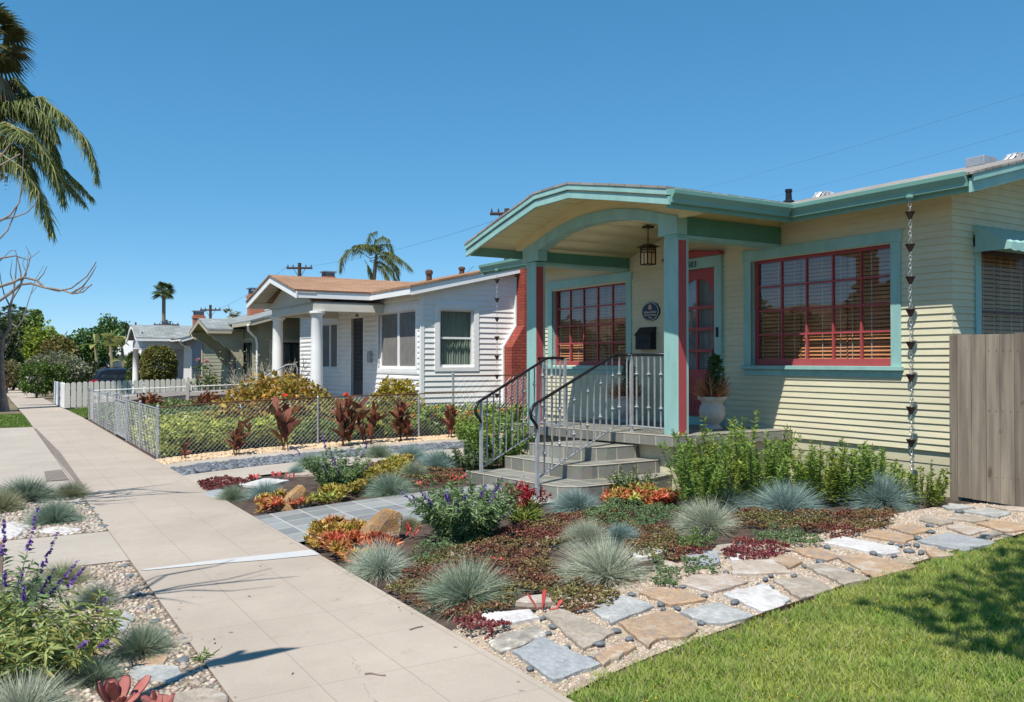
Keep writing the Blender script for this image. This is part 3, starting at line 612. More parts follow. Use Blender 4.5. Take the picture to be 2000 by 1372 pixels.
for k in range(9): u = ga+(gb-ga)*(k+.5)/9; wb(mb, fr, u-.03, u+.03, wf, wf+.006, z0+.12, 1.42)
for z in (1.80, 2.12, 2.44): wb(mb, fr, ga, gb, wk+.004, wf-.003, z-.022, z+.022)
wb(mb, fr, (ga+gb)/2-.018, (ga+gb)/2+.018, wk+.006, wf-.004, 1.52, 2.87)
ar = [(ga+(gb-ga)*k/12, 2.62+.245*math.sqrt(max(0, 1-((k-6)/6)**2))) for k in range(13)]
mb.strip(ar, [(y, z1) for y, z in ar], 'x', XW-wf, XW-wk)
dr = mb.build('door', M['red'], H)
mb = MB(); mb.quad(fr(ga, -.04, 2.9), fr(gb, -.04, 2.9), fr(gb, -.04, 1.5), fr(ga, -.04, 1.5)); mb.build('door_glass', M['glass'], dr)
mb = MB(); n = 30
for k in range(n): mb.quad(fr(ga+(gb-ga)*k/n, -.12+.015*math.sin(k*1.7), 1.5), fr(ga+(gb-ga)*(k+1)/n, -.12+.015*math.sin(k*1.7+1.7), 1.5), fr(ga+(gb-ga)*(k+1)/n, -.12+.015*math.sin(k*1.7+1.7), 2.9), fr(ga+(gb-ga)*k/n, -.12+.015*math.sin(k*1.7), 2.9))
mb.build('door_curtain', plain('pale_lace_curtain', (.24, .25, .27), .9, .15, 9, 0), dr)
mb = MB(); wb(mb, fr, DO[0]+.03, DO[0]+.075, wf, wf+.02, 1.62, 1.86); mb.tube([fr(DO[0]+.052, wf+.02, 1.8), fr(DO[0]+.052, wf+.07, 1.79), fr(DO[0]+.052, wf+.07, 1.68), fr(DO[0]+.052, wf+.02, 1.66)], .009, 6); mb.build('door_handle', M['bronze'], dr)
mb = MB(); wb(mb, fr, DO[0]-.16, DO[1]+.16, -.05, .14, .70, .828); mb.build('threshold', M['teal'], H, bevel=.005)
mb = MB(); wb(mb, fr, DO[0]-.085, DO[0]-.045, .065, .078, 1.99, 2.13); mb.build('doorbell', M['black'], H)
text('house_number', '4503', .125, M['digit'], H, (XW-.072, 9.695, 3.035), (0, -1, 0), (0, 0, 1), .004, spacing=1.05)
# awning over the side window
mb = MB()
for k in range(26):
    x = 9.44+k*.075; dz = .012*(k % 2)
    mb.quad((x, 5.64, 3.17+dz), (x+.075, 5.64, 3.17+.012*((k+1) % 2)), (x+.075, 5.22, 2.93+.012*((k+1) % 2)), (x, 5.22, 2.93+dz)); 
    mb.quad((x, 5.22, 2.93+dz), (x+.075, 5.22, 2.93+.012*((k+1) % 2)), (x+.075, 5.215, 2.85-.012*((k+1) % 2)), (x, 5.215, 2.85-dz))
mb.add([(9.44, 5.64, 3.17), (9.44, 5.22, 2.93), (9.44, 5.215, 2.86), (9.44, 5.64, 2.86)], [(0, 1, 2, 3)]); mb.build('awning', M['teal'], H)
# vents on the roof
def fin_vent(x, y, z):
    mb = MB(); mb.lathe([(.1, -.2), (.1, .0)], (x, y, z), 12)
    for k in range(14):
        a0 = k*math.pi*2/14; pts = [(x+r*math.cos(a0+t_*.5), y+r*math.sin(a0+t_*.5), z+h) for r, h, t_ in ((.10, .0, 0), (.17, .06, .5), (.18, .13, 1), (.13, .2, 1.5), (.03, .235, 2))]
        mb.tube(pts, [.012, .022, .024, .02, .01], 4)
    mb.lathe([(.15, .01), (.155, .12), (.1, .2), (.02, .235)], (x, y, z), 14)
    return mb.build('turbine_vent', M['galv'], H)
fin_vent(11.6, 9.41, 4.15); fin_vent(11.5, 6.27, 4.12)
mb = MB(); mb.box(10.8, 11.1, 6.3, 6.55, rz(10.8)+.0, rz(11.1)+.05); mb.build('roof_vent', M['galv'], H, bevel=.01)
mb = MB(); mb.lathe([(.09, -.1), (.085, .03), (.05, .05), (.045, .17), (.055, .17), (.055, .21)], (10.5, 9.17, rz(10.5)), 12); mb.build('vent_pipe', M['black'], H)
# ------------------------------------------------------------ things on the porch wall
def disc(mb, c, r, x0, x1, n=36, mi=0, q=.70):
    mb.prism([(c[0]+r*math.cos(2*math.pi*k/n), c[1]+r*q*math.sin(2*math.pi*k/n)) for k in range(n)], 'x', x0, x1, mi)
PC = (10.66, 2.43)
t = thing('plaque', 'oval navy wall plaque with white lettering and a pale rim, above the black mailbox', 'plaque', (9.0, *PC))
mb = MB(); disc(mb, PC, .218, 9.015, 9.05); mb.build('plate', M['navy'], t, bevel=.006)
mb = MB(); n = 40
for k in range(n):
    a0, a1 = 2*math.pi*k/n, 2*math.pi*(k+1)/n
    P = lambda r, a: (PC[0]+r*math.cos(a), PC[1]+r*.70*math.sin(a))
    mb.prism([P(.204, a0), P(.204, a1), P(.195, a1), P(.195, a0)], 'x', 9.010, 9.0155)
mb.build('rim', M['letter'], t)
text('lettering', 'Wilbern & Son', .05, M['letter'], t, (9.012, PC[0], 2.405), (0, -1, 0), (0, 0, 1), .002)
text('lettering', 'Pioneer Homes', .046, M['letter'], t, (9.012, PC[0], 2.362), (0, -1, 0), (0, 0, 1), .002)
text('lettering', '1924', .042, M['letter'], t, (9.012, PC[0], 2.32), (0, -1, 0), (0, 0, 1), .002)
mb = MB(); pinkm = plain('pale_pink_enamel', (.55, .34, .32), .4, .1, 9, 0)
mb.prism([(PC[0]+.042*math.cos(a)*(1 if math.sin(a) < .3 else .8), PC[1]+.068+.045*math.sin(a)) for a in [k*2*math.pi/18 for k in range(18)]], 'x', 9.011, 9.0155)
for s_ in (-1, 1): mb.box(9.0095, 9.0105, PC[0]+s_*.014-.005, PC[0]+s_*.014+.005, PC[1]+.035, PC[1]+.098)
mb.build('emblem', pinkm, t)
t = thing('mailbox', 'black metal wall mailbox with slotted front beside the front door', 'mailbox', (9.0, 10.72, 1.83))
mb = MB(); y0, y1 = 10.545, 10.915
mb.prism([(8.92, 1.83), (9.05, 1.83), (9.05, 2.17), (9.02, 2.17), (8.92, 2.06)], 'y', y0, y1); mb.build('box', M['black'], t, bevel=.006)
mb = MB(); mb.prism([(8.905, 2.045), (8.905, 2.062), (9.02, 2.185), (9.05, 2.185), (9.05, 2.172), (9.022, 2.172)], 'y', y0-.012, y1+.012); mb.build('lid', M['black'], t, bevel=.003)
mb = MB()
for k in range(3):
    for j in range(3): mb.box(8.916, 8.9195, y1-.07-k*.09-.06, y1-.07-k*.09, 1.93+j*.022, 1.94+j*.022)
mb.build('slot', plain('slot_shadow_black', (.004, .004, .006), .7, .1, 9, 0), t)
# lantern
LX, LY, LZ = 8.1, 9.62, 3.02
t = thing('porch_lantern', 'square craftsman lantern with amber panes hanging from the porch ceiling', 'lantern', (LX, LY, LZ))
mb = MB(); c, s_ = .074, .007
for dx in (-1, 1):
    for dy in (-1, 1): mb.box(LX+dx*c-s_, LX+dx*c+s_, LY+dy*c-s_, LY+dy*c+s_, LZ, LZ+.25)
for z in (LZ, LZ+.165, LZ+.21, LZ+.24):
    for dx in (-1, 1): mb.box(LX+dx*c-s_*.8, LX+dx*c+s_*.8, LY-c, LY+c, z, z+.011); mb.box(LX-c, LX+c, LY+dx*c-s_*.8, LY+dx*c+s_*.8, z, z+.011)
for d in (-.04, 0, .04):
    for e in (-1, 1):
        z0_ = LZ if d == 0 else LZ+.165
        mb.box(LX+d-.004, LX+d+.004, LY+e*c-.006, LY+e*c+.006, z0_, LZ+.24); mb.box(LX+e*c-.006, LX+e*c+.006, LY+d-.004, LY+d+.004, z0_, LZ+.24)
mb.build('frame', M['bronze'], t)
mb = MB(); mb.box(LX-c+.004, LX+c-.004, LY-c+.004, LY+c-.004, LZ+.012, LZ+.235); mb.build('lamp_glass', M['amber'], t)
mb = MB(); hb = [(-.128, -.128), (.128, -.128), (.128, .128), (-.128, .128)]; ht = [(-.04, -.04), (.04, -.04), (.04, .04), (-.04, .04)]
mb.add([(LX+a, LY+b, LZ+.252) for a, b in hb]+[(LX+a, LY+b, LZ+.302) for a, b in ht], [(3, 2, 1, 0), (4, 5, 6, 7), (0, 1, 5, 4), (1, 2, 6, 5), (2, 3, 7, 6), (3, 0, 4, 7)]); mb.build('cap', M['bronze'], t)
def link(mb, c, h, wd, r, rot, n=10):
    pts = [(c[0]+wd/2*math.cos(a)*math.cos(rot), c[1]+wd/2*math.cos(a)*math.sin(rot), c[2]+h/2*math.sin(a)) for a in [2*math.pi*k/n for k in range(n+1)]]
    mb.tube(pts, r, 4, caps=False)
mb = MB(); z = LZ+.315; k = 0
while z < 3.55: link(mb, (LX, LY, z), .042, .026, .004, .6+math.pi/2*(k % 2)); z += .031; k += 1
mb.build('chain', M['bronze'], t)
mb = MB(); mb.box(LX-.065, LX+.065, LY-.065, LY+.065, 3.545, 3.575); mb.build('ceiling_plate', M['bronze'], t, bevel=.008)
# rain chains
def rain_chain(x, y, z0, n, step, zend, label):
    t = thing('rain_chain', label, 'rain chain', (x, y, zend), 'rain chains hanging from the gutters')
    mb = MB(); mb.lathe([(.03, -.012), (.042, 0), (.042, .03)], (x, y, 3.40), 14); mb.build('outlet', M['gutter'], t)
    mb = MB()
    zs = [z0-step*i for i in range(n)]; gaps = [(3.40, zs[0]+.045)]+[(a-.035, b+.045) for a, b in zip(zs, zs[1:])]+[(zs[-1]-.035, zend)]
    for a, b in gaps:
        m_ = max(1, round((a-b)/.042)); h = (a-b)/m_
        for k in range(m_):
            link(mb, (x+R.uniform(-.004, .004), y+R.uniform(-.004, .004), a-h*(k+.5)), h*1.22, .03, .0035, 1.0+(k % 2)*1.4)
    mb.build('chain_links', M['chain'], t)
    for z in zs:
        mb = MB(); mb.lathe([(.006, -.045), (.016, -.04), (.018, -.03), (.05, .035), (.053, .04), (.05, .043), (.04, .032), (.012, -.02)], (x, y, z), 16); mb.build('cup', M['copper'], t, smooth=True)
    return t
rain_chain(8.49, 5.767, 3.21, 8, .349, .33, 'rain chain of dark copper cups hanging beside the big right-hand window')
rain_chain(8.49, 14.58, 3.19, 7, .37, .45, 'rain chain of dark copper cups in front of the white house side window')
# ------------------------------------------------------------ stair rails
def railing(name, label, F0, F1, F2, C, zt, zb, zfoot, sgn):
    """foot post F0, top of the slope F1, deck post F2, end against the column C"""
    t = thing(name, label, 'railing', (*F0, zfoot), 'wrought iron stair railings')
    V3 = lambda p, z: Vector((p[0], p[1], z))
    A, B, D, E_ = V3(F0, zt[0]), V3(F1, zt[1]), V3(F2, zt[1]), V3(C, zt[1])
    back = (A-B); back.z = 0; back.normalize()
    curl = [A+back*.06+Vector((0, 0, -.015)), A+back*.115+Vector((0, 0, -.06)), A+back*.14+Vector((0, 0, -.115)), A+back*.125+Vector((0, 0, -.165)), A+back*.075+Vector((0, 0, -.205)), A+back*.025+Vector((0, 0, -.24)), A+Vector((0, 0, -.29)), A+Vector((0, 0, -.34))]
    mb = MB(); mb.tube(curl[::-1]+[A, A.lerp(B, .5), A.lerp(B, .93), B+Vector((0, 0, -.004)), B.lerp(D, .4)+Vector((0, 0, .004)), D, D.lerp(E_, .06), E_], .019, 8); mb.build('handrail', M['ironrail'], t, smooth=True)
    a, b, d, e = V3(F0, zb[0]), V3(F1, zb[1]), V3(F2, zb[1]), V3(C, zb[1])
    mb = MB(); mb.tube([a, b, d, e], .013, 6); mb.build('bottom_rail', M['iron'], t)
    def post(p, z0, z1, r=.018):
        mb = MB(); mb.box(p[0]-r, p[0]+r, p[1]-r, p[1]+r, z0, z1); mb.box(p[0]-.035, p[0]+.035, p[1]-.035, p[1]+.035, z0, z0+.008); mb.build('post', M['iron'], t)
    post(F0, zfoot, zt[0]); post(F2, .745-.022*(F2[1]-7.9), zt[1])
    def bal(p, q, knob):
        mb = MB(); r = .0075; mb.box(p.x-r, p.x+r, p.y-r, p.y+r, p.z, q.z-.012)
        if knob:
            for f in knob:
                z = p.z+(q.z-p.z)*f
                mb.lathe([(.01, -.035), (.014, -.03), (.014, -.022), (.01, -.018), (.026, -.006), (.028, 0), (.026, .006), (.01, .018), (.014, .022), (.014, .03), (.01, .035)], (p.x, p.y, z), 10)
        mb.build('baluster', M['iron'], t)
    for k in range(11): f = (k+.9)/11.3; bal(a.lerp(b, f), A.lerp(B, f), (.27, .73) if k % 2 == 0 else None)
    for k in range(2): f = (k+.6)/2.2; bal(b.lerp(d, f), B.lerp(D, f), (.27, .73) if k % 2 == 0 else None)
    for k in range(5): f = (k+.9)/5.8; bal(d.lerp(e, f), D.lerp(E_, f), (.27, .73) if k % 2 == 0 else None)
railing('stair_railing', 'grey iron stair railing with dark handrail ending at the column nearest the door', (5.22, 8.08), (6.95, 8.92), (7.25, 8.95), (7.25, 8.262), (1.185, 1.728), (.352, .80), .10, 1)
railing('stair_railing', 'grey iron stair railing on the far side of the steps, ending at the far column', (5.36, 9.6), (6.95, 10.5), (7.25, 10.48), (7.25, 11.185), (1.15, 1.69), (.30, .71), .235, -1)
# ------------------------------------------------------------ urns and their plants
def urn(x, y, z, k, label):
    mb = MB(); pr = [(.13, 0), (.145, .012), (.145, .035), (.12, .05), (.095, .075), (.10, .09), (.15, .13), (.185, .20), (.195, .27), (.18, .335), (.155, .38), (.165, .415), (.20, .44), (.215, .455), (.215, .49), (.19, .49), (.17, .45), (.10, .44)]
    mb.lathe([(r*k, h*k) for r, h in pr], (0, 0, 0), 28); o = mb.build('urn', M['urn'], None, smooth=True); o.location = (x, y, z)
    m_ = o.modifiers.new('e', 'EDGE_SPLIT'); m_.split_angle = math.radians(50)
    return tag(o, label, 'urn', 'stone urns on the porch')
def urn_plant(x, y, z, k, label):
    t = thing('potted_plant', label, 'potted plant', (x, y, z), 'plants in the porch urns')
    nb = NB(); n = 150; D = dirs(n, .2, .9); P = np.zeros((n, 3))+(x, y, z-.05); L = NR.uniform(.22, .42, n)*k
    nb.blades(P, D, L, .0048*k, (0, 0, .15), rcol(n, (.50, .15, .07), (.56, .26, .12), (.40, .16, .09)), (1, .9, .5))
    tip = P+D/np.linalg.norm(D, axis=1)[:, None]*(L*.6)[:, None]; m_ = 300; i = NR.integers(0, n, m_); D2 = D[i]+NR.normal(0, .35, (m_, 3))
    nb.blades(tip[i], D2, NR.uniform(.08, .18, m_)*k, .0042*k, (0, 0, .2), rcol(m_, (.52, .18, .08), (.6, .3, .14)), (1, .8, .3)); nb.build('pencil_stem', M['succ'], t)
    nb = NB(); n = 900; h = NR.uniform(.05, .58, n); r = .13*np.sqrt(np.clip(1-(h/.62)**2, 0, 1))*np.sqrt(NR.uniform(0, 1, n)); a = NR.uniform(0, 6.28, n)
    P = np.stack([x+.03+r*np.cos(a), y-.03+r*np.sin(a), z+h*k], 1); D = dirs(n, -.2, .9)
    nb.blades(P, D, NR.uniform(.03, .06, n), .012, (0, 0, -.1), rcol(n, (.035, .085, .03), (.06, .13, .04), (.10, .17, .05)), (.4, 1, .2)); nb.build('leaf_clump', M['leaf'], t)
zt = tilt(0, 8.4, .75)[2]
urn(8.3, 8.55, .735, .9, 'grey stone urn by the front door with a red stemmed plant'); urn_plant(8.3, 8.55, .735+.43, .95, 'green shrub ringed by red pencil stems in the urn by the front door')
urn(8.5, 10.62, .69, .85, 'grey stone urn behind the railing under the mailbox'); urn_plant(8.5, 10.62, .69+.40, .95, 'green shrub with red pencil stems in the urn behind the railing')
# ------------------------------------------------------------ board gate at the right
t = thing('board_fence', 'tall weathered grey plank fence beside the green house corner', 'fence', (8.94, 4.6, .15))
y = 5.52; mb = MB(); mb.box(8.90, 8.99, y-.01, y+.07, .12, 1.93); mb.build('post', M['wood'], t, bevel=.004); y -= .012
i = 0
while y > 2.6:
    wd = .142+R.uniform(-.004, .006); mb = MB(); mb.box(8.918+R.uniform(-.003, .003), 8.943, y-wd, y, .19+R.uniform(-.006, .006), 1.925+R.uniform(-.004, .012)); 
    for zz in (.46, 1.14, 1.76):
        for yy_ in (.03, .11): mb.box(8.9135, 8.9175, y-yy_-.004, y-yy_+.004, zz-.004, zz+.004)
    mb.build('plank', M['wood'], t); y -= wd+R.uniform(.003, .010)
mb = MB()
for z in (.42, 1.1, 1.72): mb.box(8.944, 8.985, 2.6, 5.5, z, z+.09)
mb.build('rail', M['wood'], t)
# steel edging along the lawn
EDGE = [(2.44, 3.52), (2.75, 3.60), (3.15, 3.66), (3.55, 3.70), (3.9, 3.745), (4.5, 3.83), (5.0, 3.90), (5.4, 3.955), (6.2, 4.03), (7.0, 4.09), (7.7, 4.13), (9.0, 4.2)]
mb = MB()
for k in range(4, len(EDGE)-1):
    (a, b), (c, d) = EDGE[k], EDGE[k+1]; n = 4
    for j in range(n):
        x0, x1 = a+(c-a)*j/n, a+(c-a)*(j+1)/n; y0, y1 = b+(d-b)*j/n, b+(d-b)*(j+1)/n; za, zb_ = g(x0)+.008+.006*math.sin(x0*5), g(x1)+.008+.006*math.sin(x1*5)
        mb.add([(x0, y0, za-.16), (x1, y1, zb_-.16), (x1, y1, zb_), (x0, y0, za), (x0, y0+.006, za-.16), (x1, y1+.006, zb_-.16), (x1, y1+.006, zb_), (x0, y0+.006, za)], [(0, 1, 2, 3), (7, 6, 5, 4), (3, 2, 6, 7)])
tag(mb.build('lawn_edging', M['edging']), 'rusty steel edging strip between the lawn and the flagstones', 'garden edging')
# ------------------------------------------------------------ the white house
WX, WY = 8.6, 18.23
W = thing('white_house', 'white sided house with gabled column porch, tan roof and red brick chimney', 'house', (8.6, 22.5, .1))
fr2 = FRONT(WX); sd2 = SIDE(WY)
wr = (18.5, 20.72, 1.46, 2.86); wl = (23.77, 25.3, 1.42, 2.74); wd = (21.78, 22.64, .70, 2.80); wsd = (9.06, 9.97, 1.5, 2.86)
rz2 = lambda x: 3.36+.225*(min(x, 2*13.2-x)-8.2)
LOG = [(-.004, 0), (.014, .02), (.026, .16), (.028, .38), (.020, .70), (.004, .97), (.003, 1.04)]
mb = MB(); siding(mb, fr2, WY-.008, 27.2, .55, 3.32, .127, .026, (wr, wl, wd), jit=.0005, prof=LOG); backing(mb, fr2, WY, 27.2, .1, 3.32, (wr, wl, wd))
siding(mb, sd2, WX-.008, 17.8, .55, 4.5, .127, .024, (wsd,), jit=.0005, lim=lambda z: (WX-.008, 17.8) if z < 3.36 else ((WX+(z-3.36)/.225+.1, 17.8-(z-3.36)/.225-.1) if z < 4.28 else None))
backing(mb, sd2, WX, 17.8, .1, 3.34, (wsd,)); mb.add([(WX, WY+.012, 3.34), (17.8, WY+.012, 3.34), (13.2, WY+.012, 4.36)], [(0, 1, 2)])
mb.box(17.75, 17.8, WY+.02, 27.2, .1, 3.3); mb.box(WX+.03, 17.7, 27.17, 27.2, .1, 3.3); mb.add([(WX, 27.2, 3.3), (17.8, 27.2, 3.3), (13.2, 27.2, 4.36)], [(0, 1, 2)]); mb.box(WX+.2, 17.6, WY+.1, 27.1, .5, .54)
mb.build('wall', M['vinyl'], W)
for a_ in ((WX-.03, WX+.06, WY-.03, WY+.06, .3, 3.27), (WX-.022, WX, 27.12, 27.2, .3, 3.3)): mb = MB(); mb.box(*a_); mb.build('corner_board', M['white'], W, bevel=.004)
mb = MB(); mb.box(WX+.01, WX+.2, WY+.01, 27.2, -.1, .56); mb.box(WX+.2, 17.7, WY+.01, WY+.2, -.1, .56); mb.build('foundation', plain('grey_footing', (.33, .31, .30), .9, .1, 5, .3), W)
window(W, fr2, *wr, M['white'], M['white'], 2, 1, .11, .12, .0, .03, .05, False, 'screen', M['screen'], .11, .06, label='double window of the white house between the door and the corner')
window(W, fr2, *wl, M['white'], M['white'], 2, 1, .11, .12, .0, .03, .05, False, 'screen', M['screen'], .11, .06, label='double window of the white house behind the porch columns')
window(W, sd2, *wsd, M['white'], M['white'], 1, 2, .13, .13, .0, .035, .05, False, 'curtain', M['darkglass'], .05, .06, label='sash window with green curtain in the side wall of the white house', sideframe=.05)
mb = MB(); wb(mb, fr2, wd[0]-.1, wd[0], -.05, .03, .6, wd[3]); wb(mb, fr2, wd[1], wd[1]+.1, -.05, .03, .6, wd[3]); wb(mb, fr2, wd[0]-.1, wd[1]+.1, -.05, .033, wd[3], wd[3]+.15); mb.build('door_frame', M['white'], W, bevel=.003)
mb = MB(); wb(mb, fr2, wd[0], wd[1], -.06, -.03, .70, wd[3]); dd = mb.build('door', plain('dark_screen_door', (.045, .045, .05), .5, .2, 6, .1), W)
mb = MB()
for k in range(9): u = wd[0]+.06+(wd[1]-wd[0]-.12)*k/8; wb(mb, fr2, u-.006, u+.006, -.029, -.015, 1.1, wd[3]-.1)
for k in range(15): z = 1.1+1.55*k/14; wb(mb, fr2, wd[0]+.06, wd[1]-.06, -.028, -.018, z-.006, z+.006)
mb.build('security_grille', plain('grey_grille', (.12, .12, .13), .5, .1, 9, 0, metal=.4), dd)
text('house_number', '4505', .12, M['black'], W, (WX-.036, 22.2, 2.83), (0, -1, 0), (0, 0, 1), .003)
mb = MB(); wb(mb, fr2, 21.13, 21.3, .016, .11, 1.6, 1.9); mb.build('letter_box', M['iron'], W, bevel=.01)
# its roofs
mb = MB()
def slab2(x0, x1, y0, y1):
    mb.add([(x0, y0, rz2(x0)), (x1, y0, rz2(x1)), (x1, y1, rz2(x1)), (x0, y1, rz2(x0))] + [(x0, y0, rz2(x0)-.05), (x1, y0, rz2(x1)-.05), (x1, y1, rz2(x1)-.05), (x0, y1, rz2(x0)-.05)], [(0, 1, 2, 3), (7, 6, 5, 4), (0, 4, 5, 1), (1, 5, 6, 2), (2, 6, 7, 3), (3, 7, 4, 0)])
slab2(8.18, 13.2, 17.95, 20.36); slab2(8.62, 13.2, 20.362, 24.6); slab2(8.18, 13.2, 24.602, 27.6); slab2(13.201, 18.2, 17.95, 27.6)
PW = [(20.3, 3.35), (22.5, 3.88), (24.85, 3.33)]
mb.strip(PW, [(y, z-.04) for y, z in PW], 'x', 6.27, 11.2)
mb.build('roof', M['tanshingle'], W)
mb = MB(); mb.strip([(y, z-.042) for y, z in PW], [(y, z-.215) for y, z in PW], 'x', 6.3, 6.34)
mb.build('fascia', M['white'], W, bevel=.004)
for a_ in ((6.34, 8.22, 20.32, 20.36, 3.15, 3.325), (8.2, 8.24, 18.0, 20.319, 3.15, 3.325), (6.34, 8.2, 24.8, 24.84, 3.12, 3.29), (8.2, 8.24, 24.6, 27.5, 3.15, 3.325)): mb = MB(); mb.box(*a_); mb.build('fascia', M['white'], W, bevel=.004)
mb = MB()
mb.prism([(8.24, rz2(8.24)-.055), (13.2, rz2(13.2)-.055), (18.1, rz2(18.1)-.055), (18.1, rz2(18.1)-.235), (13.2, rz2(13.2)-.235), (8.24, rz2(8.24)-.235)], 'y', 17.98, 18.01)
mb.build('fascia', M['white'], W, bevel=.004)
mb = MB(); mb.quad((8.24, 18.0, 3.18), (8.59, 18.0, 3.27), (8.59, 20.3, 3.27), (8.24, 20.3, 3.18)); mb.add([(8.25, 18.012, 3.19), (13.2, 18.012, 4.2), (13.2, 18.22, 4.2), (8.25, 18.22, 3.19)], [(0, 1, 2, 3)])
mb.strip([(y, z-.06) for y, z in PW], [(y, z-.075) for y, z in PW], 'x', 6.345, 6.8)
for k in range(9):
    for s_ in (-1, 1): y = 22.5+s_*(.22+k*.24); z = interp(PW, y)-.085; mb.box(6.345, 6.79, y-.004, y+.004, z-.004, z+.012)
mb.strip([(20.7, 3.07), (22.5, 3.07), (24.3, 3.07)], [(20.7, 3.12), (22.5, 3.78), (24.3, 3.12)], 'x', 6.8, 6.83)
mb.box(6.85, 8.59, 20.5, 24.3, 3.06, 3.09); mb.build('soffit', plain('cream_soffit', (.62, .57, .48), .6, .05, 3, .08), W)
mb = MB(); mb.box(6.75, 6.98, 20.36, 23.9, 2.85, 3.05); mb.box(6.981, 8.58, 20.36, 20.58, 2.85, 3.05); mb.box(6.981, 8.58, 23.68, 23.9, 2.85, 3.05)
for k in range(60): mb.box(6.735, 6.749, 20.4+k*.058, 20.432+k*.058, 3.0, 3.05)
mb.build('porch_beam', plain('cream_beam', (.62, .58, .50), .55, .05, 3, .08), W, bevel=.004)
for y in (20.47, 23.75):
    mb = MB(); mb.lathe([(.19, .48), (.19, .53), (.165, .55), (.15, .60), (.15, 1.2), (.142, 2.0), (.132, 2.72), (.14, 2.735), (.14, 2.75), (.165, 2.78), (.2, 2.8), (.2, 2.848)], (6.87, y, 0), 24); o = mb.build('column', M['white'], W, smooth=True); m_ = o.modifiers.new('e', 'EDGE_SPLIT'); m_.split_angle = math.radians(40)
mb = MB(); mb.box(6.55, 8.59, 20.2, 24.1, .0, .5); mb.box(6.2, 6.549, 21.2, 23.2, 0, .34); mb.build('porch_floor', M['slabconc'], W, bevel=.01)
# the red chimney on the side wall
mb = MB()
mb.prism([(10.77, 0), (10.77, 1.98), (11.12, 2.5), (11.12, 4.45), (12.1, 4.45), (12.1, 2.5), (12.45, 1.98), (12.45, 0)], 'y', 17.78, 18.21)
mb.box(11.07, 12.15, 17.73, 18.26, 4.45, 4.53)
mb.build('chimney', M['brick'], W)
mb = MB(); mb.prism([(10.73, .3), (10.765, .3), (10.765, 1.985), (11.115, 2.505), (11.115, 3.7), (11.08, 3.7), (11.08, 2.515), (10.73, 2.0)], 'y', 18.13, 18.225); mb.build('chimney_flashing', M['white'], W)
for px_, X_, h in ((838, 9.9, .28), (902, 11.8, .2)):
    p = at(px_, 545, X=X_); mb = MB(); mb.lathe([(.075, -.2), (.075, h*.6), (.1, h*.6), (.1, h*.85), (.07, h)], (p.x, p.y, rz2(p.x)), 12); mb.build('vent_pipe', M['rust'], W)
def cowl_chimney(par, px_, ytop, D_, wpx, zbot, mat, cap=True, name='chimney'):
    s_ = D_/FPX*wpx; c = at(px_, ytop, D=D_); mb = MB(); h = s_*.45; z1 = c.z-h
    mb.box(c.x-s_*.5, c.x+s_*.5, c.y-s_*.4, c.y+s_*.4, zbot, z1-.02); mb.box(c.x-s_*.57, c.x+s_*.57, c.y-s_*.47, c.y+s_*.47, z1-.16, z1-.08); ch = mb.build(name, mat, par)
    mb = MB()
    for k in range(9):
        for dx, dy in ((1, k/8*2-1), (-1, k/8*2-1), (k/8*2-1, 1), (k/8*2-1, -1)): mb.tube([(c.x+dx*s_*.42, c.y+dy*s_*.34, z1-.02), (c.x+dx*s_*.42, c.y+dy*s_*.34, c.z-.06)], .007, 4)
    mb.box(c.x-s_*.56, c.x+s_*.56, c.y-s_*.46, c.y+s_*.46, c.z-.07, c.z-.03); mb.box(c.x-s_*.38, c.x+s_*.38, c.y-s_*.3, c.y+s_*.3, z1-.02, z1+.1)
    mb.build('chimney_cowl', plain('blue_grey_galvanised', (.22, .27, .31), .45, .1, 6, .1, metal=.5), ch)
cowl_chimney(W, 641, 529, 27.5, 24, 3.2, M['orangebrick'])
# stair handrail of the white house
hp = [at(470, 806, X=5.2), at(470, 792, X=5.2), at(463, 783, X=5.2), at(455, 778, X=5.25), at(451, 770, X=5.3), at(459, 762, X=5.4), at(520, 735, X=6.0), at(560, 713, X=6.5), at(577, 712, X=6.75), at(581, 722, X=6.8), at(581, 745, X=6.8)]
hp[0].z = g(5.2, 24)+.02; mb = MB(); mb.tube(hp, .02, 8); tag(mb.build('stair_handrail', M['iron'], None, smooth=True), 'grey pipe handrail on the white house front steps', 'handrail')
# ------------------------------------------------------------ the olive house
O = thing('olive_house', 'olive green bungalow with tan knee braces and a small gabled entry roof', 'house', (7.6, 32, 0))
ox = 7.55; oy = 28.3; fro = FRONT(ox); sdo = SIDE(oy)
rzo = lambda x: 2.92+.30*(min(x, 2*11.6-x)-7.1)
os_ = ((8.0, 9.3, 1.05, 2.25), (9.9, 10.8, 1.2, 2.3))
of = ((28.9, 30.3, .9, 2.3),); 
mb = MB(); siding(mb, fro, oy, 36.5, .3, 2.9, .13, .016, of, jit=0); backing(mb, fro, oy, 36.5, -.2, 2.9, of)
siding(mb, sdo, ox, 15.6, .3, 4.1, .13, .016, os_, jit=0, lim=lambda z: (ox, 15.6) if z < 2.95 else (ox+(z-2.9)/.3, 15.6-(z-2.9)/.3)); backing(mb, sdo, ox, 15.6, -.2, 2.9, os_)
mb.add([(ox, oy+.012, 2.9), (15.6, oy+.012, 2.9), (11.6, oy+.012, 4.1)], [(0, 1, 2)]); mb.box(15.5, 15.6, oy+.1, 36.5, 0, 2.9); mb.box(ox+.05, 15.5, 36.4, 36.5, 0, 2.9); mb.build('wall', M['olive'], O)
for o_ in os_: window(O, sdo, *o_, M['olivetrim'], M['dark'], 2 if o_[0] < 9 else 3, 1, .1, .1, 0, .03, .05, True, 'screen', M['darkglass'], .06)
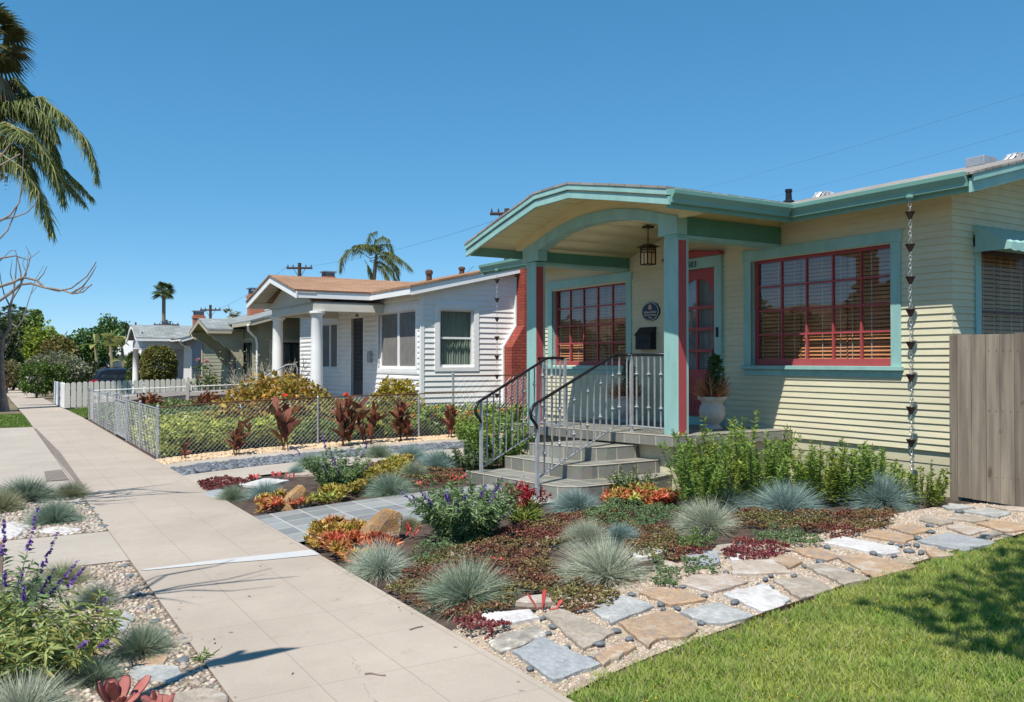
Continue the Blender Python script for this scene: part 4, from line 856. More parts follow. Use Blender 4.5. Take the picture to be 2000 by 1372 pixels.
window(O, fro, *of[0], M['olivetrim'], M['dark'], 2, 1, .1, .1, 0, .03, .05, True, 'screen', M['darkglass'], .06)
mb = MB(); wb(mb, fro, 31.2, 32.2, .017, .04, .3, 2.25); mb.build('door', plain('dark_red_door', (.10, .03, .03), .4, .1, 5, 0), O)
mb = MB()
def slabo(x0, x1, y0, y1): mb.add([(x0, y0, rzo(x0)), (x1, y0, rzo(x1)), (x1, y1, rzo(x1)), (x0, y1, rzo(x0))] + [(x0, y0, rzo(x0)-.05), (x1, y0, rzo(x1)-.05), (x1, y1, rzo(x1)-.05), (x0, y1, rzo(x0)-.05)], [(0, 1, 2, 3), (7, 6, 5, 4), (0, 4, 5, 1), (1, 5, 6, 2), (2, 6, 7, 3), (3, 7, 4, 0)])
slabo(7.1, 11.6, 27.6, 36.9); slabo(11.601, 16.1, 27.6, 36.9)
PO = [(29.9, 2.72), (31.3, 3.12), (32.9, 2.70)]; mb.strip(PO, [(y, z-.05) for y, z in PO], 'x', 6.3, 9.4); mb.build('roof', M['grayshingle'], O)
mb = MB(); mb.strip([(y, z-.052) for y, z in PO], [(y, z-.17) for y, z in PO], 'x', 6.3, 6.34); mb.box(6.34, 7.1, 29.9, 29.94, 2.56, 2.67); mb.box(7.1, 7.14, 27.6, 29.9, 2.76, 2.87); mb.prism([(7.15, rzo(7.15)-.055), (11.6, rzo(11.6)-.055), (11.6, rzo(11.6)-.19), (7.15, rzo(7.15)-.19)], 'y', 27.62, 27.66); mb.build('fascia', M['olivetrim'], O)
mb = MB(); mb.strip([(y, z-.06) for y, z in PO], [(y, z-.075) for y, z in PO], 'x', 6.34, 7.5); mb.quad((7.15, 27.66, 2.74), (11.6, 27.66, 4.07), (11.6, 28.29, 4.07), (7.15, 28.29, 2.74)); mb.quad((7.14, 27.7, 2.73), (7.54, 27.7, 2.83), (7.54, 36, 2.83), (7.14, 36, 2.73)); mb.build('soffit', plain('tan_soffit', (.40, .34, .22), .6, .05, 3, .08), O)
for y in (30.15, 32.65):
    mb = MB(); mb.prism([(6.36, 2.68), (6.36, 2.55), (6.5, 2.5), (6.6, 2.38), (6.75, 2.33), (6.9, 2.16), (7.05, 2.1), (7.53, 1.45), (7.53, 2.68)], 'y', y-.06, y+.06); mb.prism([(6.36, 2.56), (6.36, 2.52), (6.5, 2.47), (6.6, 2.35), (6.75, 2.3), (6.9, 2.13), (7.05, 2.07), (7.5, 1.45), (7.53, 1.48), (7.07, 2.1), (6.92, 2.17), (6.77, 2.34), (6.62, 2.39), (6.52, 2.51)], 'y', y-.075, y+.075); mb.build('knee_brace', M['olivetrim'], O)
mb = MB(); mb.tube([(7.08, 27.75, 2.78), (7.12, 27.85, 2.6), (7.45, 28.22, 2.38), (7.5, 28.24, 2.2), (7.5, 28.24, .3)], .035, 8); mb.build('downspout', M['white'], O)
mb = MB(); mb.tube([(7.1, 36.7, 2.75), (7.15, 36.55, 2.55), (7.5, 36.52, 2.4), (7.5, 36.52, .3)], .035, 8); mb.build('downspout', M['olivetrim'], O)
cowl_chimney(O, 388, 606, 36, 20, 2.6, M['orangebrick']); cowl_chimney(O, 500, 562, 33, 28, 2.6, M['orangebrick'])
# ------------------------------------------------------------ the blue grey house
B = thing('blue_grey_house', 'blue grey house with a grey curved porch roof on a pale column', 'house', (8.6, 48, 0))
frb = FRONT(8.6); sdb = SIDE(44.0); bs = ((9.4, 10.2, .95, 2.3),); gz = -.25
rzb = lambda x: 2.72+.3*(min(x, 2*12.5-x)-7.9)
mb = MB(); siding(mb, frb, 44, 53, gz, 2.75, .13, .016, (), jit=0); siding(mb, sdb, 8.6, 16.4, gz, 4., .13, .016, bs, jit=0, lim=lambda z: (8.6, 16.4) if z < 2.9 else (8.6+(z-2.9)/.3, 16.4-(z-2.9)/.3)); backing(mb, sdb, 8.6, 16.4, gz, 2.9, bs); backing(mb, frb, 44, 53, gz, 2.75); mb.box(16.3, 16.4, 44.1, 53, gz, 2.7); mb.box(8.7, 16.3, 52.9, 53, gz, 2.7); mb.build('wall', M['greysid'], B)
window(B, sdb, *bs[0], M['white'], M['white'], 1, 2, .14, .1, 0, .03, .05, True, None, M['darkglass'], .08)
mb = MB()
for k in range(14): z = 1.05+k*.085; mb.box(9.47, 10.13, 44.09, 44.12, z, z+.06)
mb.build('shutter', M['white'], B)
mb = MB()
def slabb(x0, x1, y0, y1): mb.add([(x0, y0, rzb(x0)), (x1, y0, rzb(x1)), (x1, y1, rzb(x1)), (x0, y1, rzb(x0))] + [(x0, y0, rzb(x0)-.05), (x1, y0, rzb(x1)-.05), (x1, y1, rzb(x1)-.05), (x0, y1, rzb(x0)-.05)], [(0, 1, 2, 3), (7, 6, 5, 4), (0, 4, 5, 1), (1, 5, 6, 2), (2, 6, 7, 3), (3, 7, 4, 0)])
slabb(7.9, 12.5, 43.4, 53.5); slabb(12.501, 17.1, 43.4, 53.5)
PB = [(45.75, 2.79), (46.0, 2.84), (46.4, 3.02), (46.8, 3.26), (47.2, 3.42), (47.55, 3.47), (47.9, 3.42), (48.3, 3.26), (48.7, 3.02), (49.1, 2.84), (49.5, 2.76)]
mb.strip(PB, [(y, z-.05) for y, z in PB], 'x', 6.3, 11.0); mb.build('roof', M['grayshingle'], B)
mb = MB(); mb.strip([(y, z-.052) for y, z in PB], [(y, z-.2) for y, z in PB], 'x', 6.3, 6.35); mb.box(6.35, 7.9, 45.75, 45.8, 2.62, 2.75); mb.box(7.9, 7.95, 43.4, 45.75, 2.6, 2.72); mb.prism([(7.95, rzb(7.95)-.055), (12.5, rzb(12.5)-.055), (12.5, rzb(12.5)-.2), (7.95, rzb(7.95)-.2)], 'y', 43.42, 43.46); mb.build('fascia', M['white'], B)
mb = MB(); mb.box(6.6, 8.58, 45.95, 46.2, 2.25, 2.62); mb.box(6.6, 6.85, 46.2, 49.1, 2.3, 2.62); mb.box(6.6, 6.63, 46.3, 48.9, 2.62, 3.2); mb.build('porch_beam', plain('pale_grey_paint', (.55, .55, .54), .6, .05, 3, .1), B)
mb = MB(); mb.lathe([(.2, gz), (.2, .0), (.165, .1), (.15, 1.2), (.14, 2.2), (.2, 2.22), (.2, 2.26)], (6.73, 46.08, 0), 18); mb.build('column', M['white'], B, smooth=True)
mb = MB(); mb.lathe([(.2, gz), (.2, .0), (.165, .1), (.15, 1.2), (.14, 2.2), (.2, 2.22), (.2, 2.26)], (6.73, 49.0, 0), 18); mb.build('column', M['white'], B, smooth=True)
mb = MB()
for k in range(6): wb(mb, frb, 44.3+k*.28, 44.5+k*.28, .017, .06, .3, 2.4)
mb.build('panel_door', M['white'], B)
mb = MB(); mb.tube([(7.92, 43.6, 2.6), (8.0, 43.7, 2.45), (8.5, 43.95, 2.2), (8.55, 43.96, gz)], .04, 8); mb.build('downspout', M['white'], B)
cowl_chimney(B, 325, 627, 52, 17, 2.6, M['orangebrick'])
# ------------------------------------------------------------ a white gabled house further down, and far roofs
p = at(200, 690, D=68); Fh = thing('far_white_house', 'small white gabled house behind the banana plants', 'house', (p.x, p.y, -.5))
x0, y0 = p.x, p.y; mb = MB(); mb.box(x0-.5, x0+7, y0-3.4, y0+3.4, -.6, 2.2); mb.prism([(y0-3.4, 2.2), (y0+3.4, 2.2), (y0, 3.3)], 'x', x0-.5, x0+7); mb.build('wall', M['white'], Fh)
mb = MB(); A_ = [(y0-3.9, 2.12), (y0, 3.42), (y0+3.9, 2.12)]; mb.strip(A_, [(y, z-.12) for y, z in A_], 'x', x0-1.2, x0+7.4); mb.build('roof', plain('pale_shingle', (.5, .49, .47), .9, .1, 4, .3), Fh)
mb = MB(); A_ = [(y0-1.3, 1.5), (y0, 2.6), (y0+1.3, 1.5)]; mb.strip(A_, [(y0-1.3, 1.45), (y0, 1.45), (y0+1.3, 1.45)], 'x', x0-.52, x0-.501); mb.build('gable_panel', plain('tan_gable', (.45, .34, .22), .8, .08, 4, .1), Fh)
for dy in (-2, 2): mb = MB(); mb.box(x0-.53, x0-.51, y0+dy-.5, y0+dy+.5, .3, 1.4); mb.build('window', M['darkglass'], Fh)
p = at(118, 722, D=90); T2 = thing('white_gate_pavilion', 'small white porch seen between the far trees', 'house', (p.x, p.y, -.7))
mb = MB(); mb.box(p.x, p.x+4, p.y-3, p.y+3, -.8, 1.2); mb.build('wall', M['white'], T2); mb = MB(); mb.prism([(p.y-3.4, 1.2), (p.y+3.4, 1.2), (p.y, 2.3)], 'x', p.x-.4, p.x+4.3); mb.build('roof', plain('far_grey_roof', (.3, .3, .3), .9, .1, 4, .2), T2)
# ------------------------------------------------------------ fences
def chain_mesh(a, b, z0f, z1f, cell=.078, r=.0018):
    """diamond wire between ground points a and b; z0f/z1f give bottom and top along it"""
    mb = MB(); a = Vector((*a, 0)); b = Vector((*b, 0)); L = (b-a).length; u = (b-a)/L; h = z1f(0)-z0f(0); n = int((L+h)/cell)
    for s_ in (0, 1):
        for k in range(n+1):
            t0 = k*cell-h; t1 = k*cell
            if s_: t0, t1 = t1, t0
            f0, f1 = 0., 1.
            if t1 != t0:
                lo, hi = sorted(((0-t0)/(t1-t0), (L-t0)/(t1-t0))); f0 = max(0, lo); f1 = min(1, hi)
            if f1-f0 < .02: continue
            P = lambda f: a+u*(t0+(t1-t0)*f)+Vector((0, 0, z0f(t0+(t1-t0)*f)*(1-f)+z1f(t0+(t1-t0)*f)*f))
            mb.tube([P(f0), P((f0+f1)/2)+Vector((u.y, -u.x, 0))*.004*(1-2*s_), P(f1)], r, 3, caps=False)
    return mb
def fpost(par, x, y, z0, z1, r=.024, cap=True):
    mb = MB(); mb.lathe([(r, z0), (r, z1), (r*1.25, z1+.001), (r*1.2, z1+.02), (r*.5, z1+.035)] if cap else [(r, z0), (r, z1)], (x, y, 0), 10); return mb.build('post', M['galv'], par, smooth=False)
fx = 2.5
Yf = lambda px_: fx*(at(px_, 900, X=fx).y/fx)
t = thing('chain_link_fence', 'galvanised chain link fence along the sidewalk in front of the white house', 'fence', (fx, 15.5, 0))
for px_ in (308, 273.6, 208.7, 193, 174): fpost(t, fx, Yf(px_), 0, .87)
yg0, yg1 = Yf(248), Yf(226)
for y in (yg0, yg1): fpost(t, fx, y, 0, .9, .03)
chain_mesh((fx, 15.52), (fx, yg0), lambda q: .02, lambda q: .85, .11, .0015).build('wire_mesh', M['galv'], t); chain_mesh((fx, yg1), (fx, Yf(172)), lambda q: .02, lambda q: .85, .12, .0015).build('wire_mesh', M['galv'], t)
mb = MB(); mb.tube([(fx, 15.52, .845), (fx, yg0, .845)], .012, 6); mb.tube([(fx, yg1, .845), (fx, Yf(172), .845)], .012, 6); mb.build('top_rail', M['galv'], t)
t = thing('chain_link_gate', 'narrow chain link gate with round latch loops in the sidewalk fence', 'gate', (fx, (yg0+yg1)/2, 0))
mb = MB(); ym = Yf(236); mb.tube([(fx-.02, yg0+.06, .06), (fx-.02, yg0+.06, .80), (fx-.02, yg1-.06, .80), (fx-.02, yg1-.06, .06), (fx-.02, yg0+.06, .06)], .017, 6); mb.tube([(fx-.02, ym, .06), (fx-.02, ym, .80)], .015, 6)
for y in (ym-.18, ym+.18):
    link(mb, (fx-.02, y, .88), .12, .09, .009, math.pi/2)
mb.build('gate_frame', M['galv'], t)
chain_mesh((fx-.02, yg0+.06), (fx-.02, yg1-.06), lambda q: .06, lambda q: .8).build('wire_mesh', M['galv'], t)
t = thing('chain_link_fence', 'rusty topped chain link fence between the canna plants and the gravel strip', 'fence', (5, 15.5, 0))
zg = lambda q: g(2.5+q); zt_ = lambda q: g(2.5+q)*.9+.87
m_ = chain_mesh((2.5, 15.5), (8.55, 15.5), lambda q: zg(q)+.02, zt_).build('wire_mesh', M['galv'], t)
mb = MB(); mb.tube([(2.5+k*.3, 15.5, zt_(k*.3)-.01) for k in range(21)], .011, 6)
for k in range(100): x = 2.53+k*.06; mb.tube([(x, 15.5, zt_(x-2.5)-.01), (x+.012, 15.5, zt_(x-2.5)+.03)], .004, 3)
mb.build('rusty_top_wire', M['rust'], t)
for px_ in (621, 818): p = at(px_, 800, Y=15.5); fpost(t, p.x, 15.5, 0, zt_(p.x-2.5)-.02, .02)
t = thing('chain_link_fence', 'short low chain link fence closing the side yard beside the white house wall', 'fence', (8.8, 16.2, .1))
p0 = at(885, 740, Y=16.6)
fpost(t, p0.x, 16.6, .1, 1.36, .024); chain_mesh((p0.x, 16.6), (12.2, 16.6), lambda q: .18, lambda q: 1.33).build('wire_mesh', M['galv'], t)
mb = MB(); mb.tube([(p0.x, 16.6, 1.33), (12.2, 16.6, 1.33)], .012, 6); mb.build('top_rail', M['rust'], t)
# cream board fence at the far side of the white house garden
t = thing('cream_board_fence', 'low cream board fence topped with wire, far side of the white house garden', 'fence', (5.5, 27.4, 0))
x = 2.62; mb = MB()
while x < 8.5: zb = g(x, 27.4); mb.box(x, x+.19, 27.44, 27.46, zb+.02, zb+.62); x += .194
mb.build('board_panel', M['cream'], t)
mb = MB()
for a, b, h0, h1 in ((2.62, 5.2, .42, .50), (5.2, 8.5, .46, .52)):
    mb.add([(a, 27.36, g(a)+h0), (b, 27.36, g(b)+h1), (b, 27.43, g(b)+h1), (a, 27.43, g(a)+h0), (a, 27.36, g(a)+h0+.12), (b, 27.36, g(b)+h1+.12), (b, 27.43, g(b)+h1+.12), (a, 27.43, g(a)+h0+.12)], [(0, 1, 2, 3), (7, 6, 5, 4), (0, 4, 5, 1), (1, 5, 6, 2), (2, 6, 7, 3), (3, 7, 4, 0)])
mb.build('rail', M['cream'], t)
mb = MB(); mb.tube([(2.6, 27.4, .80), (8.5, 27.4, g(8.5)+.80)], .014, 5); mb.tube([(2.6, 27.4, .62), (8.5, 27.4, g(8.5)+.66)], .006, 4)
for k in range(34): x = 2.6+k*.178; mb.tube([(x, 27.4, .62), (x, 27.4, g(x)+.80)], .005, 3)
mb.build('top_wire', M['white'], t)
for x in (2.6, 5.2, 6.75, 8.5): mb = MB(); mb.box(x-.045, x+.045, 27.35, 27.44, g(x)-.02, g(x)+.84); mb.build('post', M['cream'], t)
# picket fence
def picket(name, label, p0_, p1_, h, wd, gap, mat, zf, gate=None):
    t = thing(name, label, 'fence', (*p0_, zf(*p0_))); a = Vector((*p0_, 0)); b = Vector((*p1_, 0)); L = (b-a).length; u = (b-a)/L; nrm = Vector((u.y, -u.x, 0))
    mb = MB(); q = 0; parts = []
    while q < L:
        c = a+u*(q+wd/2); z = zf(c.x, c.y); hh = wd/2; 
        prof = [(-hh, .04), (hh, .04), (hh, h-.05), (hh*.6, h-.012), (0, h), (-hh*.6, h-.012), (-hh, h-.05)]
        f = [c+u*s_+nrm*.012+Vector((0, 0, z+zz)) for s_, zz in prof]; k = [c+u*s_-nrm*.012+Vector((0, 0, z+zz)) for s_, zz in prof]; n = len(prof)
        mb.add(f+k, [tuple(range(n)), tuple(range(n, 2*n))[::-1]]+[(i, n+i, n+(i+1) % n, (i+1) % n) for i in range(n)]); q += wd+gap
    mb.build('picket_panel', mat, t)
    mb = MB()
    for zz in (.22, h-.22):
        pa, pb = a-nrm*.03, b-nrm*.03; za, zb = zf(*p0_)+zz, zf(*p1_)+zz
        mb.add([pa+Vector((0, 0, za)), pb+Vector((0, 0, zb)), pb-nrm*.03+Vector((0, 0, zb)), pa-nrm*.03+Vector((0, 0, za)), pa+Vector((0, 0, za+.08)), pb+Vector((0, 0, zb+.08)), pb-nrm*.03+Vector((0, 0, zb+.08)), pa-nrm*.03+Vector((0, 0, za+.08))], [(0, 1, 2, 3), (7, 6, 5, 4), (0, 4, 5, 1), (1, 5, 6, 2), (2, 6, 7, 3), (3, 7, 4, 0)])
    mb.build('rail', mat, t)
    return t
zfp = lambda x, y: g(2.4, y)
zfq = lambda x, y: g(min(x, 3.0), 34.2)+.02*max(0, x-3)
picket('picket_fence', 'white picket fence running from the sidewalk toward the olive house', (2.42, 34.3), (9.0, 34.3), .93, .155, .03, M['picket'], zfq)
t = picket('picket_fence', 'white picket fence facing the sidewalk, with a gate', (2.40, 39.6), (2.40, 34.33), .93, .14, .012, M['white'], zfp)
mb = MB()
for z in (.3, .62): mb.box(2.36, 2.385, 36.1, 36.2, zfp(0, 36)+z, zfp(0, 36)+z+.1)
mb.build('hinge', M['black'], t)
t = picket('picket_fence', 'far low white picket fence beyond the tall green hedge', (2.3, 74), (2.3, 58), 1.0, .3, .02, M['white'], lambda x, y: g(0, y))
# ------------------------------------------------------------ vehicles
def suv(px_, D_, zb, label, paint):
    c = at(px_, 745, D=D_); x0, y0 = c.x, c.y
    t = thing('suv', label, 'car', (x0+2.2, y0, zb))
    P = lambda l: [(x0+a, zb+b) for a, b in l]
    W_ = .92
    def loft(sec, name, mat, par=t):
        mb = MB(); n = len(sec[0][1]); vs = [(p[0], y0+y, p[1]) for y, s in sec for p in P(s)]
        mb.add(vs, [tuple(range(n))[::-1], tuple(range(len(vs)-n, len(vs)))]+[(i*n+j, i*n+(j+1) % n, (i+1)*n+(j+1) % n, (i+1)*n+j) for i in range(len(sec)-1) for j in range(n)])
        return mb.build(name, mat, par, bevel=.03)
    low = [(.02, .35), (.0, .55), (.03, .95), (.25, 1.02), (3.4, 1.0), (4.3, .9), (4.55, .75), (4.6, .4), (4.5, .28), (.2, .28)]
    lowi = [(a, b*.98+.01) for a, b in low]
    body = loft([(-W_, [(a*.98+.05, b) for a, b in lowi]), (-W_+.06, low), (W_-.06, low), (W_, [(a*.98+.05, b) for a, b in lowi])], 'body', paint)
    up = [(.10, .98), (.36, 1.50), (.7, 1.60), (2.3, 1.62), (2.7, 1.55), (3.5, 1.0)]
    loft([(-W_+.05, [(a, b) for a, b in up[:1]]+[(a+.05, b-.06) for a, b in up[1:5]]+[up[5]]), (-W_+.2, up), (W_-.2, up), (W_-.05, [up[0]]+[(a+.05, b-.06) for a, b in up[1:5]]+[up[5]])], 'cabin', paint)
    sg = plain('car_window_glass', (.03, .045, .06), .08, .05, 3, 0, spec=.8)
    for wn_ in ([(.55, 1.05), (.42, 1.1), (.62, 1.47), (1.25, 1.5), (1.25, 1.05)], [(1.33, 1.05), (1.33, 1.5), (2.2, 1.5), (2.3, 1.05)], [(2.38, 1.05), (2.28, 1.5), (2.6, 1.47), (3.25, 1.05)]):
        for s_ in (-1, 1):
            mb = MB(); q = P(wn_); yo = y0+s_*(W_-.035); yi = y0+s_*(W_-.11)
            mb.add([(a, yo if b-zb < 1.3 else yi+s_*.04, b) for a, b in q], [tuple(range(len(q)))]); mb.build('side_window', sg, t)
    mb = MB(); mb.add([(x0+.085, y0-.68, zb+1.03), (x0+.085, y0+.68, zb+1.03), (x0+.305, y0+.6, zb+1.44), (x0+.305, y0-.6, zb+1.44)], [(0, 1, 2, 3)]); mb.build('rear_window', sg, t)
    for s_ in (-1, 1):
        mb = MB(); mb.prism([(x0-.012, zb+.78), (x0+.02, zb+1.0), (x0+.28, zb+.98), (x0+.34, zb+.88), (x0+.12, zb+.78)], 'y', y0+s_*(W_-.2), y0+s_*(W_+.006)); mb.build('tail_light', M['taillight'], t, bevel=.01)
    for a in (.85, 3.65):
        for s_ in (-1, 1):
            mb = MB(); k = 20; mb.prism([(x0+a+.34*math.cos(2*math.pi*j/k), zb+.34+.34*math.sin(2*math.pi*j/k)) for j in range(k)], 'y', y0+s_*(W_-.2), y0+s_*(W_+.01)); wh = mb.build('wheel', M['tyre'], t)
            mb = MB(); mb.prism([(x0+a+.2*math.cos(2*math.pi*j/k), zb+.34+.2*math.sin(2*math.pi*j/k)) for j in range(k)], 'y', y0+s_*(W_+.011), y0+s_*(W_+.02)); mb.build('rim', M['galv'], wh)
    mb = MB(); mb.box(x0+3.0, x0+3.2, y0-W_-.17, y0-W_, zb+1.03, zb+1.18); mb.build('mirror', paint, t, bevel=.03)
    for s_ in (-1, 1):
        mb = MB(); mb.tube([(x0+.6, y0+s_*.62, zb+1.6), (x0+.7, y0+s_*.62, zb+1.66), (x0+2.2, y0+s_*.62, zb+1.67), (x0+2.3, y0+s_*.62, zb+1.62)], .02, 6); mb.build('roof_rail', M['black'], t)
suv(176, 47, -.36, 'dark blue suv parked in the driveway behind the picket fence', M['carpaint'])
suv(20, 92, -.75, 'pale car parked far down the street, half hidden behind the far white pickets', M['carpaint2'])
# flag
p = at(213, 716, X=7.5); q = at(185, 679, X=7.1); t = thing('flag', 'faded flag drooping from a slanted pole near the banana plants', 'flag', p)
mb = MB(); mb.tube([p, q], .025, 6); mb.build('flag_pole', M['white'], t)
mb = MB(); d = (q-p).normalized(); n = 8; m__ = 10
def fp(i, j): a = q-d*(.15+.75*i/n); s_ = j/m__; return a+Vector((.05*math.sin(i*1.3+s_*4), -.35*s_*(i/n-.2), -1.75*s_*(1-.35*i/n)))
for i in range(n):
    for j in range(m__): mb.quad(fp(i, j), fp(i+1, j), fp(i+1, j+1), fp(i, j+1), 1 if i < 2 and j > 0 else 0)
mb.build('flag_cloth', [M['flagcloth'], M['flagred']], t, smooth=True)
# ------------------------------------------------------------ utility poles and cables
def pole(px_, ytop, D_, arm_px, label, two=False):
    c = at(px_, ytop, D=D_); t = thing('utility_pole', label, 'utility pole', (c.x, c.y, -.5), 'utility poles behind the houses')
    mb = MB(); mb.tube([(c.x, c.y, -.5), (c.x, c.y, c.z)], [.17, .12], 10); mb.build('pole_shaft', M['pole'], t)
    s_ = arm_px/FPX*D_/2; zz = c.z-.35*(D_/60)
    for k in range(2 if two else 1):
        mb = MB(); z = zz-k*1.1; u = Vector((c_r[0], c_r[1], 0)); v = Vector((-u.y, u.x, 0))
        for q_ in (Vector((c.x, c.y, z)),):
            mb.tube([q_-u*s_, q_+u*s_], .075, 6)
        for f in (-.9, -.5, .5, .9): mb.lathe([(.03, 0), (.05, .05), (.03, .16)], (c.x+u.x*s_*f, c.y+u.y*s_*f, z+.07), 6)
        mb.build('crossarm', M['pole'], t)
    mb = MB()
    for s2 in (-1, 1): mb.tube([Vector((c.x, c.y, zz-.7)), Vector((c.x, c.y, zz))+u*s_*.5*s2], .02, 4)
    mb.build('brace', M['pole'], t); return [Vector((c.x, c.y, zz+.15))+u*s_*f for f in (-.9, .9)]
E1 = pole(585, 514, 60, 50, 'timber utility pole with crossarm behind the tan roof peak'); E2 = pole(411, 596, 80, 40, 'timber utility pole with crossarm above the olive house roof', True)
pole(325, 625, 85, 50, 'timber utility pole with crossarm beside the tall fan palm trunk'); pole(265, 630, 120, 30, 'distant utility pole left of the curved grey roof')
pole(990, 408, 40, 66, 'utility pole whose crossarm shows beside the arched porch roof')
def cable(pts, r, label):
    mb = MB()
    for a, b in zip(pts, pts[1:]):
        s_ = (b-a).length*.012; mb.tube([a.lerp(b, k/14)-Vector((0, 0, 4*s_*k/14*(1-k/14))) for k in range(15)], r, 4)
    tag(mb.build('power_line', M['wire']), label, 'cable', 'overhead cables')
cable([at(1180, 415, D=34), at(2060, 165, D=24)], .0022, 'highest thin cable crossing the sky above the porch roof')
cable([at(1350, 420, D=36), at(2060, 235, D=27)], .0025, 'thin cable crossing the sky just above the right-hand roof')
cable([E1[1], at(985, 425, D=40)], .006, 'cable running from the pole behind the tan roof to the porch roof'); cable([E2[1], E1[0]], .008, 'cable joining the two poles behind the houses')
cable([at(925, 520, D=30), at(880, 560, D=28)], .007, 'short cable dropping to the white house roof')
# ------------------------------------------------------------ plants: makers
def fescue_proto(cols, n=3600, up0=.12, loose=.0, lean=(0, 0)):
    nb = NB(); D = dirs(n, up0, 1.); r = NR.uniform(0, .16, n)**1; a = NR.uniform(0, 6.283, n)
    P = np.stack([r*np.cos(a), r*np.sin(a), np.zeros(n)], 1); D = D+np.c_[P[:, :2]*1.5, np.zeros(n)]+NR.normal(0, .06+loose, (n, 3)); D[:, 2] = np.abs(D[:, 2])+.03; D[:, 0] += lean[0]; D[:, 1] += lean[1]
    L = NR.uniform(.60, 1.08, n); out = D.copy(); out[:, 2] = 0
    bend = out*.16+NR.normal(0, .07, (n, 3)); bend[:, 2] = -.42*(1.15-np.clip(D[:, 2], 0, 1))-.04
    nb.blades(P, D, L, NR.uniform(.0038, .0068, n), bend, rcol(n, *cols, j=.16), (1, .9, .6, .06))
    n2 = 260; D = dirs(n2, -.05, .4); D[:, 2] = np.abs(D[:, 2])*.6+.03
    nb.blades(np.zeros((n2, 3)), D, NR.uniform(.4, .8, n2), .009, (0, 0, -.1), rcol(n2, (.40, .34, .22), (.30, .24, .15)), (1, .8, .1))
    o = nb.build('fescue_clump', M['blade']); return o
FES = {'blue': [(.26, .37, .34), (.38, .48, .44), (.18, .27, .245)], 'silver': [(.44, .50, .41), (.31, .41, .34), (.54, .54, .41)], 'green': [(.22, .33, .24), (.32, .42, .32), (.14, .23, .16), (.40, .43, .33)], 'straw': [(.46, .41, .25), (.33, .36, .22), (.22, .28, .17)]}
FP = {}
def fescue(px_, yb, hw, kind, label, hs=1.):
    p = G(px_, yb-hw*.22); d = (Vector((p.x, p.y, p.z-CH))).dot(Vector(c_f)); r = hw/FPX*d*1.17
    lst = FP.setdefault(kind, [])
    if len(lst) < 4: o = fescue_proto(FES[kind]+([(.44, .40, .25)] if R.random() < .5 else []), R.randrange(2400, 4000), R.uniform(.05, .2), R.uniform(0, .08), (R.gauss(0, .22), R.gauss(0, .22))); lst.append(o)
    else: s_ = lst[len(label) % 4]; o = s_.copy(); col.objects.link(o)
    o.location = (p.x, p.y, p.z-.01); o.rotation_euler = (R.uniform(-.1, .1), R.uniform(-.1, .1), R.uniform(0, 6.28)); o.scale = (r*R.uniform(.92, 1.08), r*R.uniform(.82, 1.08), r*hs*R.uniform(.92, 1.05))
    return tag(o, label, 'ornamental grass', 'blue fescue clumps')
for a in [
    (745, 1134, 70, 'silver', 'silvery fescue clump between the orange succulents and the sidewalk'), (912, 1194, 96, 'green', 'large dark green fescue clump overhanging the sidewalk edge', .95),
    (1185, 1150, 90, 'silver', 'wide silvery green fescue clump behind the red paddle plant'), (1150, 1072, 52, 'silver', 'ragged pale fescue clump in the middle of the brown sedum', 1.1),
    (1206, 1064, 42, 'blue', 'small blue fescue clump touching the ragged pale one'), (1386, 1050, 66, 'silver', 'tall pale silver fescue mound in front of the green shrubs', 1.15),
    (1412, 1000, 58, 'blue', 'blue fescue mound half hidden behind the pale silver mound'), (1536, 1016, 66, 'blue', 'spiky blue fescue mound below the big window'), (1726, 1003, 72, 'blue', 'big blue green fescue mound under the rain chain'),
    (1130, 1005, 48, 'blue', 'blue fescue mound at the foot of the steps'), (762, 976, 50, 'green', 'fescue mound on the near left edge of the slate path', .9), (516, 981, 40, 'blue', 'blue fescue clump behind the smaller boulder'),
    (455, 982, 34, 'green', 'fescue clump closest to the sidewalk in the left bed'), (742, 900, 34, 'green', 'small fescue clump beside the driveway strip'), (800, 908, 38, 'blue', 'fescue clump in the back row by the pebble channel'),
    (856, 925, 46, 'blue', 'large fescue clump beside the steps in the left bed'), (812, 938, 34, 'green', 'fescue clump under the yellow succulents in the left bed'), (608, 922, 36, 'green', 'fescue clump behind the left bed sage'), (577, 930, 20, 'blue', 'tiny fescue tuft in the left bed'),
    (797, 1035, 28, 'straw', 'small dry fescue clump behind the ochre boulder'),
    (52, 992, 62, 'green', 'dark green fescue in the upper parkway bed', .9), (108, 1034, 54, 'green', 'fescue nearest the flat white stones in the upper parkway bed'), (5, 1010, 50, 'straw', 'dry fescue cut by the left picture edge'), (140, 980, 36, 'straw', 'straw coloured fescue at the right end of the upper parkway bed'),
    (122, 1150, 56, 'straw', 'straw coloured fescue beside the parkway path', .8), (70, 1172, 46, 'green', 'fescue behind the purple sage in the parkway'), (196, 1192, 50, 'silver', 'rounded grey green fescue beside the parkway gravel'),
    (276, 1292, 68, 'green', 'dense blue green fescue by the sidewalk in the parkway', 1.05), (185, 1345, 56, 'green', 'dark fescue behind the red fleshy rosettes'), (45, 1432, 108, 'silver', 'silver fescue in the lower left corner', .95)]: fescue(*a)
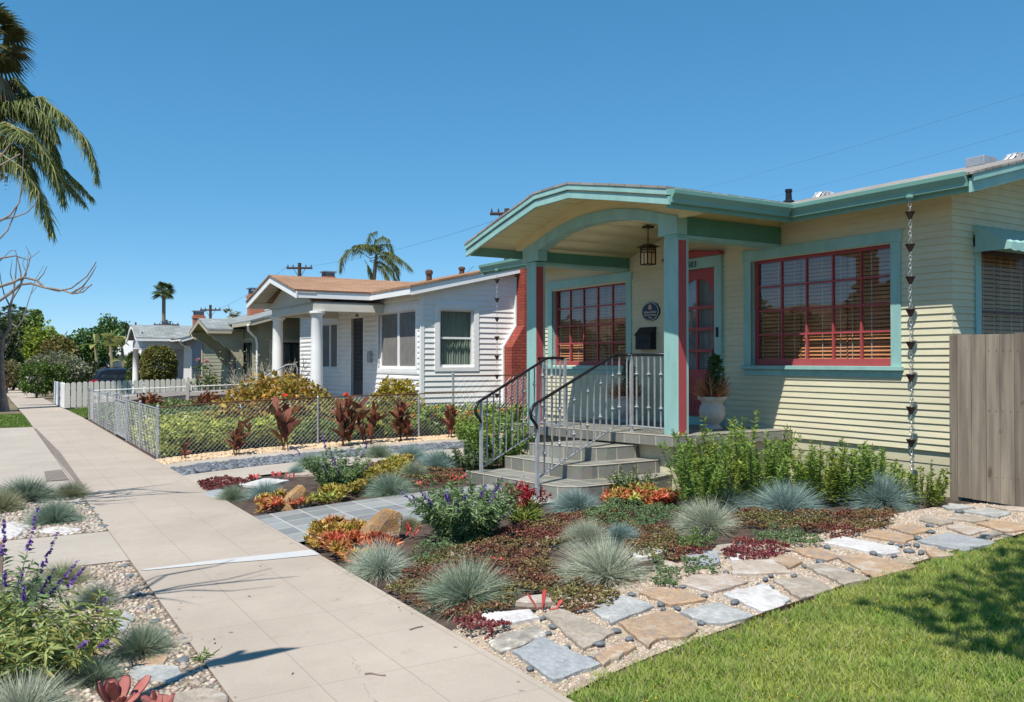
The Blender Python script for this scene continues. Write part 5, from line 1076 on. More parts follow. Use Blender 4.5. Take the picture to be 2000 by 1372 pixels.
def herb(name, label, cat, p, n, h, spread, br, lp, ll, lw, cols, stemc=(.16, .17, .08), up=.35, curve=.25, flower=None, group=None, lean=(0, 0), droop=.25, j=.14, parts=True):
    t = thing(name, label, cat, p, group); p = np.array(p)
    a = NR.uniform(0, 6.283, n); rr = br*np.sqrt(NR.uniform(0, 1, n)); P = p+np.stack([rr*np.cos(a), rr*np.sin(a), np.zeros(n)-.02], 1)
    s_ = np.sqrt(NR.uniform(0, 1, n))*spread; D = np.stack([s_*np.cos(a)+lean[0], s_*np.sin(a)+lean[1], np.ones(n)], 1); D += NR.normal(0, .08, (n, 3)); D /= np.linalg.norm(D, axis=1)[:, None]
    L = h*NR.uniform(.5, 1.15, n)*(1-.22*(s_/max(spread, .01))); B = np.c_[D[:, :2]*curve, -curve*.35*np.ones(n)*(s_/max(spread, .01))]
    nb = NB(); 
    for _ in range(2): nb.blades(P, D, L, .0035*(h/.5)**.5, B, rcol(n, stemc), (1, .8, .5))
    nb.build('stem', M['leaf'], t)
    m_ = n*lp; i = np.repeat(np.arange(n), lp); tt = NR.uniform(.08, 1.0, m_)**.8
    Q = P[i]+D[i]*(L[i]*tt)[:, None]+B[i]*(L[i]*tt*tt)[:, None]
    E = NR.normal(size=(m_, 3)); E -= D[i]*(E*D[i]).sum(1)[:, None]; E /= np.linalg.norm(E, axis=1)[:, None]; E = E+D[i]*NR.uniform(up*.4, up*1.8, m_)[:, None]
    nb = NB(); c = rcol(m_, *cols, j=j)
    nb.blades(Q, E, ll*NR.uniform(.6, 1.2, m_)*(1.1-.35*tt), lw*NR.uniform(.7, 1.2, m_), (0, 0, -droop), c, (.35, 1, .75, .08))
    nb.build('foliage', M['leaf'], t)
    if flower:
        k, fl, fw, fc, fn = flower; k = min(k, n); idx = NR.choice(n, k, replace=False); T = P[idx]+D[idx]*(L[idx]*.97)[:, None]+B[idx]*(L[idx]*.94)[:, None]
        dd = D[idx]+B[idx]*1.2; dd /= np.linalg.norm(dd, axis=1)[:, None]
        for q_ in range(k):
            nb = NB(); tt = NR.uniform(0, 1, fn); Q = T[q_]+dd[q_]*(fl*R.uniform(.6, 1.25)*tt)[:, None]; nb.blades(Q, dirs(fn, -.3, 1), fw*(1.15-.6*tt), fw*.45, (0, 0, -.2), rcol(fn, *fc), (.6, 1, .3)); nb.build('flower_spike', M['flower'], t)
    return t
SAGE = [(.15, .25, .08), (.23, .34, .14), (.09, .16, .055), (.31, .38, .21)]
PUR = ((.24, .13, .42), (.34, .22, .52), (.16, .07, .30))
Gp = lambda x, y: G(x, y)
herb('purple_sage', 'big purple flowering sage bush beside the ochre boulder and the slate path', 'plant', Gp(905, 1050), 120, .62, .75, .16, 62, .085, .0068, SAGE, up=.5, flower=(13, .19, .02, PUR, 60), group='purple sage bushes')
herb('purple_sage', 'smaller purple sage bush in the left bed beyond the slate path', 'plant', Gp(660, 955), 90, .55, .65, .14, 52, .075, .0068, SAGE, up=.5, flower=(8, .2, .02, PUR, 50), group='purple sage bushes')
S3 = herb('purple_sage', 'sprawling purple sage with yellowing leaves in the lower left corner', 'plant', Gp(50, 1325), 100, .46, .8, .2, 54, .10, .0065, [(.21, .32, .08), (.31, .41, .14), (.13, .21, .06), (.38, .43, .2), (.42, .28, .05)], stemc=(.42, .42, .30), up=.5, curve=.3, lean=(.08, .05), flower=(14, .10, .017, PUR, 50), group='purple sage bushes')
herb('purple_sage', 'tall leggy purple sage at the left picture edge', 'plant', Gp(-45, 1290), 36, .62, .5, .15, 44, .09, .0065, SAGE, stemc=(.40, .40, .28), up=.5, lean=(.12, 0.0), flower=(8, .2, .02, PUR, 60), group='purple sage bushes')
HB = [(.16, .28, .045), (.23, .36, .07), (.10, .19, .035), (.33, .42, .10)]
for k, (x, y, h, n, lab) in enumerate([
    (1350, 992, .80, 62, 'leafy green goldenrod shrub nearest the porch column'), (1400, 985, .88, 66, 'tall green goldenrod shrub in front of the porch edge'), (1465, 985, .82, 62, 'bushy goldenrod shrub under the left end of the big window sill'),
    (1525, 985, .66, 66, 'goldenrod shrub behind the spiky blue fescue'), (1585, 985, .66, 62, 'goldenrod shrub with a few yellow leaves below the window'), (1640, 982, .62, 56, 'goldenrod shrub left of the largest blue fescue mound'), (1700, 962, .52, 46, 'thin goldenrod shrub behind the largest blue fescue mound')]):
    herb('goldenrod_shrub', lab, 'plant', Gp(x+18, y), int(n*.62), h*1.1, .34, .18, 110, .085, .0052, HB+[(.40, .34, .03)] if k in (1, 4) else HB, up=.65, curve=.10, droop=.15, group='goldenrod shrubs along the house wall')
herb('goldenrod_shrub', 'yellow green sparse goldenrod at the house corner', 'plant', Gp(1800, 985), 34, .5, .35, .18, 50, .065, .0075, [(.22, .30, .05), (.32, .36, .08), (.12, .2, .04)], up=.7, group='goldenrod shrubs along the house wall')
herb('small_shrub', 'pale grey green shrub against the curved bottom step', 'plant', Gp(1235, 968), 60, .36, .55, .14, 40, .05, .007, [(.20, .26, .12), (.30, .33, .18), (.12, .18, .07)], up=.6)
herb('green_shrub', 'dense green shrub left of the steps behind the far stair railing', 'plant', Gp(965, 915)+Vector((.25, .35, 0)), 80, .95, .45, .3, 60, .08, .010, HB, up=.6)
herb('grey_shrub', 'low grey leaved shrub at the left side of the steps', 'plant', Gp(925, 915), 70, .42, .7, .22, 50, .06, .009, [(.14, .20, .09), (.22, .28, .14), (.08, .13, .05)], up=.5)
for k, (x, y) in enumerate([(1440, 862), (1545, 840)]):
    p = at(x, y, X=8.7); herb('dry_flower_stem', ['lone reddish seed stalk standing among the goldenrod', 'dry brown seed stalk by the end of the porch slab'][k], 'plant', (p.x, p.y, p.z-.15), 3, .28, .1, .02, 30, .02, .004, [(.30, .14, .08)], stemc=(.25, .12, .08), up=1.2)
# kangaroo paw
t = herb('kangaroo_paw', 'red flowered kangaroo paw in front of the stair post', 'plant', Gp(1022, 1022), 60, .24, .5, .1, 8, .16, .008, [(.20, .26, .05), (.32, .33, .08), (.12, .19, .04)], up=1.2, droop=.3)
nb = NB(); p = np.array(Gp(1025, 1018)); n = 22; D = dirs(n, .72, 1); L = NR.uniform(.26, .42, n); nb.blades(np.zeros((n, 3))+p, D, L, .004, (0, 0, 0), rcol(n, (.25, .07, .05)), (1, .8, .7))
T = p+D*L[:, None]; m_ = n*26; i = np.repeat(np.arange(n), 26); nb.blades(T[i]+NR.normal(0, .02, (m_, 3))-D[i]*NR.uniform(0, .14, m_)[:, None], dirs(m_, -.2, 1)+D[i]*.5, .04, .0075, (0, 0, -.1), rcol(m_, (.30, .012, .02), (.42, .03, .045), (.2, .01, .015)), (.5, 1, .4)); nb.build('flower_spike', M['flower'], t)
# ground covers
def fieldn(P, s, seed=0): return np.sin(P[:, 0]*s+seed)*np.cos(P[:, 1]*s*1.3+seed*2)+.6*np.sin(P[:, 0]*s*2.3+P[:, 1]*s*1.9+seed)+.4*np.sin(P[:, 1]*s*4.1-P[:, 0]*s*3.3)
def cover(name, label, pxs, dens, nl, ll, lw, cA, cB, hmax, cat='ground cover', mat='succ', s=3., upz=(.05, .95), wpoly=None, prof=(.5, 1, .45)):
    poly = wpoly or [(q.x, q.y) for q in (G(x, y) for x, y in pxs)]
    P = fill(poly, dens); n = len(P)
    if not n: return
    # ragged outline and gaps
    c_ = np.mean(P, 0); f = fieldn(P, s*2.2, len(label)); P = P[f > -1.35+NR.normal(0, .15, n)]; n = len(P); f = fieldn(P, s, len(label)+1)
    z = gv(P[:, 0], P[:, 1])+hmax*(.4+.5*np.clip(fieldn(P, 6, 2), -1, 1)+NR.uniform(0, .4, n))
    i = np.repeat(np.arange(n), nl); m_ = len(i); B = np.c_[P, z][i]+NR.normal(0, ll*.12, (m_, 3)); w_ = np.clip(.5+.45*f+NR.normal(0, .22, n), 0, 1)[:, None]
    C = (rcol(n, *cA, j=.2)*(1-w_)+rcol(n, *cB, j=.2)*w_)[i]*(1+NR.normal(0, .1, (m_, 1)))
    nb = NB(); nb.blades(B, dirs(m_, *upz), ll*NR.uniform(.6, 1.15, m_), lw, (0, 0, -.12), C, prof); o = nb.build(name, M[mat])
    return tag(o, label, cat, None, 'stuff')
SR, SG = [(.21, .07, .05), (.30, .115, .08), (.15, .05, .045)], [(.21, .21, .07), (.27, .20, .09), (.15, .16, .05)]
SV = [(.22, .05, .06), (.30, .09, .09), (.16, .035, .045)]
TH = [(.11, .19, .08), (.17, .26, .11), (.08, .14, .055)]; TH2 = [(.19, .25, .12), (.13, .20, .08)]
D_ = 2300
cover('sedum_carpet', 'wide red brown sedum carpet in the middle of the main bed', [(752, 1155), (835, 1090), (950, 1052), (1060, 1018), (1150, 1000), (1235, 1010), (1255, 1040), (1180, 1062), (1090, 1068), (1062, 1090), (1110, 1132), (1150, 1150), (1215, 1168), (1190, 1192), (1120, 1198), (1060, 1168), (1000, 1152), (1010, 1175), (985, 1200), (905, 1212), (845, 1200), (818, 1195)], D_, 7, .018, .006, SR, SG, .05)
cover('sedum_carpet', 'purple red sedum tongue beside the long white stone at the sidewalk', [(884, 1226), (930, 1206), (945, 1222), (1012, 1224), (965, 1242), (955, 1258), (905, 1244)], D_*1.2, 7, .018, .006, SV, SR, .05)
cover('sedum_carpet', 'brown sedum between the silvery fescues and the pale stones', [(1215, 1052), (1290, 1032), (1335, 1055), (1345, 1085), (1290, 1102), (1225, 1082)], D_, 7, .017, .006, SR, SG, .05)
cover('sedum_carpet', 'small sedum patch left of the light blue stepping stone', [(1300, 1072), (1345, 1066), (1392, 1080), (1345, 1094), (1310, 1092)], D_, 7, .017, .006, SV, SR, .05)
cover('sedum_carpet', 'maroon sedum patch between the thyme and the beige stones', [(1405, 1088), (1445, 1060), (1480, 1058), (1545, 1076), (1515, 1092), (1450, 1098)], D_, 7, .017, .006, SR, SV, .05)
cover('sedum_carpet', 'long brown sedum strip in front of the blue fescue mounds', [(1435, 1030), (1445, 1002), (1600, 1012), (1690, 998), (1755, 1012), (1735, 1032), (1640, 1056), (1560, 1034)], D_, 7, .017, .006, SR, SG, .06)
cover('sedum_carpet', 'brown sedum by the sidewalk in the far left bed', [(385, 946), (440, 934), (490, 944), (450, 956), (400, 962)], 1500, 7, .022, .008, SR, SV, .05)
cover('sedum_carpet', 'brown sedum among the fescues near the pebble channel', [(690, 918), (760, 900), (905, 925), (900, 945), (800, 948), (730, 930)], 900, 7, .025, .009, SR, SG, .05)
cover('thyme_mat', 'grey green thyme mat in front of the blue fescue at the steps', [(1135, 1015), (1190, 988), (1290, 992), (1345, 1014), (1300, 1032), (1200, 1036), (1150, 1028)], 2600, 7, .016, .004, TH, TH2, .09)
cover('thyme_mat', 'small bright thyme mound under the pale silver fescue', [(1318, 1062), (1355, 1044), (1405, 1062), (1392, 1076), (1330, 1078)], 2600, 7, .016, .004, [(.12, .18, .04), (.17, .22, .06)], TH, .08)
cover('thyme_mat', 'green thyme mat above the long white flagstone', [(1466, 1052), (1510, 1036), (1560, 1044), (1614, 1066), (1585, 1076), (1500, 1066)], 2600, 7, .016, .004, TH, TH2, .06)
cover('thyme_mat', 'green thyme between the wide silvery fescue and the flagstones', [(1262, 1122), (1285, 1098), (1330, 1126), (1318, 1152), (1278, 1142)], 2600, 7, .016, .004, TH, TH2, .06)
cover('thyme_mat', 'thyme strip below the light blue stepping stone', [(1328, 1094), (1360, 1100), (1408, 1116), (1400, 1128), (1340, 1128)], 2600, 7, .016, .004, TH, TH2, .06)
cover('thyme_mat', 'green thyme at the foot of the big purple sage', [(795, 1095), (830, 1064), (890, 1052), (935, 1060), (880, 1082), (830, 1102)], 2600, 7, .016, .004, TH, TH2, .06)
CF = [(.50, .09, .06), (.58, .20, .08), (.42, .06, .05)]; CY = [(.44, .34, .07), (.32, .32, .07), (.52, .30, .07)]; CGn = [(.26, .32, .06), (.38, .38, .09)]
def fire(label, pxs, a, b, dens=520, hm=.10): cover('fire_succulent', label, pxs, dens, 13, .075, .010, a, b, hm, 'succulent', 'succ', 3.5, (.15, 1), prof=(.7, 1, .6, .1))
fire('flame red and orange succulents spilling onto the sidewalk by the ochre boulder', [(596, 1064), (636, 1034), (690, 1026), (716, 1056), (775, 1085), (690, 1108), (655, 1098)], CF, CY)
fire('orange red succulents below the smaller boulder in the left bed', [(486, 1008), (520, 975), (560, 985), (602, 978), (600, 992), (525, 1004)], CF, CY, 300)
fire('yellow green succulents along the far side of the slate path', [(600, 992), (640, 960), (720, 924), (745, 935), (708, 965), (650, 986)], CGn, CY, 420)
fire('yellow and orange succulents behind the long fescue mound in the left bed', [(738, 930), (770, 902), (806, 905), (795, 932)], CY, CGn, 420)
fire('orange tipped succulents against the base of the steps', [(1176, 988), (1192, 966), (1290, 970), (1335, 986), (1240, 994)], CF, CGn, 560)
def paddles(label, x, y, specs, mat_):
    p = G(x, y); t = thing('paddle_plant', label, 'succulent', p, 'red paddle succulents'); 
    for k, (dx, dy, L, W_, el, az) in enumerate(specs):
        mb = MB(); d = Vector((math.cos(az)*math.cos(el), math.sin(az)*math.cos(el), math.sin(el))); s_ = d.cross(Vector((0, 0, 1))).normalized(); s_ = (s_*.9-Vector(c_f)*.0+Vector((c_r))*.6).normalized(); nn = d.cross(s_).normalized()
        o_ = p+Vector((dx, dy, .01)); prof = [(0, .25), (.2, .45), (.45, .85), (.7, 1), (.88, .85), (1, .35)]; vs = []
        for f, wd in prof: c = o_+d*L*f; vs += [c-s_*W_*wd, c+nn*.006, c+s_*W_*wd, c-nn*.007]
        fs = [(4*i+j, 4*i+(j+1) % 4, 4*i+4+(j+1) % 4, 4*i+4+j) for i in range(len(prof)-1) for j in range(4)]+[(0, 1, 2, 3), tuple(4*(len(prof)-1)+j for j in (3, 2, 1, 0))]
        mb.add(vs, fs); o = mb.build('leaf', mat_, t, smooth=True); sm = o.modifiers.new('s', 'SUBSURF'); sm.levels = sm.render_levels = 1
    return t
RP = plain('red_paddle_leaf', (.46, .07, .065), .6, .2, 9, .1); RP2 = plain('dusky_red_leaf', (.28, .06, .06), .6, .25, 9, .1, dark=(.36, .17, .13))
paddles('bright red paddle plant with two upright leaves between the flagstones and the sedum', 1060, 1192, [(0, 0, .13, .026, 1.45, 0), (-.03, .02, .12, .02, 1.0, 2.6), (.09, -.03, .06, .028, .9, 0), (.02, -.05, .06, .02, .3, 5.5), (-.01, -.02, .05, .018, 1.2, 4.5)], RP)
sp_ = lambda n, L, W_: [(R.uniform(-.05, .05), R.uniform(-.05, .05), L*R.uniform(.6, 1.1), W_*R.uniform(.7, 1.1), R.uniform(.5, 1.45), R.uniform(0, 6.28)) for _ in range(n)]
paddles('dusky red fleshy rosette at the bottom edge of the parkway bed', 228, 1388, sp_(11, .17, .05), RP2); paddles('smaller red fleshy rosette at the bottom edge of the parkway bed, by the slab', 318, 1392, sp_(9, .12, .038), RP2)
for a in [('red paddle leaves at the far sidewalk end of the left bed', 495, 938, 7, .11, .035), ('pink red paddle leaves behind the left bed fescue', 543, 932, 6, .08, .025), ('red paddle leaf cluster left of the sage in the left bed', 566, 936, 5, .10, .025), ('pink succulent rosette beside the bottom step', 885, 942, 8, .10, .035), ('pink orange succulent rosette by the far foot of the stairs', 908, 936, 7, .08, .028), ('small red succulent rosette on the path edge in the left bed', 818, 952, 6, .09, .028), ('tiny red rosette in the brown sedum behind the dark green fescue', 960, 1105, 6, .07, .025), ('red stalk beside the big purple sage', 805, 1050, 5, .14, .022)]:
    paddles(a[0], a[1], a[2], sp_(a[3], a[4], a[5]), RP)
# ------------------------------------------------------------ boulders, flagstones, gravel
def boulder(label, x, yb, wpx, hpx, seed):
    p = G(x, yb-hpx*.12); d = Vector((p.x, p.y, p.z-CH)).dot(Vector(c_f)); s_ = wpx/FPX*d/2; hh = hpx/FPX*d
    import bmesh
    bm = bmesh.new(); bmesh.ops.create_icosphere(bm, subdivisions=4, radius=1); rr = random.Random(seed); pl = [(Vector((rr.gauss(0, 1), rr.gauss(0, 1), rr.gauss(.25, .8))).normalized(), rr.uniform(.5, .8)) for _ in range(11)]
    for v in bm.verts:
        c = v.co.copy()
        for nn, dd in pl:
            e = c.dot(nn)-dd
            if e > 0: c -= nn*e*.98
        c += Vector((math.sin(c.y*9+seed), math.sin(c.z*8), math.sin(c.x*10)))*.012
        v.co = Vector((c.x*s_*1.18, c.y*s_*1.0, (c.z+.55)*hh*.72+(.16*c.x+.1*c.y)*hh))
    me = bpy.data.meshes.new('boulder'); bm.to_mesh(me); bm.free(); me.materials.append(ST['boulder']); o = bpy.data.objects.new('boulder', me); col.objects.link(o); o.location = (p.x, p.y, p.z-.03)
    return tag(o, label, 'boulder', 'garden boulders')
boulder('ochre boulder among the flame red succulents by the slate path', 738, 1064, 98, 60, 4); boulder('smaller tan boulder in the left bed across the slate path', 576, 996, 70, 44, 9)
def slabstone(label, pxs, mat, th=.016, wob=.012, lift=0.):
    P = [G(x, y) for x, y in pxs]; cc_ = sum(P, Vector())/len(P); P = [cc_+(q-cc_)*1.06 for q in P]; cx = sum(q.x for q in P)/len(P); cy = sum(q.y for q in P)/len(P); ring = []
    for a, b in zip(P, P[1:]+P[:1]):
        n = max(2, int((b-a).length/.06))
        for k in range(n): q = a.lerp(b, k/n); ring.append((q.x+R.uniform(-wob, wob), q.y+R.uniform(-wob, wob)))
    zt = g(cx)+th+lift; n = len(ring); gx = (g(cx+.1)-g(cx-.1))/.2
    Z = lambda x, y, e: zt+gx*(x-cx)+e
    mb = MB(); inn = [(cx+(x-cx)*.94, cy+(y-cy)*.94) for x, y in ring]
    vs = [(x, y, Z(x, y, -th-.03)) for x, y in ring]+[(x, y, Z(x, y, -.007)) for x, y in ring]+[(x, y, Z(x, y, R.uniform(-.002, .002))) for x, y in inn]
    mb.add(vs, [(i, (i+1) % n, n+(i+1) % n, n+i) for i in range(n)]+[(n+i, n+(i+1) % n, 2*n+(i+1) % n, 2*n+i) for i in range(n)]+[tuple(range(2*n, 3*n))])
    return tag(mb.build('flagstone', ST[mat]), label, 'flagstone', 'flagstones in the garden beds')
cA = lambda l: [(1000+x/4.5725, 1040+y/4.5725) for x, y in l]; cB = lambda l: [(1300+x/4.5725, 940+y/4.5725) for x, y in l]; cC = lambda l: [(1600+x/4.5725, 940+y/4.5725) for x, y in l]; cD = lambda l: [(860+x/4.5725, 1060+y/4.5725) for x, y in l]
for lab, pts, m_ in [
    ('tan grey rectangular flagstone in front of the red paddle plant', cA([(310, 755), (430, 700), (885, 905), (630, 1045)]), 'tan'), ('big blue grey flagstone touching the sidewalk and the lawn corner', cA([(20, 1080), (270, 955), (770, 1185), (380, 1325)]), 'blue'),
    ('large rusty brown flagstone beside the lawn', cA([(965, 815), (1440, 715), (1640, 870), (1560, 940), (1290, 960), (1225, 1025)]), 'rust'), ('pale grey pointed flagstone behind the large rusty one', cA([(705, 690), (880, 600), (970, 575), (1260, 670), (1130, 720), (900, 815)]), 'grey'),
    ('orange flagstone with a pale patch, below the thyme', cA([(1150, 545), (1330, 505), (1500, 530), (1720, 610), (1410, 655)]), 'orange'), ('small orange flagstone half under the lawn grass', cA([(750, 1110), (980, 1000), (1100, 1040), (830, 1190)]), 'orange'),
    ('long pale grey flagstone with straight grain along the lawn', cB([(130, 1180), (470, 1105), (770, 1210), (550, 1280), (380, 1270)]), 'grey'), ('rough white stone behind the wide silvery fescue', cA([(1085, 190), (1270, 145), (1420, 190), (1300, 228), (1100, 230)]), 'white'),
    ('long white stone beside the purple red sedum', cD([(300, 670), (500, 640), (790, 620), (850, 680), (580, 735), (360, 725)]), 'white'), ('mottled brown and white flagstone at the sidewalk edge', cD([(440, 905), (560, 835), (850, 760), (930, 840), (545, 995)]), 'mottle'),
    ('pale flat stone right behind the red paddle plant', cD([(680, 540), (760, 500), (1090, 460), (1150, 510), (870, 552)]), 'pink'), ('small white stone at the foot of the wide silvery fescue', cD([(1440, 460), (1470, 400), (1525, 440), (1500, 465)]), 'white'),
    ('white square flagstone touching the steel edging', cB([(530, 1020), (880, 935), (1110, 1070), (1000, 1130), (880, 1175)]), 'white'), ('beige flagstone beside the steel edging, right of the white square one', cB([(980, 900), (1290, 870), (1480, 970), (1210, 1055)]), 'tan'),
    ('swirled tan and grey flagstone above the orange one', cB([(155, 930), (230, 860), (550, 840), (720, 910), (430, 1000)]), 'pink'), ('beige grained flagstone behind two dark pebbles', cB([(580, 760), (650, 730), (950, 715), (1110, 825), (620, 835)]), 'pink'),
    ('large greenish tan flagstone along the edging', cB([(1270, 775), (1400, 745), (1810, 880), (1590, 930)]), 'tan'), ('brown pointed flagstone next to the maroon sedum', cB([(920, 700), (990, 665), (1220, 725), (1110, 785)]), 'rust'),
    ('orange flagstone below the green thyme mat', cB([(1140, 625), (1330, 600), (1530, 685), (1440, 715), (1270, 680)]), 'orange'), ('light blue grey stepping stone among the sedum', cB([(175, 680), (250, 640), (460, 640), (490, 715), (420, 760), (190, 725)]), 'blue'),
    ('small white stone beside the maroon sedum', cB([(575, 680), (630, 665), (720, 690), (700, 718), (580, 712)]), 'white'), ('longest white flagstone, between the sedum strip and the orange slabs', cC([(60, 560), (200, 510), (690, 600), (705, 640), (580, 662)]), 'white'),
    ('large orange brown flagstone along the steel edging', cC([(180, 690), (390, 665), (855, 770), (490, 870)]), 'orange'), ('bluish white flagstone at the right by the edging', cC([(880, 540), (1150, 475), (1560, 555), (1290, 630)]), 'blue'),
    ('orange flagstone just behind the longest white one', cC([(380, 490), (510, 445), (840, 510), (760, 555)]), 'orange'), ('orange flagstone nearest the end of the sedum strip', cC([(640, 425), (800, 395), (1010, 440), (830, 480)]), 'orange'),
    ('small orange piece wedged against the edging', cC([(945, 620), (1050, 620), (1200, 670), (1000, 692)]), 'orange'), ('tan flagstone right of the largest blue fescue', cC([(890, 350), (960, 315), (1200, 370), (1080, 400)]), 'tan'),
    ('narrow tan flagstone below the house corner', cC([(1150, 340), (1220, 300), (1500, 350), (1390, 372)]), 'tan'), ('pink flagstone behind the bluish white one', cC([(1150, 420), (1250, 395), (1470, 450), (1330, 487)]), 'pink'),
    ('orange flagstone at the right picture edge', cC([(1430, 385), (1600, 358), (1860, 405), (1860, 440), (1660, 462)]), 'orange'), ('grey slab in front of the plank fence', cC([(1280, 275), (1500, 252), (1720, 290), (1600, 328)]), 'grey'),
    ('grey slab at the foot of the house corner', cC([(1110, 232), (1180, 208), (1390, 240), (1150, 257)]), 'grey'), ('small tan stone beside the round dark pebble at the right', cC([(1440, 485), (1580, 450), (1640, 480), (1500, 512)]), 'tan'), ('pale beige slab under the plank fence', cC([(1500, 225), (1850, 245), (1860, 275), (1680, 262)]), 'pink'),
    ('pale tan stone in the brown sedum behind the silvery fescue', cD([(40, 110), (95, 75), (270, 32), (370, 45), (220, 120), (120, 140)]), 'tan'), ('small pinkish stone in the brown sedum left of the ragged fescue', [(1048, 1062), (1075, 1048), (1100, 1052), (1082, 1064)], 'pink'), ('tan stone peeping out above the ragged pale fescue', [(1078, 1048), (1100, 1040), (1132, 1042), (1110, 1052)], 'tan'),
    ('beige stone under the small thyme mound', [(1385, 1085), (1400, 1068), (1450, 1064), (1450, 1078), (1410, 1082)], 'tan'), ('tan stone between the two thyme strips', [(1275, 1108), (1300, 1098), (1335, 1108), (1320, 1118)], 'pink'),
    ('blue grey flat stone at the sidewalk in the far left bed', [(396, 968), (420, 955), (450, 962), (425, 976)], 'blue'), ('pale flat stone behind the brown sedum in the left bed', [(430, 942), (470, 930), (510, 933), (470, 944)], 'pink'), ('white flat stone behind the left bed fescues', [(470, 948), (520, 936), (560, 940), (520, 952)], 'white'), ('long beige flat stone along the driveway strip', [(560, 930), (600, 918), (660, 912), (640, 926)], 'pink'),
    ('white flat stone at the left picture edge in the upper parkway bed', [(-10, 1040), (22, 1020), (58, 1030), (30, 1050), (-10, 1056)], 'white'), ('narrow white stone beside the parkway path', [(60, 1040), (110, 1032), (160, 1036), (130, 1046)], 'white'),
    ('weathered grey rock near the bottom of the parkway bed', [(255, 1312), (300, 1302), (345, 1308), (358, 1322), (330, 1336), (262, 1330)], 'grey'), ('split orange stone below the dense blue green fescue', [(272, 1298), (300, 1284), (325, 1284), (322, 1300), (290, 1306)], 'orange'), ('wide flat slab at the bottom picture edge beside the sidewalk', [(330, 1362), (400, 1348), (440, 1362), (455, 1395), (350, 1395)], 'tan'), ('green grey stone beside the rounded fescue in the parkway', [(205, 1222), (245, 1198), (262, 1212), (240, 1240)], 'grey'), ('brown stone next to the dense blue green fescue', [(340, 1250), (365, 1242), (378, 1256), (352, 1264)], 'tan')]: slabstone(lab, pts, m_)
gp = [(945, 1262), (884, 1228), (905, 1205), (1010, 1205), (1180, 1150), (1330, 1095), (1440, 1066), (1600, 1042), (1700, 1012), (1760, 1000), (1850, 985), (2060, 975)]
gw = [(q.x, q.y) for q in (G(x, y) for x, y in gp)]
poly = [(2.45, 3.55)]+[(2.45, 4.75)]+[p for p in gw if p[0] > 2.5]+[(9.0, 4.6)]+[(x, y+.03) for x, y in EDGE[::-1]]
mb = MB(); gb_ = [(2.38, 3.52)]+poly[1:]; cx_ = 4.6
def gtri(poly_, dz, nm, mt):
    bm = bmesh.new(); vs_b = [bm.verts.new((x, y, 0)) for x, y in poly_]; f_ = bm.faces.new(vs_b); bmesh.ops.triangulate(bm, faces=[f_]); bmesh.ops.subdivide_edges(bm, edges=bm.edges[:], cuts=3, use_grid_fill=True)
    for v in bm.verts: v.co.z = g(v.co.x, v.co.y)+dz
    me = bpy.data.meshes.new(nm); bm.to_mesh(me); bm.free(); me.materials.append(mt); o = bpy.data.objects.new(nm, me); col.objects.link(o); o['kind'] = 'structure'
import bmesh
gtri(gb_, -.012, 'gravel_bed', plain('sandy_gravel_soil', (.36, .29, .21), .95, .25, 9, .8, bscale=60))
PBC = [(.45, .37, .285), (.54, .47, .39), (.36, .27, .20), (.47, .35, .265), (.35, .31, .26)]
sheet('gravel_bed', [2.44], [0], 0, mpk) if False else None
P = fill(poly, 3900); P = P[fieldn(P, 5, 4) > -1.15+NR.normal(0, .2, len(P))]; tag(pebbles('gravel', P, gv(P[:, 0], P[:, 1])-.014, NR.uniform(.006, .0145, len(P)), rcol(len(P), *PBC, j=.18)), 'cream and tan gravel between the flagstones', 'gravel', None, 'stuff')
P = fill([(-1.5, 2.2), (1.02, 2.2), (1.02, 7.75), (-1.5, 7.75)], 2300); P = P[(P[:, 0] > .0+NR.uniform(-.6, .3, len(P)))]; tag(pebbles('gravel', P, gv(P[:, 0], P[:, 1])-.002, NR.uniform(.005, .022, len(P)), rcol(len(P), *PBC, (.25, .26, .26), (.30, .22, .15), j=.2)), 'mixed gravel in the lower parkway bed', 'gravel', None, 'stuff')
P = fill([(-1.5, 9.25), (1.02, 9.25), (1.02, 12.5), (-1.5, 12.5)], 1100); P = P[(P[:, 0] > .35+NR.uniform(-.7, .2, len(P)))]; tag(pebbles('gravel', P, gv(P[:, 0], P[:, 1])-.002, NR.uniform(.012, .03, len(P)), rcol(len(P), *PBC, (.22, .25, .27), j=.2)), 'mixed gravel in the upper parkway bed', 'gravel', None, 'stuff')
P = fill([(2.45, 13.17), (9, 13.17), (9, 14.12), (2.45, 14.12)], 520); tag(pebbles('black_pebbles', P, gv(P[:, 0], P[:, 1])-.01, NR.uniform(.026, .05, len(P)), rcol(len(P), (.12, .135, .155), (.22, .24, .26), (.07, .075, .09))), 'band of dark slate pebbles between the driveway strips', 'pebbles', None, 'stuff')
P = fill([(2.45, 14.72), (8.5, 14.72), (8.5, 15.55), (2.45, 15.55)], 800); tag(pebbles('gravel', P, gv(P[:, 0], P[:, 1])-.01, NR.uniform(.018, .034, len(P)), rcol(len(P), (.60, .42, .25), (.68, .54, .38), (.5, .36, .22))), 'tan gravel strip along the chain link fence', 'gravel', None, 'stuff')
def cobble(p, s_, lab, grp, mat):
    v = ICO2[0]; me = COB[R.randrange(len(COB))]; o = bpy.data.objects.new('river_pebble', me); col.objects.link(o); o.location = (p.x, p.y, p.z+s_*.18); o.scale = (s_, s_*R.uniform(.6, .85), s_*R.uniform(.4, .55)); o.rotation_euler = (R.uniform(-.1, .1), R.uniform(-.1, .1), R.uniform(0, 3.14)); return tag(o, lab, 'pebble', grp)
COB = []; import bmesh
DK = plain('dark_river_stone', (.135, .15, .165), .5, .2, 8, .15); ICO2 = [0]
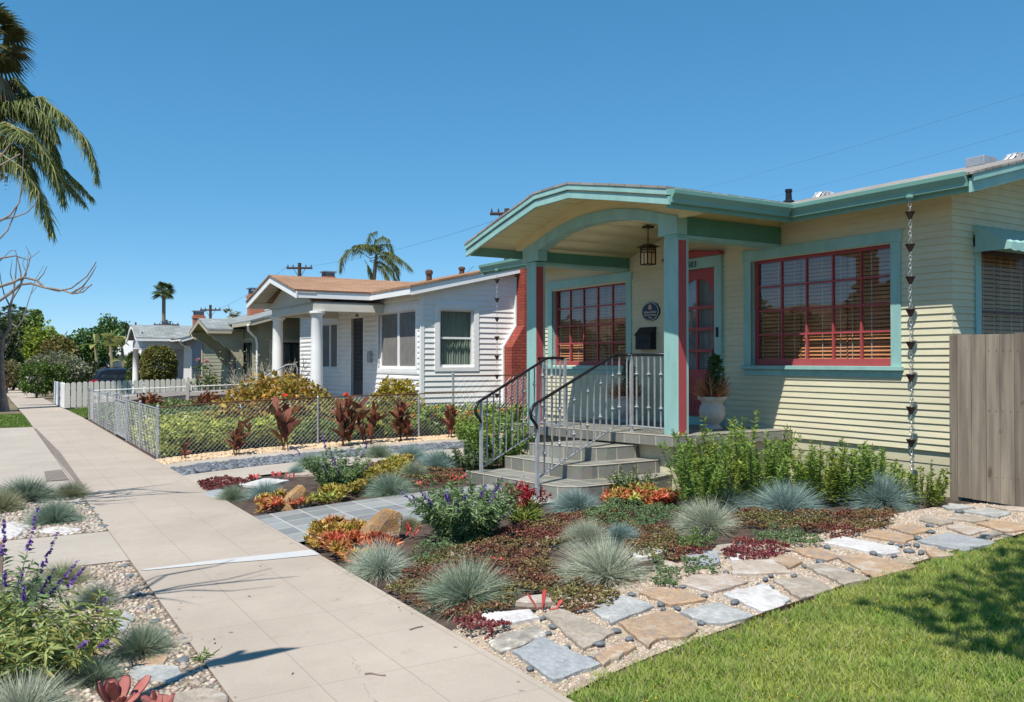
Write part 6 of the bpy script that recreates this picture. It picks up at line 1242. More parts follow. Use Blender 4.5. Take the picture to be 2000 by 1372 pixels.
for s_ in range(5):
    bm = bmesh.new(); bmesh.ops.create_icosphere(bm, subdivisions=3, radius=1)
    for v in bm.verts: v.co *= 1+.07*math.sin(v.co.x*2.3+s_*1.7)+.05*math.sin(v.co.y*3.1+s_)
    me = bpy.data.meshes.new('river_pebble'); bm.to_mesh(me); bm.free(); me.materials.append(DK); me.polygons.foreach_set('use_smooth', [True]*len(me.polygons)); COB.append(me)
for c, l in ((cA, [(275, 775, 40), (365, 850, 45), (490, 1030, 42), (780, 1005, 60), (700, 1140, 50), (935, 885, 52), (1050, 960, 45), (1330, 650, 46), (1350, 690, 34), (620, 705, 46), (1070, 560, 40), (1480, 690, 40), (1720, 570, 40), (1690, 820, 44), (160, 1225, 50), (320, 910, 40), (1100, 905, 40)]), (cB, [(940, 850, 42), (890, 885, 48), (950, 950, 32), (830, 935, 40), (615, 1090, 56), (540, 820, 40), (1380, 725, 46), (1240, 765, 36), (1440, 595, 40), (1640, 805, 44), (340, 1030, 40), (100, 1140, 44), (320, 1275, 44), (150, 950, 38), (1150, 850, 40)]),
        (cC, [(485, 650, 42), (540, 678, 34), (670, 675, 36), (800, 635, 50), (910, 645, 44), (870, 582, 44), (790, 575, 34), (710, 582, 36), (640, 562, 34), (1000, 460, 42), (1100, 620, 44), (1525, 510, 30), (280, 802, 46), (880, 517, 44), (1250, 282, 48), (990, 405, 40)])):
    for x, y, r in l: q = G(*c([(x, y)])[0]); d = Vector((q.x, q.y, q.z-CH)).length; cobble(q, .85*r/4.57/FPX*d, 'smooth dark grey river pebble lying among the flagstones', 'dark river pebbles among the flagstones', DK)
for x, y, r in ((293, 1190, 9), (255, 1128, 9), (244, 1108, 9), (270, 1163, 9), (358, 1294, 14), (360, 1252, 8), (195, 1020, 8), (180, 995, 7), (205, 1030, 7), (190, 1008, 6), (302, 1216, 9), (325, 1238, 8)): q = G(x, y); d = Vector((q.x, q.y, q.z-CH)).length; cobble(q, r/FPX*d, 'rounded grey cobble in the parkway gravel beside the sidewalk', 'grey cobbles in the parkway beds', DK)
# ------------------------------------------------------------ lawn
def lawn(name, label, poly, dens, h, w_, cols, zoff=-.035, seed=1, flowers=0):
    P = fill(poly, dens); n = len(P); f = fieldn(P, 2.6, seed); f2 = fieldn(P, 9, seed+2); z = gv(P[:, 0], P[:, 1])+zoff
    D = np.c_[NR.normal(.05, .45, n), NR.normal(.05, .45, n), np.ones(n)]; k = np.clip(.5+.4*f+.25*f2+NR.normal(0, .2, n), 0, 1)[:, None]
    C = rcol(n, *cols[:2])*(1-k)+rcol(n, *cols[2:4])*k; dry = NR.uniform(0, 1, n) < .13; C[dry] = rcol(int(dry.sum()), (.50, .46, .25), (.40, .34, .17))
    nb = NB(); nb.blades(np.c_[P, z], D, h*NR.uniform(.55, 1.25, n)*(1+.2*np.clip(f2, -1, 1)), w_*NR.uniform(.7, 1.3, n), np.c_[NR.normal(0, .25, (n, 2)), -.12*np.ones(n)], C, (1, .8, .06)); o = nb.build(name, M['blade'])
    return tag(o, label, 'grass', None, 'stuff')
LC = [(.33, .40, .075), (.42, .47, .12), (.19, .31, .055), (.29, .39, .085)]
edge_in = [(x, y-.02+(R.uniform(0, .09) if x < 3.9 else 0)) for x, y in [(2.44+i*.1, np.interp(2.44+i*.1, [e[0] for e in EDGE], [e[1] for e in EDGE])) for i in range(66)]]
near = edge_in+[(9.0, 3.6), (7.5, 3.4), (6.0, 2.8), (4.3, 1.9), (3.2, 2.2), (2.46, 2.9)]
lawn('lawn_grass', 'sunlit green lawn below the flagstones', near, 16000, .066, .0026, LC)
lawn('lawn_grass', 'lawn running on past the right picture corner', [(9.0, 3.58), (7.5, 3.38), (6.0, 2.78), (4.3, 1.88), (3.2, 2.18), (2.46, 2.88), (2.46, -2), (9, -2)], 2600, .062, .004, LC)
lawn('lawn_grass', 'clipped grass of the olive house between the fences', [(2.5, 28.3), (6.8, 28.3), (6.8, 33.9), (2.5, 33.9)], 1600, .05, .006, [(.12, .24, .03), (.17, .3, .04), (.08, .17, .02), (.12, .22, .03)], -.012)
lawn('lawn_grass', 'parkway grass at the left picture edge', [(-1.5, 25), (1.0, 25), (1.0, 31.5), (-1.5, 31.5)], 1600, .05, .006, [(.12, .24, .03), (.17, .3, .04), (.08, .17, .02), (.12, .22, .03)], -.012)
P = fill(near, 60); P = P[fieldn(P, 2.0, 3) > -.2]; n = len(P); i = np.repeat(np.arange(n), 7); nb = NB(); z = gv(P[:, 0], P[:, 1])-.035+NR.uniform(.04, .065, n); nb.blades(np.c_[P, z][i], dirs(len(i), .0, .7), .006, .0032, (0, 0, 0), rcol(len(i), (.75, .50, .02), (.65, .38, .01)), (.6, 1, .6)); tag(nb.build('lawn_flowers', M['flower']), 'tiny yellow flowers scattered through the lawn', 'flowers', None, 'stuff')
P = np.c_[NR.uniform(1.03, 2.43, 420), NR.uniform(3, 24, 420)]; keep = NR.uniform(0, 1, 420) < np.where((P[:, 0] > 2.28) | (P[:, 0] < 1.16), .95, .22); P = P[keep]; n = len(P); nb = NB(); a = NR.uniform(0, 6.28, n); nb.blades(np.c_[P, gv(np.zeros(n), P[:, 1])+.0155], np.c_[np.cos(a), np.sin(a), .1*np.ones(n)], NR.uniform(.008, .035, n), NR.uniform(.002, .006, n), (0, 0, 0), rcol(n, (.20, .13, .07), (.30, .22, .12), (.13, .10, .07)), (.4, 1, .3), np.c_[-np.sin(a), np.cos(a), np.zeros(n)]); tag(nb.build('leaf_litter', M['leaf']), 'dry leaf bits and grit scattered on the sidewalk', 'leaf litter', None, 'stuff')
for lab, pts in (('thin curved twig lying on the sidewalk near the bottom edge', [(712, 1316), (725, 1315), (740, 1318), (753, 1319)]), ('thin reddish twig on the sidewalk beside the sedum', [(800, 1230), (812, 1226), (826, 1223)])):
    mb = MB(); mb.tube([at(x, y, Z=.018) for x, y in pts], .004, 5); tag(mb.build('twig', M['bark']), lab, 'twig')
cover('weeds', 'green weed tuft at the edge of the sidewalk in the parkway bed', [(380, 1290), (400, 1278), (412, 1285), (400, 1300)], 500, 12, .06, .004, TH, [(.2, .28, .06)], .02, 'plant', 'leaf')
# ------------------------------------------------------------ white house garden
CAN = [(.22, .05, .045), (.30, .09, .06), (.13, .045, .035), (.30, .15, .07), (.13, .12, .05)]
def canna(label, x, yb, h, n, flower=False):
    p = G(x, yb); d = Vector((p.x, p.y, p.z-CH)).dot(Vector(c_f)); hh = h/FPX*d
    t = thing('canna', label, 'plant', p, 'dark leaved canna plants along the chain link fence'); pp = np.array(p)
    nb = NB(); m_ = max(3, n//4); a = NR.uniform(0, 6.28, m_); B = pp+np.c_[.07*np.cos(a), .07*np.sin(a), np.zeros(m_)]; D = np.c_[NR.normal(0, .12, (m_, 2)), np.ones(m_)]; L = hh*NR.uniform(.6, .95, m_)
    for _ in range(2): nb.blades(B, D, L, .008, (0, 0, 0), rcol(m_, (.16, .05, .03)), (1, .9, .6))
    nb.build('stem', M['leaf'], t); Dn = D/np.linalg.norm(D, axis=1)[:, None]
    n = int(n*1.9); i = NR.integers(0, m_, n); tt = NR.uniform(.1, .85, n); Q = B[i]+Dn[i]*(L[i]*tt)[:, None]; E = np.c_[NR.normal(0, .42, (n, 2)), NR.uniform(.7, 1.5, n)]
    nb = NB(); nb.blades(Q, E, hh*NR.uniform(.32, .5, n), hh*NR.uniform(.035, .07, n), np.c_[NR.normal(0, .22, (n, 2)), -.28*np.ones(n)], rcol(n, *CAN, j=.2), (.25, .75, 1, .8, .05)); nb.build('leaf_blade', M['leaf'], t, True)
    if flower:
        nb = NB(); nb.blades(np.zeros((14, 3))+pp+(0, 0, hh*1.02), dirs(14, 0, 1), .06, .025, (0, 0, -.1), rcol(14, (.75, .07, .04), (.8, .15, .08)), (.5, 1, .4)); nb.build('bloom', M['flower'], t)
for a in [('smallest canna shoot by the fence corner post', 354, 898, 42, 7), ('wide dark red canna clump left of the croton hedge', 458, 890, 72, 26), ('canna with an orange flower in front of the croton hedge', 556, 880, 105, 18, True), ('tallest canna clump with an orange flower, right of the middle fence post', 676, 872, 98, 34, True),
          ('narrow canna clump beside the tallest one', 718, 866, 92, 24), ('bushy canna clump under the yellow leaved shrub', 788, 862, 82, 34), ('single canna nearest the driveway strip and the porch', 878, 856, 72, 20)]: canna(*a)
def leafball(name, label, cat, c, rx, ry, rz_, n, ll, lw, cols, group=None, shell=.5, clump=0, trunk=None, lumps=None, mat='leaf', jag=.18, down=-.15, boxy=1., parts=('crown', 'trunk')):
    """a crown of separate leaves in an uneven ellipsoid (or several lumps) on a tapered trunk"""
    t = thing(name, label, cat, (c[0], c[1], trunk[2] if trunk else c[2]-rz_), group); nb = NB()
    lumps = lumps or [(0, 0, 0, 1.)]
    tot = sum(l[3]**2 for l in lumps)
    for (dx, dy, dz, s_) in lumps:
        k = int(n*s_*s_/tot); U = NR.normal(size=(k, 3)); U /= np.linalg.norm(U, axis=1)[:, None]
        if boxy != 1: U = np.sign(U)*np.abs(U)**boxy; 
        rad = (shell+(1-shell)*NR.uniform(0, 1, k)**.5)*(1+jag*(np.sin(U[:, 0]*5+U[:, 2]*4+dx)*np.cos(U[:, 1]*6+dz*3)+.5*np.sin(U[:, 0]*13+U[:, 2]*11)))
        V = np.c_[U[:, 0]*rx, U[:, 1]*ry, U[:, 2]*rz_]*(rad*s_)[:, None]+(c[0]+dx, c[1]+dy, c[2]+dz)
        cl = rcol(k, *cols, j=.2)*(1+.22*np.sin(U[:, 0]*7+dx*3)*np.cos(U[:, 2]*6+dy)*np.ones(k))[:, None]
        E = U*.7+NR.normal(0, .6, (k, 3)); nb.blades(V, E, ll*NR.uniform(.6, 1.3, k), lw*NR.uniform(.6, 1.3, k), (0, 0, down), cl, (.4, 1, .25))
    nb.build(parts[0], M[mat], t)
    if trunk:
        mb = MB(); x, y, z0, r = trunk; top = Vector((c[0], c[1], c[2])); b = Vector((x, y, z0)); mid = b.lerp(top, .45)+Vector((R.uniform(-.1, .1), R.uniform(-.1, .1), 0)); mb.tube([b, mid, top], [r*1.25, r, r*.5], 9)
        for k in range(5):
            a = k*1.3+1; mb.tube([mid, mid.lerp(top, .6)+Vector((math.cos(a)*rx*.35, math.sin(a)*ry*.35, rz_*.1)), top+Vector((math.cos(a)*rx*.65, math.sin(a)*ry*.65, rz_*.3))], [r*.6, r*.35, r*.12], 6)
        mb.build(parts[1], M['bark'], t)
    return t
def px_ball(name, label, cat, x, y, rxp, ryp, D_, n, ll, cols, lwf=.4, tr=True, **k):
    c = at(x, y, D=D_); r = rxp/FPX*D_; h = ryp/FPX*D_; zg_ = g(min(max(c.x, 0), 6), c.y)
    if tr: k['trunk'] = (c.x, c.y, zg_-.05, max(.05, r*.07))
    return leafball(name, label, cat, c, r, r, h, n, ll, ll*lwf, cols, **k)
CRO = [(.48, .24, .05), (.28, .30, .05), (.16, .22, .04), (.55, .34, .06), (.40, .15, .05)]
c = at(540, 800, Y=17.6); 
t = leafball('croton_hedge', 'bushy hedge of orange, red and green leaves beside the white house steps', 'shrub', (c.x, 17.7, .68), .85, .75, .64, 6800, .085, .028, CRO, lumps=[(-.15, 0, .02, 1.), (.5, .15, -.05, .95), (-.55, -.1, -.12, .8), (.2, .1, .12, .9)], trunk=(c.x, 17.7, 0, .06))
c = at(660, 815, Y=17.0); leafball('green_shrub', 'low green shrub with yellow leaves behind the tallest canna', 'shrub', (c.x, 17.0, .45), .75, .5, .45, 2600, .085, .03, [(.20, .26, .04), (.35, .34, .05), (.11, .18, .03), (.40, .26, .04)], trunk=(c.x, 17, 0, .04))
c = at(772, 770, Y=17.3); YL = [(.48, .34, .035), (.36, .30, .04), (.22, .22, .03), (.52, .40, .07)]
leafball('yellow_shrub', 'rounded yellow leaved shrub in front of the white house front window', 'shrub', (c.x, 17.3, .88), .50, .46, .34, 2600, .07, .024, YL, lumps=[(0, 0, -.05, .85), (-.3, 0, -.1, .6), (.33, .05, -.12, .62), (-.12, 0, .22, .5), (.22, 0, .2, .45)], trunk=(c.x, 17.3, .1, .035), shell=.35)
c = at(770, 820, Y=16.6); leafball('green_shrub', 'low mixed green shrub under the yellow leaved shrub', 'shrub', (c.x, 16.6, .42), .85, .45, .38, 2600, .08, .026, [(.20, .22, .04), (.12, .17, .03), (.33, .22, .04), (.36, .32, .05)], trunk=(c.x, 16.6, .1, .03))
cover('ice_plant', 'yellow green ice plant bank behind the chain link fence corner', None, 520, 16, .10, .012, [(.40, .43, .08), (.52, .52, .11), (.30, .34, .06)], [(.24, .32, .07), (.46, .46, .09)], .34, wpoly=[(2.6, 15.6), (4.9, 15.6), (5.0, 19.5), (2.6, 19.3)], upz=(-.1, 1.))
cover('ground_cover', 'green ground cover further along the white house garden', None, 320, 14, .10, .014, [(.13, .21, .05), (.20, .28, .07)], [(.26, .26, .16), (.12, .16, .05)], .32, wpoly=[(2.6, 19.5), (5.4, 19.5), (6.0, 26.5), (2.6, 26.5)], upz=(-.1, 1.))
cover('ground_cover', 'low green plants below the croton hedge and cannas', None, 420, 12, .09, .014, [(.13, .22, .04), (.22, .30, .06)], [(.35, .36, .05), (.10, .15, .03)], .28, wpoly=[(4.9, 15.65), (8.3, 15.65), (8.4, 18.0), (5.0, 18.8)], upz=(-.1, 1.))
P = fill([(2.8, 17.3), (4.8, 17.0), (5.0, 20.5), (2.7, 21)], 16); n = len(P); i = np.repeat(np.arange(n), 14); nb = NB(); z = gv(P[:, 0], P[:, 1])+NR.uniform(.30, .44, n); a = NR.uniform(0, 6.28, len(i)); nb.blades(np.c_[P, z][i], np.c_[np.cos(a), np.sin(a), .35*np.ones(len(i))], .05, .014, (0, 0, 0), rcol(len(i), (.75, .68, .30), (.8, .76, .5)), (.5, 1, .5)); tag(nb.build('ice_plant_flowers', M['flower']), 'pale yellow daisy flowers on the ice plant bank', 'flowers', None, 'stuff')
cover('gazania_bed', 'bright green bed of orange flowers beside the white house side wall', None, 460, 14, .10, .016, [(.20, .32, .05), (.28, .38, .07)], [(.36, .38, .06), (.14, .24, .04)], .36, wpoly=[(7.0, 16.0), (8.5, 15.7), (10.2, 16.2), (10.2, 17.6), (8.2, 17.9), (7.2, 17.8)], upz=(-.1, 1.))
P = fill([(7.0, 15.9), (8.5, 15.6), (10.2, 16.2), (10.2, 17.4), (7.2, 17.4)], 28); n = len(P); i = np.repeat(np.arange(n), 12); nb = NB(); z = gv(P[:, 0], P[:, 1])+NR.uniform(.30, .46, n); a = NR.uniform(0, 6.28, len(i)); nb.blades(np.c_[P, z][i], np.c_[np.cos(a), np.sin(a), .35*np.ones(len(i))], .05, .016, (0, 0, 0), rcol(len(i), (.75, .26, .02), (.78, .42, .03)), (.5, 1, .5)); tag(nb.build('gazania_flowers', M['flower']), 'orange flowers beside the white house side wall', 'flowers', None, 'stuff')
p = G(905, 868); herb('green_shrub', 'yellow green leafy plant beyond the driveway strip, left of the stairs', 'plant', Vector((8.0, 14.6, .16)), 50, .5, .6, .3, 46, .08, .013, [(.26, .33, .05), (.36, .38, .07), (.14, .22, .04)])
for lab, x, y, Y_ in (('dark red leaved plant in front of the cream board fence, near the gate', 292, 790, 24.5), ('red and yellow leaved plant in front of the cream board fence', 405, 787, 23.5)):
    c = at(x, y, Y=Y_); leafball('red_leaf_plant', lab, 'plant', c, .30, .3, .26, 420, .12, .03, [(.24, .07, .05), (.34, .17, .04), (.13, .05, .035)], trunk=(c.x, c.y, g(c.x, c.y), .03), jag=.35, shell=.2)
# leafless pale shrub behind the columns
def twigs(mb, p, d, L, r, depth, spread=.5, upb=.25, n=3):
    q = p+d*L*.5+Vector((R.gauss(0, .04), R.gauss(0, .04), R.gauss(0, .04)))*L; e = q+(d+Vector((0, 0, upb))).normalized()*L*.5
    mb.tube([p, q, e], [r, r*.85, r*.7], 5 if r > .01 else 4, caps=False)
    if depth:
        for k in range(n):
            nd = (d+Vector((R.gauss(0, spread), R.gauss(0, spread), R.gauss(upb, spread*.6)))).normalized(); twigs(mb, q.lerp(e, R.uniform(.3, 1)), nd, L*R.uniform(.55, .85), r*.66, depth-1, spread, upb, n)
for lab, x, Y_, s_ in (('pale leafless shrub of grey twigs between the white porch columns and the olive house', 545, 25.4, 1.), ('second grey twiggy shrub left of the white porch column', 500, 26.3, .9)):
    c = at(x, 790, Y=Y_); t = thing('bare_shrub', lab, 'shrub', (c.x, c.y, .15)); mb = MB()
    for k in range(7): a = k*.9; twigs(mb, Vector((c.x+.15*math.cos(a), c.y+.15*math.sin(a), .2)), Vector((.55*math.cos(a), .55*math.sin(a), 1)).normalized(), .62*s_, .022, 3, .5, .2)
    mb.build('twigs', plain('pale_twig', (.40, .36, .30), .85, .2, 9, .2), t)
    nb = NB(); n = 260; P = np.array(c)*0+np.array((c.x, c.y, 1.15))+NR.normal(0, 1, (n, 3))*(.55*s_, .55*s_, .38); nb.blades(P, dirs(n, -.5, 1), .07, .016, (0, 0, -.1), rcol(n, (.34, .36, .16), (.22, .28, .10), (.42, .40, .28)), (.4, 1, .2)); nb.build('foliage', M['leaf'], t)
# ------------------------------------------------------------ shrubs and trees down the street
HG = [(.15, .17, .04), (.23, .22, .055), (.09, .12, .03), (.32, .26, .09)]
px_ball('round_topiary', 'large rounded clipped bush in front of the pale column of the blue grey house', 'shrub', 310, 716, 32, 40, 40, 11000, .085, HG, .5, shell=.8, jag=.04, boxy=.8)
px_ball('column_topiary', 'narrow dark clipped hedge column beside the parked suv', 'shrub', 262, 722, 13, 34, 46, 2600, .08, [(.07, .11, .02), (.13, .17, .03), (.045, .07, .015)], .45, shell=.8, jag=.06, boxy=.7)
GB = [(.20, .30, .03), (.28, .36, .05), (.12, .2, .02), (.33, .34, .06)]
px_ball('green_tree', 'bright yellow green tree at the far end of the sidewalk', 'tree', 78, 690, 46, 52, 66, 5200, .20, GB, .5, lumps=[(0, 0, 0, 1), (.9, 0, -.3, .8), (-.9, .2, -.5, .7), (.2, 0, .8, .7)], shell=.3)
px_ball('autumn_tree', 'green tree with reddish leaves behind the grey green bush', 'tree', 112, 692, 34, 34, 60, 2600, .18, [(.20, .20, .05), (.26, .17, .06), (.13, .15, .04)], .5, shell=.3)
px_ball('grey_bush', 'grey green bush above the green hedge', 'shrub', 108, 712, 42, 27, 47, 3600, .11, [(.17, .20, .09), (.24, .25, .14), (.11, .15, .055), (.30, .27, .22)], .4, shell=.3, lumps=[(0, 0, 0, 1), (.8, 0, -.25, .8), (-.6, 0, -.1, .8)])
px_ball('green_hedge', 'tall green hedge around a small gate beside the sidewalk', 'hedge', 72, 738, 30, 30, 43, 4200, .10, [(.09, .16, .03), (.15, .22, .045), (.05, .10, .02)], .45, shell=.5, boxy=.7, lumps=[(0, 0, 0, 1), (.8, -.2, .1, .7)])
px_ball('low_hedge', 'low green hedge left of the parked suv', 'hedge', 140, 752, 34, 12, 48, 2400, .10, [(.12, .19, .03), (.19, .26, .05), (.07, .12, .02)], .45, shell=.4, boxy=.75)
px_ball('grey_green_shrub', 'olive green shrub right of the grey green bush', 'shrub', 130, 728, 20, 26, 52, 1600, .12, [(.15, .18, .07), (.20, .22, .11), (.09, .12, .04)], .45, shell=.3)
px_ball('dark_tree', 'dark evergreen tree at the left picture edge behind the bare trunk', 'tree', -8, 680, 44, 70, 58, 4200, .22, [(.05, .08, .025), (.08, .11, .035), (.12, .13, .06)], .45, shell=.25, lumps=[(0, 0, 0, 1), (.4, 0, -1.2, .8), (-.4, 0, 1.0, .7)])
px_ball('dark_tree', 'dark round tree behind the far fan palms', 'tree', 28, 640, 26, 26, 110, 900, .4, [(.06, .10, .03), (.10, .13, .05)], .45, shell=.3)
px_ball('green_tree', 'slim pale green tree right of the two far fan palms', 'tree', 70, 628, 10, 22, 100, 420, .4, [(.14, .22, .06), (.2, .28, .08)], .45, shell=.2)
px_ball('brown_shrub', 'brownish shrub at the foot of the dark evergreen tree', 'shrub', 14, 728, 24, 24, 52, 1600, .12, [(.20, .17, .07), (.13, .14, .05), (.26, .2, .1)], .45, shell=.3)
px_ball('flowering_shrub', 'red flowering shrub at the left edge by the sidewalk', 'shrub', 2, 752, 9, 22, 44, 900, .08, [(.55, .05, .05), (.10, .16, .04), (.45, .12, .10)], .5, shell=.4)
JU = [(.06, .14, .03), (.10, .20, .045), (.04, .09, .022), (.14, .24, .06)]
lum = [(R.gauss(0, 1.0), R.gauss(0, .8), R.uniform(-1.9, 1.2), R.uniform(.28, .5)) for _ in range(26)]+[(1.4, 0, 1.9, .42), (1.0, 0, 1.5, .45), (.2, 0, 1.1, .4), (-1.3, 0, .7, .4), (1.2, 0, 2.3, .3)]
px_ball('twisted_juniper', 'twisted dark green juniper tree behind the banana plants', 'tree', 172, 690, 46, 46, 62, 7000, .17, JU, .5, lumps=lum, shell=.4, jag=.3)
px_ball('dark_tree', 'dark tree crown showing just above the curved grey roof edge', 'tree', 238, 655, 22, 26, 75, 1200, .22, [(.05, .09, .03), (.09, .13, .05)], .45, shell=.3)
px_ball('dark_tree', 'small round shrub behind the suv in the driveway', 'shrub', 182, 728, 26, 22, 58, 1200, .16, [(.03, .06, .02), (.05, .08, .02)], .45, shell=.3)
# roses of the olive house
for lab, x, y, fl in (('pink rose bush by the blue grey house wall', 405, 745, [(387, 704), (404, 706), (388, 736)]), ('pink rose bush in front of the olive house door', 447, 745, [(446, 711), (466, 745)])):
    c = at(x, y, D=33); t = thing('rose_bush', lab, 'plant', (c.x, c.y, g(c.x, c.y)), 'rose bushes'); nb = NB(); n = 420; P = np.array(c)+NR.normal(0, 1, (n, 3))*(.28, .28, .14); nb.blades(P, dirs(n, -.3, 1), .08, .03, (0, 0, -.1), rcol(n, (.08, .13, .04), (.13, .18, .06)), (.4, 1, .2)); nb.build('foliage', M['leaf'], t)
    mb = MB(); nb = NB()
    for fx_, fy in fl:
        q = at(fx_, fy, D=33); mb.tube([Vector((c.x, c.y, g(c.x, c.y))), c.lerp(q, .5)+Vector((0, 0, .1)), q], [.014, .01, .006], 5); nb.blades(np.zeros((30, 3))+np.array(q), dirs(30, -.6, 1), .085, .05, (0, 0, 0), rcol(30, (.72, .45, .45), (.65, .35, .38)), (.6, 1, .8))
        nb.blades(np.zeros((40, 3))+np.array(q)-(0, 0, .28)+NR.normal(0, .09, (40, 3)), dirs(40, -.3, 1), .09, .03, (0, 0, -.1), rcol(40, (.07, .12, .03)), (.4, 1, .2))
    mb.build('stem', M['bark'], t); nb.build('bloom', M['flower'], t)
# banana plants
def banana(lab, x, ytop, D_, hh, n, seed):
    c = at(x, ytop, D=D_); t = thing('banana_plant', lab, 'plant', (c.x, c.y, -.3), 'banana plants'); mb = MB(); z0 = -.4
    mb.tube([(c.x+.3, c.y, z0), (c.x+.15, c.y, (z0+c.z)/2), (c.x, c.y, c.z)], [.15, .12, .08], 10); mb.build('trunk', plain('banana_stem', (.30, .25, .14), .8, .2, 5, .2), t); nb = NB()
    for k in range(n):
        a = k*2.4+seed; el = R.uniform(.35, 1.35); d = np.array([[math.cos(a)*math.cos(el), math.sin(a)*math.cos(el), math.sin(el)]]); L = hh*R.uniform(.8, 1.15); s_ = np.cross(d, [[0, 0, 1.]])+R.uniform(-.3, .3)
        cc = rcol(1, (.30, .33, .08), (.20, .27, .07), (.42, .38, .14), (.13, .20, .07)); nb.blades(np.array([c]), d, L, L*.15, (0, 0, -.55), cc, (.08, .3, .85, 1, 1, .8, .5, .05), s_); nb.blades(np.array([c])+[[0, 0, .003]], d, L*1.0, L*.006, (0, 0, -.54), cc*.6+.12, (1, .8, .3, .1), s_)
    nb.build('leaf_blade', M['leaf'], t)
banana('banana plant with broad pale leaves rising above the far white gable', 215, 668, 56, 1.7, 9, 1.2); banana('banana plant left of the curved grey porch roof', 238, 680, 52, 1.4, 8, 2.9); banana('banana plant leaning over the parked suv', 186, 676, 58, 1.6, 7, 4.4); banana('short banana plant against the column topiary', 246, 712, 49, 1.1, 8, .3)
# ------------------------------------------------------------ palms
def frond(nb, mbx, pts, ll, n, lw, cols, rr, hang=.55):
    pts = [Vector(p) for p in pts]; seg = [0]
    for a, b in zip(pts, pts[1:]): seg.append(seg[-1]+(b-a).length)
    T = seg[-1]
    def at_(s_):
        for k in range(len(pts)-1):
            if s_ <= seg[k+1] or k == len(pts)-2: f = (s_-seg[k])/max(seg[k+1]-seg[k], 1e-6); return pts[k].lerp(pts[k+1], f), (pts[k+1]-pts[k]).normalized()
    mbx.tube(pts, [rr*(1-.8*k/(len(pts)-1)) for k in range(len(pts))], 5)
    P = []; Dd = []; LL = []; 
    for k in range(n):
        s_ = T*(.14+.86*(k+.5)/n); p, d = at_(s_); side = d.cross(Vector((0, 0, 1)))
        if side.length < .05: side = Vector((1, 0, 0))
        side.normalize()
        for q in (1, -1):
            for _ in range(2):
                P.append(p); v = side*q*R.uniform(.5, 1.)+d*R.uniform(.35, .8)+Vector((R.gauss(0, .15), R.gauss(0, .15), R.uniform(-.45, .3))); Dd.append(v); f = s_/T; LL.append(ll*R.uniform(.75, 1.1)*(.55+1.1*f*(1-f)*1.6)*(1 if f < .85 else .75))
    n_ = len(P); nb.blades(np.array(P), np.array(Dd), np.array(LL), lw, (0, 0, -hang), rcol(n_, *cols, j=.18), (.6, 1, .7, .08))
def arch(c, az, el, L, sag, k=9):
    d = Vector((math.cos(az)*math.cos(el), math.sin(az)*math.cos(el), math.sin(el))); return [c+d*L*(j/k)+Vector((0, 0, -sag*L*(j/k)**2)) for j in range(k+1)]
FC = [(.10, .15, .035), (.17, .21, .05), (.06, .095, .025), (.27, .26, .09)]
def feather_palm(label, c, zb, L, n, tr, explicit=(), lw=.014, leaf=.24, npl=44, base=None, group='feather palms', cols=FC, els=(-.3, 1.3)):
    t = thing('feather_palm', label, 'palm tree', (c.x, c.y, zb), group); nb = NB(); mbx = MB()
    for k in range(n): frond(nb, mbx, arch(c, k*2.4+.4, els[0]+(els[1]-els[0])*((k*.618) % 1), L*R.uniform(.85, 1.1), R.uniform(.45, .75)), L*leaf, npl, lw, cols, L*.012)
    for e in explicit: frond(nb, mbx, e, L*leaf, int(npl*1.3), lw, cols, L*.012, .75)
    nb.build('frond', M['leaf'], t); mbx.build('frond_rib', plain('palm_rib', (.24, .22, .09), .6, .1, 5, 0), t)
    mb = MB(); b = base or Vector((c.x, c.y, zb)); mb.tube([b, b.lerp(c, .5), c.lerp(b, .06), c], [tr*1.15, tr, tr*.85, tr*.6], 12); mb.build('trunk', M['palmtrunk'], t, smooth=True)
    return t
c = at(735, 498, D=48); L = 1.95; bt = at(709, 548, D=48)
feather_palm('feather palm leaning over the tan roof of the white house', c, 0, L, 7, .12, [[at(x, y, D=48) for x, y in l] for l in ([(722, 505), (700, 488), (680, 488), (668, 505), (664, 528)], [(722, 508), (745, 512), (765, 528), (773, 545), (776, 552)], [(722, 510), (742, 520), (756, 538), (762, 556)], [(725, 500), (745, 478), (762, 478), (767, 492)], [(724, 500), (718, 475), (722, 458), (735, 452)], [(712, 508), (722, 525), (728, 545), (732, 556)], [(724, 500), (733, 470), (748, 462), (760, 468)], [(722, 505), (750, 500), (772, 518), (779, 542)])], .013, .30, 40, Vector((bt.x, bt.y, 0)), els=(.2, 1.3))
PD = 30/22; c = at(-55, 262, D=30)
feather_palm('big feather palm whose drooping fronds enter at the upper left edge', c, 0, 4.0, 7, .25, [[at(x, y, D=d*PD) for x, y in l] for l, d in (([(-55, 255), (20, 200), (80, 190), (130, 230), (165, 270), (185, 320), (190, 352)], 22), ([(-55, 262), (10, 240), (60, 262), (95, 310), (115, 360), (124, 395)], 21.5), ([(-55, 270), (0, 300), (45, 330), (75, 375), (92, 420), (102, 456)], 21), ([(-55, 250), (0, 190), (60, 185), (110, 215), (125, 245)], 22.5), ([(-55, 255), (-10, 215), (40, 215), (85, 255), (110, 300)], 22.2), ([(-60, 250), (-10, 170), (30, 155), (60, 185)], 22.6), ([(-50, 270), (0, 270), (30, 290), (60, 330), (66, 362)], 21.4), ([(-55, 250), (15, 215), (70, 225), (100, 275), (118, 335)], 22), ([(-55, 252), (0, 200), (50, 200), (90, 225), (112, 270)], 21.8))], .018, .165, 105, cols=[(.15, .21, .06), (.22, .27, .08), (.09, .13, .04), (.34, .33, .14)], els=(.1, .9))
mb = MB(); q = at(5, 322, D=29)
